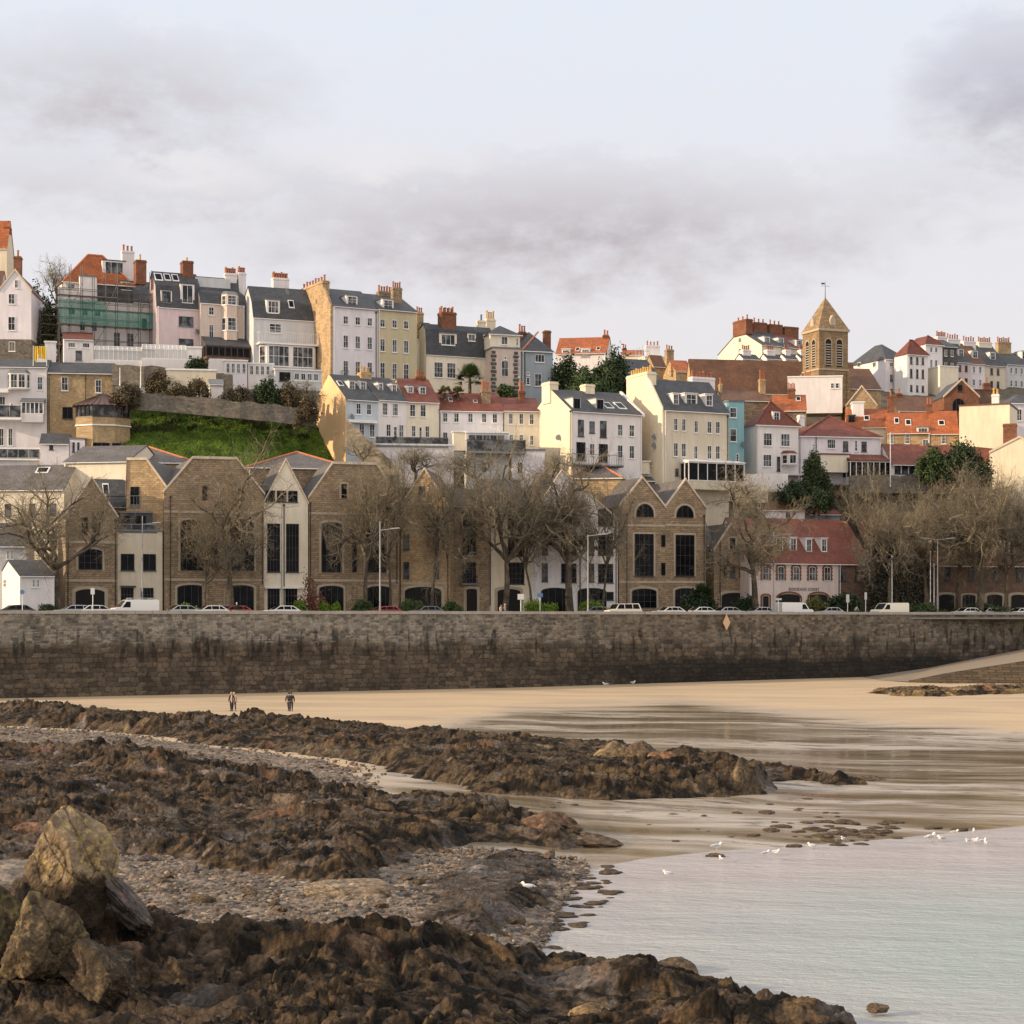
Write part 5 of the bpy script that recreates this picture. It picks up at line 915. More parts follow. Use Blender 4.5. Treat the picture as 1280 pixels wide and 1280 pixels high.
def greenhouse(label,L,Rr,Y,base,eave,ridge):
    sc=Y/F; w=(Rr-L)*sc; c=PX(L,base,Y); rt=empty('greenhouse',c,R(12),label,'greenhouse'); e=(base-eave)*sc; r=(base-ridge)*sc; d=4
    m=MB()
    n=int(w/.6)
    for i in range(n+1): x=w*i/n; m.tube((x,0,0),(x,0,e),.045,.045,4); m.tube((x,0,e),(x,d/2,r),.045,.045,4); m.tube((x,d/2,r),(x,d,e),.04,.04,4)
    for a,b in(((0,0,e),(w,0,e)),((0,d/2,r),(w,d/2,r)),((0,0,.5),(w,0,.5)),((0,d/4,(e+r)/2),(w,d/4,(e+r)/2)),((0,d,e),(w,d,e))): m.tube(a,b,.06,.06,4)
    for x in(0,w):
        for y in(0,1,2,3,4): m.tube((x,y,0),(x,y,e+(r-e)*(1-abs(y-2)/2)),.045,.045,4)
    m.build('frame','wframe',rt); g=MB(); g.prism([(0.02,.02),(.02,e-.02),(d/2,r-.05),(d-.02,e-.02),(d-.02,.02)],.02,w-.02,'x')
    gm,nt,b=newmat('greenhouse_glass'); b.inputs['Base Color'].default_value=(.75,.74,.72,1); b.inputs['Alpha'].default_value=.45; b.inputs['Roughness'].default_value=.15; g.build('glazing',gm,rt)
    k=MB(); k.box(-.1,w+.1,-.1,.08,-5,.45); k.box(-.1,.08,.1,d,-5,.45); k.build('base_wall','white',rt)
greenhouse('white framed greenhouse left one below the scaffolded house',118,176,268,454,437,430)
greenhouse('white framed greenhouse right one below the pink house',178,232,269,452,436,428)
H=low_building('white_wing','white walled wing beside the right greenhouse under the pink house',205,252,274,10,460,434,'white',5,'outbuilding',roof='wframe'); H.win([238],5,[(443,449)],'one')
H=low_building('terrace_wall','long pale terrace wall across the scrub below the greenhouses',208,270,262,8,492,462.5,'buff',.6,'wall',roof='wframe',sink=0)
H=House('garden_hut','tiny white hut on the scrub slope below the terrace wall',262,279,261,12,498,480,475,'white','lead',D=3,cat='hut',sink=.6)
# stone retaining walls
def rwall(label,pts,h_py,mat,th=.8,cat='retaining wall',sink=1.0):
    m=MB(); P=[PX(*p) for p in pts]; up=[h_py*p[2]/F for p in pts]; a=P
    P2=[];U2=[]; rj=random.Random(int(P[0].x*10))
    for i in range(len(P)-1):
        n=max(1,int((P[i+1]-P[i]).length/.9))
        for j in range(n): f=j/n; P2.append(P[i].lerp(P[i+1],f)+Vector((0,rj.uniform(-.06,.06),0))); U2.append(up[i]*(1-f)+up[i+1]*f+(rj.uniform(-.22,.12) if 'ubble' in label or 'stone' in label else rj.uniform(-.03,.03)))
    P2.append(P[-1]); U2.append(up[-1]); P,up=P2,U2; rt=P[0].copy(); vs=[]
    for p,u in zip(P,up): vs+=[(p.x-rt.x,p.y-rt.y,p.z-rt.z-sink),(p.x-rt.x,p.y-rt.y,p.z-rt.z+u),(p.x-rt.x,p.y-rt.y+th,p.z-rt.z+u),(p.x-rt.x,p.y-rt.y+th,p.z-rt.z-sink)]
    fs=[]
    for i in range(len(P)-1):
        b=4*i
        for k in range(4): fs.append((b+k,b+4+k,b+4+(k+1)%4,b+(k+1)%4))
    fs+=[(0,1,2,3),tuple(4*(len(P)-1)+k for k in(3,2,1,0))]
    m.add(vs,fs); o=m.build('retaining_wall',mat,None,rt); return tag(o,label,cat)
rwall('long dark rubble retaining wall above the green grass slope',[(169,503,257),(200,505,257),(300,514,258),(395,524,260)],13,'rubble')
rwall('upper rubble terrace wall below the greenhouses on the left',[(140,472,263),(180,474,263),(235,480,264),(290,486,265)],18,'rubble')
rwall('steep stone wall stepping down from the orange gabled house to the trees',[(433,548,257),(460,575,252),(488,600,247),(498,615,245)],26,'rubble')
rwall('grey stone terrace wall in front of the veranda villa at right',[(1062,608,278),(1110,608,278.5),(1165,608,279)],14,'rubble')
rwall('brown stone boundary wall below the dark evergreens at right',[(1166,609,279),(1220,609,280),(1240,609,280)],17,'stone')
rwall('tall scrubby stone retaining wall behind the bare trees right of centre',[(858,650,271),(960,652,276),(1060,655,282),(1240,655,284)],30,'rubble')
rwall('pale rendered garden wall below the tall cream house behind bare branches',[(866,618,271),(905,618,272),(960,620,274)],13,'palecream')
rwall('low white wall under the villa with the single dormer',[(930,606,275),(985,606,275)],14,'white')
rwall('stone wall and path edge under the grey gambrel house',[(300,498,262),(395,500,264)],12,'rubble')
# ================================================================= SEAFRONT ROW
SB=762
def SF(name,label,L,Rr,a,base=775,**k):
    Y=k.pop('Y',Yf(L)); return House(name,label,L,Rr,Y,a,base,**k)
def pilaster_pipe(H,x,y0,y1=757): H.pipe(x,y0,y1)
H=SF('white_cottage','small white cottage with grey slate roof at the far left of the promenade',25,68,22,Y=214,eave=720,ridge=701,wall='white',roof='slate',G=-3,cat='cottage',sink=2); H.win([42,47.5],3.6,[(724,734)],'sash'); H.gwin([6.5],5,[(724,734)],'sash')
H=SF('slate_roofed_building','pale building with big slate roof at the left edge behind the white cottage',-30,33,8,Y=228,eave=682,ridge=655,wall='grey',roof='slate',D=9,cat='building',sink=2); H.win([10,15],3,[(688,699)],'sash')
H=SF('rendered_building','cream rendered building behind the big bare plane tree on the left',-40,80,-6,Y=240,eave=612,ridge=583,wall='palecream',roof='palslate',D=9,cat='building',sink=2); H.skyl([(44,60,586,593)]); H.win([10,40,66],8,[(630,645),(668,684)],'dark1')
H=SF('stone_gabled_building','narrow stone gabled building with arched window beside the plane tree',82,147,18,eave=645,ridge=597,wall='stone',roof='palslate',kind='gy',D=11,cat='building',sink=2)
H.win([113],30,[(686,712)],'arch',trim='trim').win([112.5],39,[(735,770)],'garage',trim='trim').win([106,120],8,[(646,667)],'darkg'); H.pipe(85,650,757); H.pipe(144.5,650,757); H.band([676,724])
H=House('slate_roof_range','slate mansard range with skylight and glass balcony over the left bay',119,160,236,16,700,632,600,'stone','slate',D=9,cat='building'); H.skyl([(129,137,606,622)]); H.box(134,178,617,620,1.5,'lead','balcony_slab')
H=House('cream_gabled_building','blank cream walled building with hipped slate roof above the modern bay',80,160,243,-12,700,578,559,'palecream','palslate',D=12,cat='building')
H=SF('modern_bay','cream modern bay with square windows and dark glazed attic',147,203,16,eave=664,wall='buff',roof='lead',kind='flat',D=10,cat='building',sink=2)
H.win([159.5,186.5],17,[(692,713)],'dark',trim=None).win([159,184],16,[(735,770)],'darkg'); H.box(150,190,641,662,-1.0,'slate','attic',back=5,roof='lead'); H.win([156,176],14,[(643,661)],'dark',yo=.96); H.rails(148,196,655,664,-.2,'steel','lead',glass=True); H.box(151,170,732,734,.6,'dframe','canopy')
# big stone block with gables
H=SF('stone_gabled_building','golden stone gable with tall roof door left of the big block',158,211,-4,eave=614,ridge=575,wall='gold',roof='palslate',kind='gy',D=12,cat='building',sink=2,clip=(158.6,183),Y=232.5); H.win([168.5],11,[(608,632)],'dark'); H.rails(163,175,620,632,.1,'steel','lead')
H=SF('stone_gabled_building','big stone gabled block with three tall arched windows behind the second plane tree',205,330,18,eave=615,ridge=572,clip=(241,296),wall='stone',roof='palslate',kind='gy',D=13,cat='building',sink=2)
H.win([240,303],29,[(649,713)],'arch',trim='trim').win([270.5],7,[(652,713)],'slit').win([239,300],35,[(731,772)],'garden',trim='trim').win([302],7,[(609,630)],'slit'); H.pipe(213,622,757); H.pipe(328,640,757); H.band([638,723]).pier([207,256,285,327],730); H.win([256],6,[(606,624)],'slit')
m=MB(); 
H=SF('white_bay_building','white rendered bay with two tall dark windows between stone gables',330,385,17,eave=628,ridge=575,wall='palecream',roof='palslate',kind='gy',D=12,cat='building',sink=2)
H.win([342,365.5],16,[(654.5,715)],'darkg').win([342,364],15,[(736,772)],'darkg').win([338,352,366],12,[(613,627)],'dark'); H.pipe(355,632,757); H.box(331,384,733.5,735.5,.5,'wframe','canopy')
H=House('hipped_roof_block','slate hipped roof with orange ridge tiles rising behind the white bay',310,440,246,12,640,584,565,'stone','palslate',D=9,kind='hip',cat='building',inset=7)
H=House('hipped_roof_block','slate hipped roof with orange ridge tiles rising above the golden gable',120,245,246,10,640,577,558,'stone','palslate',D=9,kind='hip',cat='building',inset=7)
H=SF('stone_gabled_building','stone gabled block with two tall arched windows behind the two thin plane trees',386,499,17,eave=622,ridge=579,clip=(416,470),wall='stone',roof='palslate',kind='gy',D=12,cat='building',sink=2)
H.win([414.5,470],26,[(652,715.5)],'arch',trim='trim').win([443],6,[(660,715)],'slit').win([414,474],31,[(732,772)],'garden',trim='trim'); H.pipe(388,630,757); H.pipe(496,640,757); H.band([640,724]).pier([388,436,450,494],730); H.win([430,456],6.5,[(604,622)],'slit',trim='trim')
H=SF('stone_gabled_building','sunlit golden stone gable with small slit windows behind a dark plane tree',499,562,-7,eave=636,ridge=587,wall='gold',roof='palslate',kind='gy',D=12,cat='building',sink=2)
H.win([508,545],7,[(668,687),(702,723)],'dark1').win([527],6.5,[(608,620)],'dark1').win([529],48,[(733,775)],'garage',trim='trim'); H.pipe(500.5,640,757); H.pipe(560,640,757); H.band([660,728]); H.win([545],6.5,[(640,655)],'dark1')
H=SF('stone_building','brown stone building with stacked balconies right of the golden gable',562,612,17,eave=632,ridge=612,wall='stone',roof='palslate',D=11,cat='building',sink=2)
H.win([586.5],17,[(632.5,659),(668,694),(703,729)],'darkg').win([589.5],15,[(735,775)],'garage',trim='trim')
for y in(659,694,729): H.rails(577,597,y-9,y,.5,'pipe','lead')
H=SF('rendered_building','cream and brown building with slate roof behind the thick plane trunk',612,664,17,eave=640,ridge=600,wall='cream',roof='palslate',D=11,cat='building',sink=2); H.win([645],20,[(634,660),(668,695),(703,730)],'darkg').win([636],31,[(735,775)],'garage',trim='trim'); H.pipe(612.6,645,757)
H=SF('white_gabled_building','white rendered gabled block with dark windows behind the forked plane tree',664,772,17,eave=648,ridge=588,wall='white',roof='palslate',kind='gy',D=11,cat='building',sink=2,inset=4.2)
H.win([681,739],7.5,[(668,693),(704,727)],'dark1').win([711,757],19,[(634,656),(667,693),(704,728)],'darkg').win([694,740],44 if 0 else 36,[(734,772)],'garden').win([757],20,[(739,750)],'dark'); H.pipe(725,670,757); H.pipe(770,650,757)
H=House('golden_wall_building','golden stone wall under slate hipped roof rising left of the twin gables',712,776,261.5,-10,690,598,580,'gold','palslate',D=6,cat='building',kind='hip',inset=6)
H=House('hipped_roof_block','slate hipped roof with orange ridge tiles behind the twin stone gables',752,850,266,14,650,600,582,'stone','palslate',D=9,kind='hip',cat='building',inset=5)
H=SF('twin_gabled_building','left half of the twin gabled stone building with half round attic window',774,831.5,18,eave=633,ridge=597,wall='stone',roof='palslate',kind='gy',D=12,cat='building',sink=2)
H.win([806],22,[(629,646)],'half',trim='trim').win([805],24,[(667,720)],'darkg',trim='trim').win([805],31,[(735,760)],'arch',trim='trim').win([829],5,[(668,683),(703,719)],'slit'); H.pipe(783.5,643,757); H.band([655,726]); T=H
H=SF('twin_gabled_building','right half of the twin gabled stone building with half round attic window',831.7,882,18,eave=634,ridge=599.5,wall='stone',roof='palslate',kind='gy',D=12,after=T,cat='building',sink=2)
H.win([856],22,[(631,647)],'half',trim='trim').win([856],23,[(668,720)],'darkg',trim='trim').win([857],27,[(735,765)],'arch',trim='trim'); H.pipe(880,645,757); H.band([655,726])
H=SF('link_block','pale narrow link block with a balcony plant between stone buildings',882.5,892,17,eave=680,ridge=640,wall='white',roof='palslate',D=9,cat='building',sink=2,Y=262); H.win([885],6,[(705,720)],'dark1')
H=SF('stone_gabled_building','low stone building with small gable window left of the pink arcade building',892.5,935,17,eave=688,ridge=655,wall='stone',roof='palslate',kind='gy',D=12,cat='building',sink=2,Y=259)
H.win([915.5],7,[(672,686)],'slit',trim='trim').win([906.5,926],4,[(705,722)],'slit').win([915.5],7,[(705,722)],'dark1').win([918],35,[(740,775)],'garage',trim='trim'); H.pipe(900,677,757)
H=House('slate_roof_range','slate roof range between the twin gables and the pink building',872,940,268,12,720,672,642,'stone','palslate',D=9,cat='building')
# pink arcade building with red roof
H=SF('arcade_building','pinkish arcade building with red tiled roof white dormers and red brick arches',936,1048,24,eave=702,ridge=648,wall='courtpink',roof='red',D=12,cat='building',sink=2,Y=258)
CB=H; H.dorm([(938,947,672,689),(954,962,672,689),(969,979,672,689),(987,996,672,689),(1007,1015,673,690),(1026,1034,673,690)],'white','white','sash')
def brickarch(H,x,wp,y0,y1,st,door=False):
    u0,u1=H.u(x-wp/2),H.u(x+wp/2); w=u1-u0; zt,zb=H.z(y0),H.z(y1); rise=.3*w*.5 if not door else .45*w*.5; m=MB(); o=outline(w+.45,zt-zb+.25,rise+.1); i_=outline(w,zt-zb,rise); n=len(o)
    m.add([(a,-.10,b) for a,b in o]+[(a,-.10,b) for a,b in i_]+[(a,.0,b) for a,b in o]+[(a,.0,b) for a,b in i_],[q for k in range(n) for q in ((k,(k+1)%n,(k+1)%n+n,k+n),(k,k+2*n,(k+1)%n+2*n,(k+1)%n),(k+n,(k+1)%n+n,(k+1)%n+3*n,k+3*n))])
    if not door:
        for k in range(4):
            for s in(-1,1): z=.12+k*(zt-zb)/4; m.box(s*(w/2+.16),s*(w/2+.33),-.1,-.003,z,z+.22)
    m.build('brick_surround','brick',H.root,((u0+u1)/2,0,zb)); copies_window(H.root,((u0+u1)/2,-.01,zb),0,w,zt-zb,st)
for x in (957,976,995,1015,1034): brickarch(H,x,8,707,725,'redarch')
brickarch(H,957,9,744,770,'garage',True); brickarch(H,986,29,741,770,'garage',True); brickarch(H,1023,24,741,770,'garage',True)
def text(s,parent,loc,size,mat,name='lettering',rot=(math.pi/2,0,0),ext=.015):
    cu=bpy.data.curves.new(name,'FONT'); cu.body=s; cu.size=size; cu.extrude=ext; cu.align_x='CENTER'; cu.space_character=1.25; t=bpy.data.objects.new(name,cu); COL.objects.link(t); bpy.context.view_layer.update(); me=bpy.data.meshes.new_from_object(t); bpy.data.objects.remove(t); me.materials.clear(); me.materials.append(MT[mat] if isinstance(mat,str) else mat); o=link(name,me,parent,loc,rot); return o
t=text('BORDEAUX COURT',H.root,(H.u(1005),-.05,H.z(738)),.52,'brframe'); w=max(v.co.x for v in t.data.vertices)-min(v.co.x for v in t.data.vertices); t.scale=((H.u(1024)-H.u(986))/w,1.15,1)
H=SF('stone_building','dark stone building with red tile roof right of the pink arcade building',1048.3,1088,24,eave=HOR-(CB.z0+CB.e-CZ)*F/CB.corner(),ridge=HOR-(CB.z0+CB.rz-CZ)*F/(CB.corner()+CB.d/2*CB.ca+.9),wall='brownstone',roof='red',D=12,after=CB,cat='building',sink=2); H.win([1053,1072],7,[(710,726)],'dark1')
H=SF('outbuilding','low white building with red brown roof on the bank behind the arcade building',952,1006,6,base=660,Y=272,eave=637,ridge=628,wall='white',roof='browntile',D=5,cat='outbuilding',sink=4); H.win([985],5,[(640,648)],'dark1')
H=House('long_lead_roof','low grey roofed store right of the low white building on the bank',1006,1050,275,6,660,643,638,'bluegrey','red',D=5,cat='outbuilding')
H=SF('dark_stone_building','dark stone building smothered in bare creeper behind the flagpoles',1085,1163,14,eave=690,ridge=640,wall='darkstone',roof='browntile',D=11,cat='building',sink=2,Y=268); H.win([1100,1126,1148],7,[(712,727)],'dark1').win([1104,1135],20,[(742,775)],'garage')
H=SF('brown_brick_building','long brown brick building with arched garage openings at the right',1163,1330,14,eave=705,ridge=645,wall='brownstone',roof='browntile',D=12,cat='building',sink=2,Y=268)
H.dorm([(1165,1174,674,690),(1196,1205,674,690),(1227,1235,674,690),(1254,1262,676,692)],'white','white','sash'); H.win([1184,1214,1245,1274],7,[(709,726)],'dark1').win([1183,1243,1273],21,[(742,775)],'garage',trim='trim').win([1211],16,[(743,775)],'garden',trim='trim')
# ================================================================= TREES
def bark(name,a,b,c):
    m,nt,bs=newmat(name); tc=nt.nodes.new('ShaderNodeTexCoord'); n=noise(nt,tc.outputs['Object'],1.6,5,.65); nt.links.new(ramp(nt,n,[(.32,a),(.55,b),(.72,c)]),bs.inputs['Base Color']); bs.inputs['Roughness'].default_value=.9; return m
BK=bark('plane_bark',(.035,.028,.02),(.085,.068,.047),(.30,.25,.15)); TW=bark('twig_bark',(.12,.10,.07),(.19,.16,.11),(.38,.33,.22)); TWR=bark('reddish_twig_bark',(.11,.06,.035),(.15,.09,.05),(.20,.13,.08))
class TB:
    def __init__(s): s.v=[]; s.f=[]; s.n=0
    def seg(s,p,q,r0,r1,k):
        d=(q-p).normalized(); a=d.orthogonal().normalized(); b=d.cross(a); 
        for c,r in((p,r0),(q,r1)):
            for i in range(k): t=6.2832*i/k; s.v.append(c+(a*math.cos(t)+b*math.sin(t))*r)
        s.f+=[(s.n+i,s.n+(i+1)%k,s.n+k+(i+1)%k,s.n+k+i) for i in range(k)]; s.n+=2*k
    def mesh(s,name,mat):
        me=bpy.data.meshes.new(name); me.from_pydata(s.v,[],s.f); me.materials.append(mat); me.polygons.foreach_set('use_smooth',[True]*len(me.polygons)); return me
def tree_meshes(seed,H=16.,fork=.34,spread=1.,lean=.0,levels=6,nl=5,tw=TW,thick=1.):
    r=random.Random(seed); tr=TB(); cr=TB(); UP=Vector((0,0,1))
    def grow(p,d,L,rad,lv):
        n=4 if lv<3 else (3 if lv<5 else 2); k=(9,7,6,4,3,3,3)[lv]; tb=tr if lv<3 else cr; pts=[p]
        dd=d.copy()
        for i in range(n):
            j=(.12,.42,.46,.46,.46,.45,.5)[lv]; dd=(dd+Vector((r.gauss(0,j),r.gauss(0,j),r.gauss(0,j)))*.7+UP*(0,.12,.10,.07,.05,.10,.1)[lv]).normalized(); q=pts[-1]+dd*(L/n); r0=rad*(1-.45*i/n); r1=rad*(1-.45*(i+1)/n); tb.seg(pts[-1],q,r0,max(.009,r1),k); pts.append(q)
        if lv>=levels: return
        nb=(nl,4,5,5,4,3,0)[lv]
        for b in range(nb):
            if lv==0: t=1-.22*r.random()*(b>0); 
            else: t=.30+.70*(b+r.random())/nb
            i=min(n-1,int(t*n)); pp=pts[i]+(pts[i+1]-pts[i])*(t*n-i); ax=dd.orthogonal(); ang=r.uniform(.5,1.15)*(spread if lv<2 else 1); az=2*math.pi*(b/nb+r.random()*.6)
            base=(pts[i+1]-pts[i]).normalized(); o=base.orthogonal().normalized(); o=(Matrix.Rotation(az,3,base)@o); nd_=(base*math.cos(ang)+o*math.sin(ang)).normalized()
            if lv==0: nd_=(nd_+UP*.15).normalized()
            grow(pp,nd_,L*(.95,.78,.66,.62,.62,.6)[lv]*r.uniform(.7,1.2),rad*(.62,.58,.54,.45,.45,.5)[lv]*r.uniform(.8,1.1),lv+1)
    h0=H*fork; p0=Vector((0,0,-.4)); k=9; grow_d=Vector((lean,0,1)).normalized()
    # buttressed foot
    tr.seg(p0,Vector((0,0,.5)),.5*thick,.37*thick,9)
    L0=h0; grow(Vector((0,0,.4)),grow_d,L0,.36*thick,0)
    return tr,cr
def fit(tr,cr,H):
    zs=[v.z for v in cr.v]; zs.sort(); z=zs[int(len(zs)*.995)]; return H/z
TREES={}
def tree(name,seed,label,px,top,Y,w=None,group='bare plane trees along the promenade',rot=None,cat='tree',**k):
    key=(seed,tuple(sorted((a,str(b)) for a,b in k.items())))
    if key not in TREES: t,c=tree_meshes(seed,**k); TREES[key]=(t.mesh('trunk',BK),c.mesh('crown',k.get('tw',TW)),fit(t,c,1.0),max(1e-3,sorted(abs(v.x) for v in c.v)[int(len(c.v)*.985)]))
    tm,cm,s,xw=TREES[key]; z0=10.0; hgt=(CZ+(HOR-top)*Y/F-z0)*1.05; sz=hgt*s; sx=sz if w is None else (w*1.08*Y/F/2)/xw
    rt=empty(name,((px-640)*Y/F,Y,z0),rot if rot is not None else seed*1.3,label,cat,group); rt.scale=(sx,sx,sz); link('trunk',tm,rt); link('crown',cm,rt)
PT='plane_tree'
def YT(px): return Yf(px)-6.5
tree(PT,6,'big bare plane tree with thick leaning limbs at the left beside the white cottage',74,590,YT(74)-3,190,rot=5.2,fork=.32,nl=5,thick=1.05)
tree(PT,2,'bare plane tree with pale sunlit upper limbs before the three arched windows',289,566,YT(289),140,rot=2.1,fork=.28,nl=6)
tree(PT,3,'slender bare plane tree just left of the pale limbed one',257,640,YT(257)-1,70,rot=1,fork=.32,thick=.6,levels=5)
tree(PT,4,'dense bare plane tree with straight trunk left of the lone streetlamp',457,568,YT(457),120,rot=.5,fork=.30)
tree(PT,3,'thin bare plane tree between the streetlamp and the golden gable',487,585,YT(487)+1,90,rot=4,fork=.32,thick=.6,levels=5)
tree(PT,5,'dark bare plane tree standing against the golden stone gable',540,572,YT(540),125,rot=3.9,fork=.34,thick=.8)
tree(PT,6,'tall bare plane tree with the thickest trunk in front of the brown and cream buildings',631,560,YT(631)-1,150,rot=.9,fork=.32,nl=5,thick=1.05)
tree(PT,3,'slim bare plane tree right of the thickest trunk',665,600,YT(665),85,rot=2.4,fork=.32,thick=.6,levels=5)
tree(PT,1,'forked bare plane tree in front of the white gabled block',712,575,YT(712)-1,135,rot=3.4,fork=.25,spread=1.25,thick=1.1,nl=5)
tree(PT,5,'bare plane tree with crooked trunk at the right end of the white gabled block',753,600,YT(753),95,rot=1.9,fork=.34,thick=.8)
tree(PT,2,'bare plane tree in front of the left end of the pink arcade building',945,592,YT(945)-2,150,rot=4.4,fork=.28,nl=6)
tree(PT,6,'bare plane tree with pale branches rising behind the red roof',1082,590,YT(1082)+16,120,rot=2.9,fork=.32,nl=5,thick=1.05)
for i,(x,tp,w,lb,sd) in enumerate(((1112,620,110,'bare plane tree in front of the dark stone building left of the flagpoles',4),(1160,600,120,'reddish twigged bare tree right behind the tall flagpoles',2),(1196,610,110,'bare tree between the tall flagpoles and the crooked brown trunk',5),(1224,596,130,'bare plane tree with crooked brown trunk before the arched garages',1),(1256,605,110,'bare plane tree with pale forking trunk near the right edge',6),(1292,600,130,'bare tree cut by the right photo edge on the promenade',4))):
    tree(PT,sd,lb,x,tp,YT(x)+(0,3,6,0,1,2)[i],w,rot=i*1.7+.4,**({1:dict(fork=.25,spread=1.25,thick=1.1,nl=5),2:dict(fork=.28,nl=6),4:dict(fork=.30),5:dict(fork=.34,thick=.8),6:dict(fork=.32,nl=5,thick=1.05)}[sd]))
# skyline bare tree behind the lilac gable
rt=None
def hilltree(label,px,base,top,Y,w,seed=4,**k):
    key=('h',seed)
    if key not in TREES: t,c=tree_meshes(seed,levels=5,fork=.35); TREES[key]=(t.mesh('trunk',BK),c.mesh('crown',TW),fit(t,c,1.0),max(1e-3,sorted(abs(v.x) for v in c.v)[int(len(c.v)*.985)]))
    tm,cm,s,xw=TREES[key]; p=PX(px,base,Y); rt=empty('bare_tree',p,seed,label,'tree'); h=(base-top)*Y/F; rt.scale=(w*Y/F/2/xw,w*Y/F/2/xw,h*s); link('trunk',tm,rt); link('crown',cm,rt)
hilltree('distant bare tree on the skyline between the lilac gable and the scaffolding',72,420,320,300,50,9)
hilltree('small bare tree on the scrub slope below the garden wall',452,590,545,246,60,10)
hilltree('bare shrub growing against the white garden wall right of the steep stone wall',520,612,556,247,80,11)
hilltree('bare tangled tree over the pale rendered wall below the conservatory',920,640,590,255,110,12)
hilltree('bare tree below the glass extension balcony',600,620,560,249,90,13)
hilltree('bare tree between the outbuilding and the cream gable',690,620,560,250,70,14)
hilltree('bare scrubby tree under the grey gambrel house veranda',385,520,470,262,50,15)
# ---- leafy crowns
def leafmat(name,a,b):
    m,nt,bs=newmat(name); at=nt.nodes.new('ShaderNodeAttribute'); at.attribute_name='Col'; nt.links.new(at.outputs[0],bs.inputs['Base Color']); bs.inputs['Roughness'].default_value=.6; bs.inputs['Specular IOR Level'].default_value=.25; return m
LM=leafmat('foliage',0,0)
def leaves(name,rx,ry,rz,n,ls,seed,ca,cb,clumps=26,hollow=.45):
    rr=np.random.RandomState(seed); u=rr.randn(clumps,3); u/=np.linalg.norm(u,axis=1)[:,None]; u[:,2]=np.abs(u[:,2])*1.0-.25; cc=u*(.45+.5*rr.rand(clumps,1)); cr=.20+.22*rr.rand(clumps)
    k=rr.randint(0,clumps,n); d=rr.randn(n,3); d/=np.linalg.norm(d,axis=1)[:,None]; rad=hollow+(1-hollow)*rr.rand(n)**.5; p=cc[k]+d*(cr[k]*rad)[:,None]*(1+.25*rr.randn(n,1)); p*=np.array((rx,ry,rz)); p[:,2]+=rz*.25
    t=rr.randn(n,3); t/=np.linalg.norm(t,axis=1)[:,None]; t=t*.8+d*.6; a=np.cross(t,rr.randn(n,3)); a/=np.linalg.norm(a,axis=1)[:,None]; b=np.cross(t,a); b/=np.linalg.norm(b,axis=1)[:,None]; s=(ls*(.6+.8*rr.rand(n)))[:,None]
    v=np.stack([p-a*s,p-b*s*.55,p+a*s,p+b*s*.55],1).reshape(-1,3); f=np.arange(4*n).reshape(n,4); me=bpy.data.meshes.new(name); me.vertices.add(4*n); me.vertices.foreach_set('co',v.astype(np.float32).ravel()); me.loops.add(4*n); me.loops.foreach_set('vertex_index',f.ravel().astype(np.int32)); me.polygons.add(n); me.polygons.foreach_set('loop_start',np.arange(0,4*n,4,dtype=np.int32)); me.polygons.foreach_set('loop_total',np.full(n,4,dtype=np.int32)); me.update(calc_edges=True)
    mixv=np.clip(.5*rr.rand(clumps)[k]+.5*rr.rand(n),0,1)[:,None]; c=np.array(ca)*(1-mixv)+np.array(cb)*mixv; c=np.repeat(np.concatenate([c,np.ones((n,1))],1)[:,None],4,1); at=me.color_attributes.new('Col','FLOAT_COLOR','POINT'); at.data.foreach_set('color',c.astype(np.float32).ravel()); me.materials.append(LM); return me
DG=((.018,.035,.014),(.045,.07,.028)); MG=((.03,.055,.018),(.07,.105,.035)); BG=((.07,.13,.012),(.16,.26,.03)); BR=((.07,.055,.03),(.13,.10,.055)); RB=((.10,.035,.025),(.17,.07,.05))
def bush(name,label,l,r,top,base,Y,cols=DG,seed=1,n=5000,ls=.22,cat='bush',group=None,trunk=True,dy=1.):
    p=PX((l+r)/2,base,Y); rx=(r-l)/2*Y/F; rz=(base-top)*Y/F; rt=empty(name,p,0,label,cat,group)
    link('crown',leaves('crown',rx*1.15,rx*dy,rz*.86,n,ls,seed,*cols),rt)
    m=MB(); rr=random.Random(seed)
    m.tube((0,0,-1),(0,0,rz*.35),.12+rx*.03,.08,7)
    for i in range(6): a=rr.uniform(0,6.28); m.tube((0,0,rz*.25),(math.cos(a)*rx*.55,math.sin(a)*rx*.5*dy,rz*rr.uniform(.4,.8)),.07+.01*rx,.03,5)
    m.build('trunk',BK,rt)
bush('evergreen_tree','large dark evergreen oak crown left part below the red roofed skyline house',690,742,441,500,292,DG,3,9000,.24,'tree',dy=.8)
bush('evergreen_tree','large dark evergreen oak crown right part beside the tall cream chimney',730,788,439,500,290,DG,4,9000,.24,'tree',dy=.8)
bush('evergreen_tree','rounder olive green bush tree below the dark evergreen oaks',712,770,462,502,284,MG,5,6000,.2,'tree',dy=.8)
bush('evergreen_tree','dark evergreen tree behind the lilac gable at the left',34,66,346,440,291,DG,6,5000,.24,'tree')
bush('evergreen_tree','olive brown hedge tree between lilac gable and scaffolding',40,82,378,436,284,((.04,.045,.02),(.08,.075,.035)),7,6000,.2,'tree')
bush('conifer','rounded green conifer left one of the pair on the boundary wall at right',1148,1183,557,598,277.5,MG,8,6000,.17,'tree')
bush('evergreen_tree','darker taller evergreen right one of the pair on the boundary wall',1176,1232,552,598,277,DG,9,8000,.19,'tree')
bush('cypress_bush','dark green conifer bush on the scrub slope under the gambrel house',317,350,470,508,261,DG,10,4000,.18)
bush('bush','clipped dark green bush beside the sunroom terrace',235,258,446,463,266,DG,11,2500,.16)
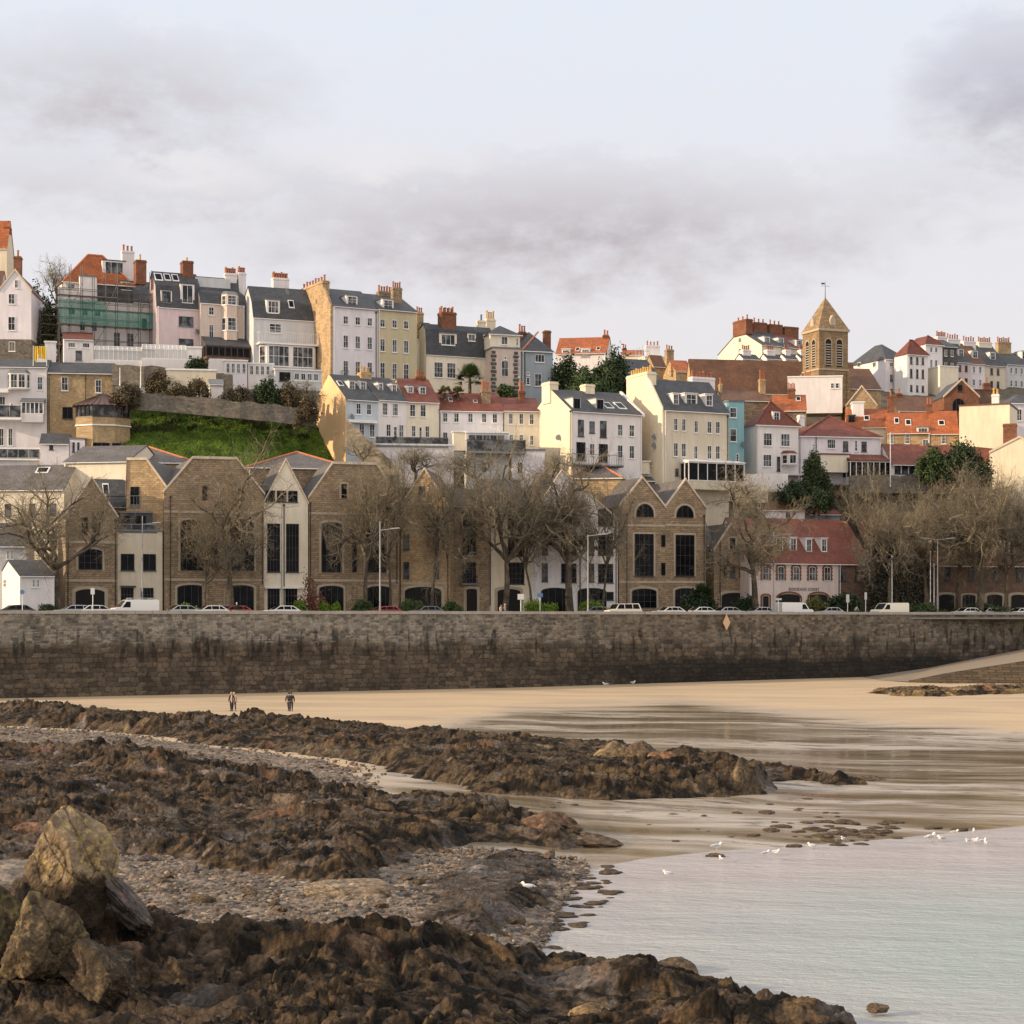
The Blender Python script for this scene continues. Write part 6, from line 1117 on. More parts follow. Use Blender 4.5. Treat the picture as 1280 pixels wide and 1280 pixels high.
bush('bush','dense brown green scrub bush on the slope left of the tiny white hut',236,262,467,497,259,BR,12,3500,.15)
for i_,(l_,r_,t_,b_,Y_,lb_) in enumerate(((141,176,476,506,256.5,'brown scrub bush beside the roof of the octagonal garden room'),(182,214,462,490,262.5,'low olive bramble clump under the left greenhouse'),(205,240,478,504,259,'brown bramble mound half way down the terrace under the right greenhouse'),(279,312,480,510,260.5,'wide straw brown scrub clump right of the tiny white hut'),(348,378,478,512,261,'brown winter scrub between the dark conifer bush and the bare scrubby tree'),(372,396,492,530,259.5,'thick brown scrub against the orange gable foot'))):
    bush('bush',lb_,l_,r_,t_,b_,Y_,BR if i_<6 else MG,60+i_,4500,.15)
bush('bush','dark green garden bush at the corner of the cream quoined house',617,645,480,500,282,MG,13,3000,.2)
bush('evergreen_tree','dark green tree on the bank between the two red roofed villas',1004,1034,563,608,277,((.03,.045,.02),(.07,.09,.035)),14,6000,.18,'tree')
bush('bush','dark evergreen shrub lower down the bank below the villa balcony',975,1020,598,628,273,DG,15,4000,.18)
bush('bush','dark green shrub hanging over the bank behind the red arcade roof',1005,1042,608,636,272,DG,16,4000,.18)
bush('creeper','dense bare creeper mass on the dark stone building left of the flagpoles',1085,1125,655,765,262,((.05,.045,.035),(.085,.075,.055)),17,9000,.2,'creeper',dy=.3)
bush('creeper','dense bare creeper mass on the dark stone building right part',1118,1162,668,765,263,((.05,.045,.035),(.085,.075,.055)),18,9000,.2,'creeper',dy=.3)
HB=[('bright green clipped hedge mound left one of the pair right of the thick trunk',653,697,748,766),('bright green clipped hedge mound right one of the pair beside the tall lamp',723,758,749,766),('low bright hedge left of the white hatchback under arched windows',218,248,754,768),('yellow green round shrub left of the reddish shrub',366,382,751,767),('small yellow green shrub right of the reddish shrub',395,413,750,767),('low green shrub right of the yellow green ones',414,425,753,767),('green shrub at the foot of the straight trunked plane tree',438,470,749,768),('green shrub bed at the foot of the dark plane tree',498,530,749,768),('dark green shrub right of the dark plane tree',550,575,751,768)]
for i,(lb,l,r,t,b) in enumerate(HB): bush('hedge' if r-l>30 else 'shrub',lb,l,r,t,b,Yf(l)-9,BG if i<7 and i!=6 else MG,30+i,4500,.11,'hedge' if r-l>30 else 'shrub')
bush('hedge','dark green box hedge beside the white cottage',47,71,753,768,213,DG,45,3000,.1,'hedge')
bush('shrub','small reddish leaved ornamental tree in front of the white bay',372,408,711,768,Yf(380)-8,RB,46,1500,.14,'tree')
bush('shrub','dark spiky shrub beside the balcony plant at the twin gables right foot',855,895,735,768,Yf(870)-8,DG,47,5000,.2)
bush('shrub','green shrub at the left foot of the pink arcade building arches',916,945,742,768,Yf(930)-7,DG,48,4000,.16)
bush('shrub','yellow green bush in front of the pink arcade building right arch',1008,1035,743,768,Yf(1010)-9,((.08,.09,.02),(.16,.15,.04)),49,4000,.13)
bush('shrub','tall dark green bush right of the pink arcade building',1032,1078,738,770,Yf(1050)-4,DG,50,6000,.18)
bush('hedge','low dark hedge in front of the long brown brick building',1136,1180,751,769,Yf(1150)-8,MG,51,4500,.12,'hedge')
bush('hedge','low dark green hedge before the arched garages at the right',1196,1260,753,769,Yf(1220)-3.5,MG,52,5500,.12,'hedge')
def palm(label,px,base,top,Y,wp,n=34,seed=1,stem=True,cols=MG):
    rr=random.Random(seed); p=PX(px,base,Y); rt=empty('palm_tree',p,0,label,'palm tree'); h=(base-top)*Y/F; rad=wp/2*Y/F; hc=h-rad*.75; m=MB()
    m.tube((0,0,-1),(.05,0,hc),.28,.2,8); m.build('trunk',BK,rt)
    V=[];Fc=[]
    for i in range(n):
        az=rr.uniform(0,6.28); el=rr.uniform(-.3,1.35); d=Vector((math.cos(az)*math.cos(el),math.sin(az)*math.cos(el),math.sin(el))); L=rad*rr.uniform(.85,1.1); st=Vector((0,0,hc)); mid=st+d*L*.55; nrm=d.cross(Vector((0,0,1))).normalized(); up=nrm.cross(d)
        for k in range(13):
            t=(k-6)/6*1.25; e=mid+(d*math.cos(t)+nrm*math.sin(t))*L*.5+Vector((0,0,-.15*L*abs(t))); b=len(V); w=(nrm*math.cos(t)-d*math.sin(t))*.045
            V+=[mid-w,mid+w,mid+(e-mid)*.7+w,e,mid+(e-mid)*.7-w]; Fc.append((b,b+1,b+2,b+3,b+4))
        b=len(V); w=nrm*.025; V+=[st-w,st+w,mid+w,mid-w]; Fc.append((b,b+1,b+2,b+3))
    me=bpy.data.meshes.new('fronds'); me.from_pydata(V,[],Fc); c=me.color_attributes.new('Col','FLOAT_COLOR','POINT'); c.data.foreach_set('color',[x for v in range(len(V)) for x in (*(np.array(cols[0])*(1-(v//66%5)/4)+np.array(cols[1])*((v//66%5)/4)),1)]); me.materials.append(LM); link('fronds',me,rt)
palm('bushy fan palm in front of the wide cream mansard house',587,488,458,276,42,70,1)
palm('low yellowish fan palm behind the dark red terrace roof left one',556,500,484,270,22,30,2,cols=((.09,.09,.02),(.16,.14,.04)))
palm('low yellowish fan palm behind the dark red terrace roof right one',572,500,484,271,20,30,3,cols=((.09,.09,.02),(.16,.14,.04)))
palm('dark palm with green fronds by the right foot of the twin gabled building',878,768,732,Yf(878)-9,30,40,4,cols=DG)
# ---- grass and scrub tufts on the slope
def tufts(name,label,cat,l,r,d0,d1,n,h,cols,test,seed):
    rr=np.random.RandomState(seed); P=rr.uniform(l,r,n*2); D=rr.uniform(d0,d1,n*2); Y=224+46*P/1280.+D; Z=hillz(P,Y); py=HOR-(Z-CZ)*F/Y; k=test(P,py,D); P,D,Y,Z=P[k][:n],D[k][:n],Y[k][:n],Z[k][:n]; X=(P-640)/F*Y; m=len(X); rough_=(.5*fbm(X*.25,Y*.25,4,5)+.25*fbm(X*1.1,Y*1.1,3,9)); base=np.stack([X,Y,Z+rough_-.05],1)
    V=[];nb=5
    for b in range(nb):
        a=rr.uniform(0,6.28,m); o=np.stack([np.cos(a),np.sin(a),0*a],1); s=h*(.5+rr.rand(m))[:,None]; w=np.stack([-np.sin(a),np.cos(a),0*a],1)*s*.22; tip=base+o*s*.45+np.array((0,0,1))*s; V.append(np.stack([base-w,base+w,tip],1))
    v=np.concatenate(V,0).reshape(-1,3); q=len(v)//3; me=bpy.data.meshes.new(name); me.vertices.add(len(v)); me.vertices.foreach_set('co',v.astype(np.float32).ravel()); me.loops.add(len(v)); me.loops.foreach_set('vertex_index',np.arange(len(v),dtype=np.int32)); me.polygons.add(q); me.polygons.foreach_set('loop_start',np.arange(0,len(v),3,dtype=np.int32)); me.polygons.foreach_set('loop_total',np.full(q,3,dtype=np.int32)); me.update(calc_edges=True)
    mx=np.tile(np.clip(fbm(X*.5,Y*.5,3,seed)+.5+rr.uniform(-.2,.2,m),0,1),nb)[:,None]; c=np.array(cols[0])*(1-mx)+np.array(cols[1])*mx; c=np.repeat(np.concatenate([c,np.ones((q,1))],1)[:,None],3,1); at=me.color_attributes.new('Col','FLOAT_COLOR','POINT'); at.data.foreach_set('color',c.astype(np.float32).ravel()); me.materials.append(LM); tag(link(name,me),label,cat,kind='stuff')
tufts('grass','lush green grass covering the steep slope','grass',150,450,17,42,30000,.26,((.06,.11,.014),(.22,.33,.05)),lambda P,y,D:(y>502)&(y<592),3)
tufts('scrub','brown winter scrub and weeds on the hill banks','scrub',130,1290,15,62,30000,.55,((.06,.045,.025),(.13,.11,.05)),lambda P,y,D:~((y>500)&(y<592)&(P<440)&(P>155)),4)
tufts('bank_weeds','patchy rank weeds and brambles on the upper edge of the grass bank','weeds',150,445,30,40,2200,.6,((.03,.055,.012),(.10,.11,.04)),lambda P,y,D:(y>500)&(y<590)&(fbm(P*.045,y*.09,3,77)>.12),8)
# ================================================================= PROMENADE THINGS
def profile_body(pts,w,r=.0): return MB().prism(pts,-w/2,w/2,'y')
def car_meshes(kind):
    if kind=='car': L,Hh,Wd=4.2,1.46,1.72; body=[(-2.1,.3),(-2.1,.72),(-1.98,.90),(-1.1,.98),(1.75,1.0),(2.0,.92),(2.1,.6),(2.08,.3)]; cab=[(-1.15,.97),(-.45,1.40),(.2,1.46),(1.1,1.44),(1.85,.99)]; wx=(-1.3,1.32)
    elif kind=='van': L,Hh,Wd=5.0,2.05,1.95; body=[(-2.5,.35),(-2.5,.95),(-2.3,1.15),(-1.75,1.22),(-1.2,1.95),(-.9,2.05),(2.3,2.07),(2.48,1.95),(2.5,.35)]; cab=None; wx=(-1.6,1.6)
    else: L,Hh,Wd=4.6,1.85,1.85; body=[(-2.3,.4),(-2.3,1.0),(-1.4,1.12),(2.15,1.14),(2.3,1.0),(2.3,.4)]; cab=[(-1.45,1.1),(-.95,1.80),(1.95,1.86),(2.22,1.12)]; wx=(-1.4,1.45)
    d={}; m=profile_body(body,Wd)
    if cab:
        n=len(cab); m.add([(x,-Wd/2+.12*(z-.97)/.5,z) for x,z in cab]+[(x,Wd/2-.12*(z-.97)/.5,z) for x,z in cab],[tuple(range(n)),tuple(range(2*n-1,n-1,-1))]+[(i,i+n,(i+1)%n+n,(i+1)%n) for i in range(n)])
    d['m']=m; g=MB()
    def sidew(x0,x1,x2,x3,z0,z1,o=.012):
        for s in(-1,1):
            y0=s*(Wd/2-.12*(z0-.97)/.5*(1 if cab else 0)+o); y1=s*(Wd/2-.12*(z1-.97)/.5*(1 if cab else 0)+o); g.add([(x0,y0,z0),(x1,y0,z0),(x2,y1,z1),(x3,y1,z1),(x0,y0-s*.04,z0),(x1,y0-s*.04,z0),(x2,y1-s*.04,z1),(x3,y1-s*.04,z1)],[(0,1,2,3),(4,7,6,5),(0,4,5,1),(1,5,6,2),(2,6,7,3),(3,7,4,0)])
    if kind=='car': sidew(-.98,-.05,-.05,-.42,1.02,1.36); sidew(.02,.85,.8,.02,1.02,1.38); sidew(.92,1.6,1.1,.88,1.02,1.36); g.add([(-1.13,-.7,1.0),(-1.13,.7,1.0),(-.48,.62,1.41),(-.48,-.62,1.41)],[(0,1,2,3)]); g.add([(1.84,-.7,1.02),(1.84,.7,1.02),(1.14,.62,1.44),(1.14,-.62,1.44)],[(0,1,2,3)])
    elif kind=='van': sidew(-1.6,-.7,-.7,-1.15,1.2,1.82); g.add([(-1.78,-.85,1.25),(-1.78,.85,1.25),(-1.22,.8,1.95),(-1.22,-.8,1.95)],[(0,1,2,3)])
    else: sidew(-1.25,-.2,-.2,-.85,1.18,1.74); sidew(-.1,.95,.95,-.1,1.18,1.76); sidew(1.05,2.0,1.85,1.05,1.18,1.76); g.add([(-1.44,-.8,1.16),(-1.44,.8,1.16),(-.99,.75,1.78),(-.99,-.75,1.78)],[(0,1,2,3)])
    d['glass']=g; d['wx']=wx; d['W']=Wd; d['k']=kind; return d
_cars={}; _gl=None
def paint(nm,c,metal=0.): 
    m,nt,b=newmat('paint_'+nm); b.inputs['Base Color'].default_value=(*c,1); b.inputs['Roughness'].default_value=.3; b.inputs['Metallic'].default_value=metal; b.inputs['Coat Weight'].default_value=.4; return m
PNT={'white':paint('white',(.78,.77,.74)),'silver':paint('silver',(.42,.43,.44),.3),'black':paint('black',(.02,.02,.022)),'blue':paint('blue',(.05,.08,.15)),'red':paint('red',(.35,.03,.02)),'cream':paint('cream',(.80,.74,.60)),'grey':paint('grey',(.12,.125,.13))}
wm_=None
def vehicle(name,kind,colr,label,px,off=2.2,flip=False,cat='car',rack=False):
    global wm_
    key=(kind,colr)
    if key not in _cars:
        d=car_meshes(kind); _cars[key]=(d['m'].mesh('body',PNT[colr]),d['glass'].mesh('windows',MT['darkglass']),d['wx'],d['W'])
        if wm_ is None:
            m=MB(); m.tube((0,-.11,0),(0,.11,0),.32,.32,16); rim=MB(); rim.tube((0,-.118,0),(0,.118,0),.2,.2,10); wm_=(m.mesh('wheel','pipe'),rim.mesh('rim','steel'))
    b,g,wx,Wd=_cars[key]; Y=wallY(px)+off+1.2; dr=math.atan2(WD.y,WD.x); rt=empty(name,((px-640)/F*Y,Y,9.9),dr+(math.pi if flip else 0),label,cat,'vehicles on the seafront road'); link('body',b,rt); link('windows',g,rt)
    for x in wx:
        for s in(-1,1): w=link('wheel',wm_[0],rt,(x,s*(Wd/2-.1),.32)); link('rim',wm_[1],w)
    for s in(-1,1):
        m=MB(); m.ball((wx[0]*1.0-(.78 if kind=='car' else .88),s*(Wd/2-.3),.72),.06,.16,.08,8,5); m.build('headlight','wframe',rt); m=MB(); m.box(wx[1]+.70+(.1 if kind!='car' else 0),wx[1]+.78+(.12 if kind!='car' else 0),s*(Wd/2-.25)-.08,s*(Wd/2-.25)+.08,.7,.95); m.build('tail_light',PNT['red'],rt)
    if rack:
        m=MB()
        for x in(-.6,.6,1.8): m.tube((x,-.85,2.07),(x,-.85,2.22),.03,.03,5); m.tube((x,.85,2.07),(x,.85,2.22),.03,.03,5); m.tube((x,-.85,2.2),(x,.85,2.2),.03,.03,5)
        for y in(-.85,.85): m.tube((-.7,y,2.22),(2.2,y,2.22),.03,.03,5)
        m.build('roof_rack','steel',rt)
V=vehicle
V('parked_van','van','white','white panel van with a roof rack behind the wall at the left',168,rack=True,flip=False,cat='van')
V('parked_car','car','silver','silver car just left of the signpost at the left',92); V('parked_car','car','white','white car between the signpost and the roof rack van',122,flip=True)
V('parked_car','car','black','dark car at the far left in front of the white cottage',18); V('parked_car','car','silver','silver car right of the roof rack van near the low bright hedge',232,flip=True); V('parked_car','car','white','white hatchback in front of the tall pale limbed plane tree',262); V('parked_car','car','grey','grey car just left of the pale limbed trunk',277,off=5)
V('parked_car','car','red','red car beside the pale limbed trunk',292,off=4); V('parked_car','car','white','white car below the white bay with two tall windows',352); V('parked_car','car','red','dark red car behind the lone streetlamp',480,off=4); V('parked_car','car','grey','dark grey car in front of the sunlit golden gable',532)
V('parked_car','suv','cream','pale high roofed car left of the twin gabled building',778,cat='car'); V('parked_car','car','grey','grey car left of the pale high roofed car',742,off=4); V('parked_car','car','white','white car under the left twin gable',836); V('parked_car','car','white','white car under the dark palm',880,flip=True); V('parked_car','car','silver','silver car left of the diamond marker on the wall',912,off=3,flip=True); V('parked_car','car','silver','silver car left of the windowed white van',948)
V('parked_van','van','white','white van parked before the pink arcade building',992,flip=True,cat='van'); V('parked_car','car','silver','silver car right of the white van by the arcade building',1035); V('parked_van','van','cream','cream camper van with dark side window near the flagpoles',1112,cat='van',off=1.5); V('parked_car','car','red','dark red car right of the cream camper van',1148,off=4); V('parked_car','car','white','white car in front of the arched garages',1208); V('parked_car','car','silver','silver car at the far right behind the wall',1240,flip=True); V('parked_car','car','white','white car cut off by the right photo edge',1275)
def lamp(label,px,top,Y,arm=0,name='street_lamp',cat='street lamp',two=False):
    rt=empty(name,((px-640)*Y/F,Y,10.0),0,label,cat,'street lamps'); h=CZ+(HOR-top)*Y/F-10; m=MB(); m.tube((0,0,-.2),(0,0,1.2),.13,.12,8); m.tube((0,0,1.2),(0,0,h),.10,.055,8); m.build('pole','steel',rt)
    for s in ((1,-1) if two else (1,)):
        if arm: m=MB(); m.tube((0,0,h-arm*.1),(s*1.3,-.2,h+.15-arm*.1),.045,.035,6); o=m.build('arm','steel',rt); m=MB(); m.add([(s*1.2,-.32,h+.12-arm*.1),(s*2.3,-.34,h+.22-arm*.1),(s*2.3,-.06,h+.22-arm*.1),(s*1.2,-.08,h+.12-arm*.1),(s*1.2,-.30,h+.24-arm*.1),(s*2.2,-.30,h+.32-arm*.1),(s*2.2,-.1,h+.32-arm*.1),(s*1.2,-.1,h+.24-arm*.1)],[(0,3,2,1),(4,5,6,7),(0,1,5,4),(1,2,6,5),(2,3,7,6),(3,0,4,7)]); m.build('lamp_head','steel',o)
lamp('tall grey street lamp in front of the cream modern bay',178,645,Yf(178)-6,10); lamp('tall double headed street lamp in front of the white bay',352,633,Yf(352)-6,2,two=True); lamp('lone grey street lamp between two plane trees in front of the stone block',475,652,wallY(475)+2,10); lamp('tall grey street lamp in front of the white gabled block',735,668,wallY(735)+2,2); lamp('tall grey street lamp before the pink arcade building',967,664,wallY(967)+2,6,two=True); lamp('tall street lamp rightmost of the pole cluster with pale head',1172,674,wallY(1172)+2,1,two=True); lamp('street lamp with slim pole near the right edge',1258,712,wallY(1258)+3,0)
def pole(label,px,top,Y,name='flagpole',cat='flagpole',r=.06,base=10.0):
    h=CZ+(HOR-top)*Y/F-base; rt=empty(name,((px-640)*Y/F,Y,base),0,label,cat); m=MB(); m.tube((0,0,-.3),(0,0,h),r*1.3,r*.6,8); m.build('pole','rail',rt); m=MB(); m.ball((0,0,h+.06),.1,.1,.1,8,6); m.build('finial','rail',rt)
pole('slim white pole left one of the cluster before the brown brick building',1163,690,wallY(1163)+5); pole('slim white pole middle one of the cluster before the brown brick building',1167.5,706,wallY(1167)+4.5); pole('white pole standing before the creeper covered dark building',1115,696,wallY(1115)+5)
pole('tall white flagpole in front of the veranda villa at right',1113,542,277,base=CZ+(HOR-606)*277/F,r=.07); pole('thin mast on the skyline left of the big church roof',867,442,360,'mast','mast',.06,CZ+(HOR-470)*360/F)
pole('white post on the rubble wall below the greenhouses left one',150,461,262,'post','post',.08,CZ+(HOR-480)*262/F); pole('white post on the rubble wall below the greenhouses right one',176,459,262,'post','post',.1,CZ+(HOR-487)*262/F)
def sign(label,px,py,Y,wp,hp,colm,post=True,name='signpost',cat='sign',round_=False,arr=False,txt=None):
    s=Y/F; rt=empty(name,((px-640)*s,Y,10.0),0,label,cat); z=(HOR-py)*s+CZ-10
    m=MB(); m.tube((0,0,-.2),(0,0,z+hp*s*.4),.05,.05,6); m.build('post','rail',rt); m=MB()
    if round_: m.tube((0,-.06,z),(0,-.10,z),wp*s/2,wp*s/2,16)
    else: m.box(-wp*s/2,wp*s/2,-.10,-.06,z-hp*s/2,z+hp*s/2)
    m.build('sign_plate',colm,rt)
bs=paint('sign_blue',(.05,.12,.3)); gs=paint('sign_grey',(.45,.46,.47))
sign('white signpost with small grey plates left of the roof rack van',116,739,wallY(116)+1.5,5,8,gs); sign('round dark sign on a post in front of the white cottage',28,740,wallY(28)+1.5,6,6,bs,round_=True); sign('white post with pale rectangular sign left of the bright hedge mound',651,746,wallY(651)+1.2,8,7,gs); sign('small blue and white sign above the bright hedge mound',675,744,wallY(675)+6,7,5,bs); sign('white signpost between the arcade building and the cyclist',1059.5,748,wallY(1059)+1.2,4,10,gs); sign('thin white post between the cyclist and the cream camper van',1082,745,wallY(1082)+1.2,3,9,gs); sign('small sign on the lamp pole height post before the pink arcade building',973,749,wallY(973)+1.5,8,2.5,gs)
# diamond marker on the wall
def diamond():
    Y=wallY(905); p=PX(905,778,Y); q=Vector((p.x,p.y,p.z))+Vector((WN.x,WN.y,0))*.55; s=Y/F; m=MB(); a,b=5.6*s,10*s; m.prism([(-a,0),(0,-b),(a,0),(0,b)],-.05,.0,'y'); rt=empty('navigation_marker',q,math.atan2(WD.y,WD.x),'pale orange diamond shaped marker fixed high on the sea wall','marker'); m.build('diamond_plate',plain('marker_board',(.62,.40,.24),.7,0,.1),rt); m=MB(); 
    m.box(-.05,.05,.003,.5,-b*.5,b*.5); m.build('bracket','steel',rt)
diamond()
# ================================================================= PEOPLE
SK=plain('skin',(.48,.30,.22),.6,0,.1)
def skinned(name,vs,es,rs,mat,parent,sub=1,root=0):
    me=bpy.data.meshes.new(name); me.from_pydata([Vector(v) for v in vs],es,[]); me.materials.append(mat); o=link(name,me,parent); md=o.modifiers.new('skin','SKIN'); md.use_smooth_shade=True; sk=me.skin_vertices[0]
    for i,r in enumerate(rs): sk.data[i].radius=(r,r) if not isinstance(r,tuple) else r; sk.data[i].use_root=(i==root)
    sm=o.modifiers.new('sub','SUBSURF'); sm.levels=sub; sm.render_levels=sub
    bpy.context.view_layer.update(); dg=bpy.context.evaluated_depsgraph_get(); nm=bpy.data.meshes.new_from_object(o.evaluated_get(dg)); o.modifiers.clear(); o.data=nm
    if not nm.materials: nm.materials.append(mat)
    return o
def person(label,loc,rz,coat,legs,hair,stride=.18,longcoat=False,bag=None,lean=0,arm=.12,h=1.72,group=None,sit=False,only_top=False):
    rt=empty('person',loc,rz,label,'person',group); s=h/1.75
    V=[(0,0,.95),(0,0,1.15),(0,0,1.38),(0,-.01,1.50),(0,-.03,1.60),(0,-.03,1.70)]; E=[(0,1),(1,2),(2,3),(3,4),(4,5)]; Rr=[(.14,.11),(.13,.10),(.17,.11),.055,(.085,.10),(.07,.085)]
    for sx in(-1,1):
        b=len(V); y=sx*stride; V+=[(sx*.10,0,.88),(sx*.10,-y*.5-.02,.48),(sx*.10,-y,.08),(sx*.10,-y-.13,.03)]; E+=[(0,b),(b,b+1),(b+1,b+2),(b+2,b+3)]; Rr+=[.09,.06,.042,.035]
        b=len(V); V+=[(sx*.19,0,1.42),(sx*(.24+arm*.3),.03+y*.3,1.14),(sx*(.25+arm*.3),-.06+y*.7,.90),(sx*(.25+arm*.3),-.08+y*.8,.83)]; E+=[(2,b),(b,b+1),(b+1,b+2),(b+2,b+3)]; Rr+=[.065,.045,.032,(.04,.018)]
        for f in range(4): c=len(V); o=(f-1.5)*.019; V+=[(sx*(.25+arm*.3),-.08+y*.8+o,.79),(sx*(.245+arm*.3),-.085+y*.8+o,.745+.008*abs(f-1.5))]; E+=[(b+3,c),(c,c+1)]; Rr+=[.0095,.008]
        c=len(V); V+=[(sx*(.23+arm*.3),-.115+y*.8,.81),(sx*(.22+arm*.3),-.13+y*.8,.785)]; E+=[(b+3,c),(c,c+1)]; Rr+=[.011,.009]
    V=[(x*s,y*s+lean*(z/1.7)*s,z*s) for x,y,z in V]; Rr=[tuple(a*s for a in r) if isinstance(r,tuple) else r*s for r in Rr]
    body=skinned('body',V,E,Rr,SK,rt)
    C=[(0,0,.90 if not longcoat else .55),(0,0,1.15),(0,0,1.40),(0,-.01,1.49)]; CE=[(0,1),(1,2),(2,3)]; CR=[(.20,.16) if longcoat else (.17,.14),(.16,.13),(.20,.14),.075]
    for sx in(-1,1): y=sx*stride; b=len(C); C+=[(sx*.20,0,1.42),(sx*(.24+arm*.3),.03+y*.3,1.14),(sx*(.25+arm*.3),-.06+y*.7,.91)]; CE+=[(2,b),(b,b+1),(b+1,b+2)]; CR+=[.085,.068,.052]
    C=[(x*s,y*s+lean*(z/1.7)*s,z*s) for x,y,z in C]; CR=[tuple(a*s for a in r) if isinstance(r,tuple) else r*s for r in CR]; skinned('coat',C,CE,CR,coat,rt,root=1)
    T=[(0,0,.97)]; TE=[]; TR=[(.15,.12)]
    for sx in(-1,1): y=sx*stride; b=len(T); T+=[(sx*.10,0,.86),(sx*.10,-y*.5-.02,.48),(sx*.10,-y,.10)]; TE+=[(0,b),(b,b+1),(b+1,b+2)]; TR+=[.11,.08,.06]
    T=[(x*s,y*s+lean*(z/1.7)*s,z*s) for x,y,z in T]; TR=[tuple(a*s for a in r) if isinstance(r,tuple) else r*s for r in TR]; skinned('trousers',T,TE,TR,legs,rt)
    for sx in(-1,1): y=sx*stride; m=MB(); m.ball((sx*.10*s,(-y-.06)*s,.05*s),.055*s,.14*s,.055*s,10,6); m.build('shoe','pipe',rt,smooth=True)
    hd=Vector((0,(-.03+lean*.95)*s,1.66*s)); m=MB(); m.ball((hd.x,hd.y+.02*s,hd.z+.03*s),.098*s,.112*s,.105*s,14,9); m.build('hair',hair,rt,smooth=True)
    f=MB(); f.ball((hd.x,hd.y-.075*s,hd.z-.005*s),.07*s,.055*s,.095*s,12,8); f.add([(-.014,hd.y-.12*s,hd.z-.02*s),(.014,hd.y-.12*s,hd.z-.02*s),(0,hd.y-.15*s,hd.z-.025*s),(0,hd.y-.12*s,hd.z+.025*s)],[(0,1,2),(0,2,3),(1,3,2)]); f.build('face',SK,rt,smooth=True)
    m=MB()
    for sx in(-1,1): m.ball((sx*.03*s,hd.y-.125*s,hd.z+.012*s),.011*s,.008*s,.008*s,8,5)
    m.build('eyes','pipe',rt); return rt
def cloth(n,c): return plain(n,c,.85,0,.2,6)
def gnd(px,py,lift=0.): g=ground(px,py); return Vector(((px-640)/F*g,g,float(sandz(np.array(float(px)),np.array(g)))+lift))
bk=cloth('black_coat',(.012,.012,.014)); nv=cloth('dark_navy_jacket',(.025,.03,.04)); jn=cloth('dark_jeans',(.04,.045,.06)); pk=cloth('pale_pink_jacket',(.60,.42,.33)); bl=cloth('blond_hair',(.5,.36,.16)); bh=cloth('dark_hair',(.04,.03,.025)); gy=cloth('grey_coat',(.35,.34,.33))
def stand(px,foot,Y): return Vector(((px-640)*Y/F,Y,max(float(sandz(np.array(float(px)),np.array(float(Y)))),CZ+(HOR-foot)*Y/F)))
def beachY(px): return ground(px,893)
for args in ((289.5,894.5,bk,bk,bl,True,-.5,'person in long black coat standing on the sand left of the walking pair'),(292.5,893.5,pk,jn,bl,False,.4,'person in pale pink jacket close beside the black coat'),(361,894,nv,jn,bh,False,2.9,'person in dark navy jacket walking left one of the pair in dark jackets'),(364,895,nv,bk,bh,False,3.2,'person in dark jacket walking right one of the pair in dark jackets')):
    px_,py_,c1,c2,hr,lc,rz,lb=args; Y=176.; z=float(sandz(np.array(px_),np.array(Y))); fy=HOR+(CZ-z)*F/Y; p=Vector(((px_-640)*Y/F,Y,z)); person(lb,p,rz,c1,c2,hr,longcoat=lc,stride=.05 if lc else .18)
def onroad(px,off): Y=wallY(px)+off; return Vector(((px-640)*Y/F,Y,9.9))
person('person with pale hair walking behind the wall near the pale limbed trunk',onroad(296,2),.2,bk,jn,cloth('white_hair',(.6,.58,.55)),h=1.75); person('person in pale top left one behind the wall near the thick trunk',onroad(626,2),1,pk,jn,bh,h=1.6); person('person in grey coat right one behind the wall near the thick trunk',onroad(631,2),1.2,gy,jn,bl,h=1.72)
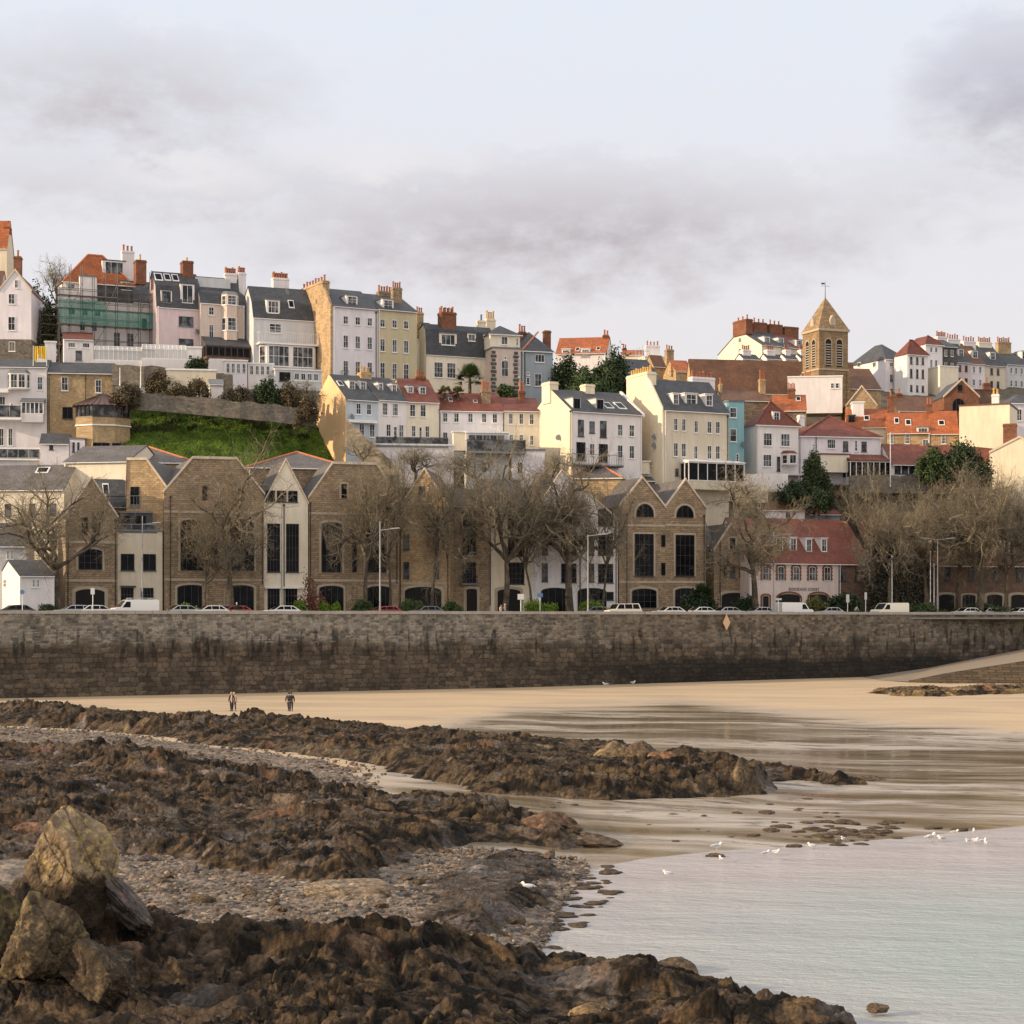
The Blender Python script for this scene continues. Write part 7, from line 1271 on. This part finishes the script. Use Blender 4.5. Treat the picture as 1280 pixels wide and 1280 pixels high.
def cyclist(px):
    p=onroad(px,2.2); dr=math.atan2(WD.y,WD.x); rt=empty('bicycle',p,dr,'bicycle ridden along the road behind the wall near the camper van','bicycle')
    for x in(-.52,.52):
        m=MB(); n=20
        for i in range(n): a,b=6.2832*i/n,6.2832*(i+1)/n; m.tube((x+.34*math.cos(a),0,.34+.34*math.sin(a)),(x+.34*math.cos(b),0,.34+.34*math.sin(b)),.02,.02,5)
        for i in range(8): a=6.2832*i/8; m.tube((x,0,.34),(x+.33*math.cos(a),0,.34+.33*math.sin(a)),.004,.004,3)
        m.build('wheel','pipe',rt)
    m=MB(); 
    for a,b in(((-.52,0,.34),(-.1,0,.30)),((-.1,0,.30),(-.22,0,.85)),((-.22,0,.80),(.38,0,.82)),((.38,0,.86),(.52,0,.34)),((-.1,0,.3),(.38,0,.75)),((-.22,0,.8),(-.52,0,.34)),((.38,0,.85),(.36,0,1.0))): m.tube(a,b,.02,.02,6)
    m.build('frame',PNT['blue'],rt); m=MB(); m.box(-.36,-.1,-.07,.07,.86,.91); m.build('saddle','pipe',rt); m=MB(); m.tube((.36,-.25,1.0),(.36,.25,1.0),.015,.015,6); m.build('handlebar','steel',rt)
    r2=empty('person',p,dr,'person in pale jacket riding the bicycle leaning forward','person')
    V_=[(-.2,0,.98),(-.08,0,1.18),(.08,0,1.38),(.14,0,1.46),(.19,0,1.55),(.2,0,1.64)]; E_=[(0,1),(1,2),(2,3),(3,4),(4,5)]; R_=[.13,.12,.15,.05,.09,.07]
    for s in(-1,1):
        b=len(V_); V_+=[(-.15,s*.1,.93),(.1,s*.11,.66+s*.1),(-.06,s*.11,.28+s*.12),(.05,s*.11,.22+s*.12)]; E_+=[(0,b),(b,b+1),(b+1,b+2),(b+2,b+3)]; R_+=[.09,.06,.04,.035]
        b=len(V_); V_+=[(.06,s*.18,1.38),(.2,s*.24,1.16),(.34,s*.22,1.03)]; E_+=[(2,b),(b,b+1),(b+1,b+2)]; R_+=[.06,.04,.03]
        for f in range(4): c=len(V_); V_+=[(.39,s*(.17+.022*f),1.03),(.40,s*(.17+.022*f),.99)]; E_+=[(b+2,c),(c,c+1)]; R_+=[.0095,.008]
        c=len(V_); V_+=[(.35,s*.17,1.0),(.37,s*.16,.985)]; E_+=[(b+2,c),(c,c+1)]; R_+=[.011,.009]
    skinned('body',V_,E_,R_,SK,r2); C=[(-.18,0,1.0),(-.08,0,1.18),(.08,0,1.38)]; CE=[(0,1),(1,2)]; CR=[.15,.15,.18]
    for s in(-1,1): b=len(C); C+=[(.06,s*.19,1.38),(.2,s*.245,1.16),(.32,s*.225,1.05)]; CE+=[(2,b),(b,b+1),(b+1,b+2)]; CR+=[.08,.06,.045]
    skinned('jacket',C,CE,CR,gy,r2,root=1); T=[(-.18,0,.97)]; TE=[]; TR=[.14]
    for s in(-1,1): b=len(T); T+=[(-.13,s*.1,.92),(.1,s*.11,.66+s*.1),(-.06,s*.11,.32+s*.12)]; TE+=[(0,b),(b,b+1),(b+1,b+2)]; TR+=[.11,.075,.055]
    skinned('trousers',T,TE,TR,jn,r2); m=MB(); m.ball((.18,0,1.63),.115,.1,.105,12,8); m.build('hair',bh,r2,smooth=True)
cyclist(1070)
# ================================================================= GULLS
def gull_meshes():
    b=MB(); b.ball((0,0,.20),.19,.085,.085,14,8); b.ball((.19,0,.31),.06,.05,.055,10,6); b.tube((.12,0,.23),(.18,0,.30),.055,.045,8); b.tube((-.14,0,.20),(-.27,0,.20),.045,.02,6)
    w=MB(); 
    for s in(-1,1): w.ball((-.05,s*.065,.22),.19,.03,.06,12,6); w.tube((-.2,s*.05,.21),(-.34,s*.02,.20),.025,.006,5)
    k=MB(); k.tube((.24,0,.305),(.31,0,.29),.018,.006,6); l=MB()
    for s in(-1,1): l.tube((0,s*.03,0),(.0,s*.03,.14),.009,.009,5); l.box(-.01,.05,s*.03-.02,s*.03+.02,0,.008)
    return b.mesh('body',plain('gull_white',(.82,.81,.79),.7,0,.05),True),w.mesh('wing',plain('gull_grey',(.40,.42,.45),.7,0,.05),True),k.mesh('beak',plain('gull_beak',(.7,.45,.05),.6),True),l.mesh('legs',plain('gull_legs',(.6,.4,.3),.6))
GM=gull_meshes()
def gull(px,py,rz,s,label,group=None,lift=0,Y=None):
    g=Y or ground(px,py); z=max(0.,float(sandz(np.array(float(px)),np.array(float(g))))); 
    if Y: z=CZ+(HOR-py)*Y/F
    rt=empty('gull',((px-640)/F*g,g,z+lift-.02),rz,label,'gull',group); rt.scale=(s,s,s)
    for nm,me in zip(('body','wing','beak','legs'),GM): link(nm,me,rt)
gg='gulls scattered along the edge of the tide'; gl='small white gull standing in the shallows along the edge of the tide'
for i,(x,y) in enumerate(((1193,1045),(1217,1044),(1177,1055),(1210,1061),(1219,1060),(1228,1061),(1232,1064),(1015,1062),(1054,1052),(970,1072),(957,1074),(901,1083),(835,1103))): gull(x,y,i*1.3,.8,gl,gg)
gull(1163,1056,.6,1.25,'largest gull standing in the shallows ahead of the clustered ones',None)
gull(660,1123,2.8,1.0,'single white gull standing on the low dark rocks left of the water',None,.25); gull(896,1068,.3,1.,'white gull perched on the small dark rock at the edge of the tide',None,.15)
wl_='small white gull standing on the sand at the foot of the sea wall'
for x,y in((757,858),(791,856),(905,851),(925,850),(942,849),(947,849)): gull(x,y,x,1.5,wl_,'gulls at the foot of the sea wall')
# yellow garment and odds on the left terrace
def washing():
    p=PX(50,455,262); rt=empty('washing_line',p,R(10),'washing line post with hanging yellow cloths beside the grey stone base','washing line'); s=262/F; m=MB(); m.tube((-.9,0,-.3),(-.9,0,2.5),.05,.05,6); m.tube((.9,0,-.3),(.9,0,2.6),.05,.05,6); m.tube((-.9,0,2.4),(.9,0,2.45),.02,.02,4); m.build('posts','rail',rt)
    for x,w,h in((-.55,.5,2.0),(.05,.45,1.5),(.55,.5,1.7)):
        m=MB(); n=6; vs=[]
        for i in range(n+1): xx=x-w/2+w*i/n; y=.06*math.sin(i*1.9); vs+=[(xx,y,2.42),(xx,y*1.6-.02,2.42-h)]
        m.add(vs,[(2*i,2*i+1,2*i+3,2*i+2) for i in range(n)]); m.build('cloth','yellow',rt)
washing()
H=low_building('curved_wall','white end wall with rounded top beside the yellow washing',56,70,268,12,458,428,'white',.5,'wall',roof='wframe')
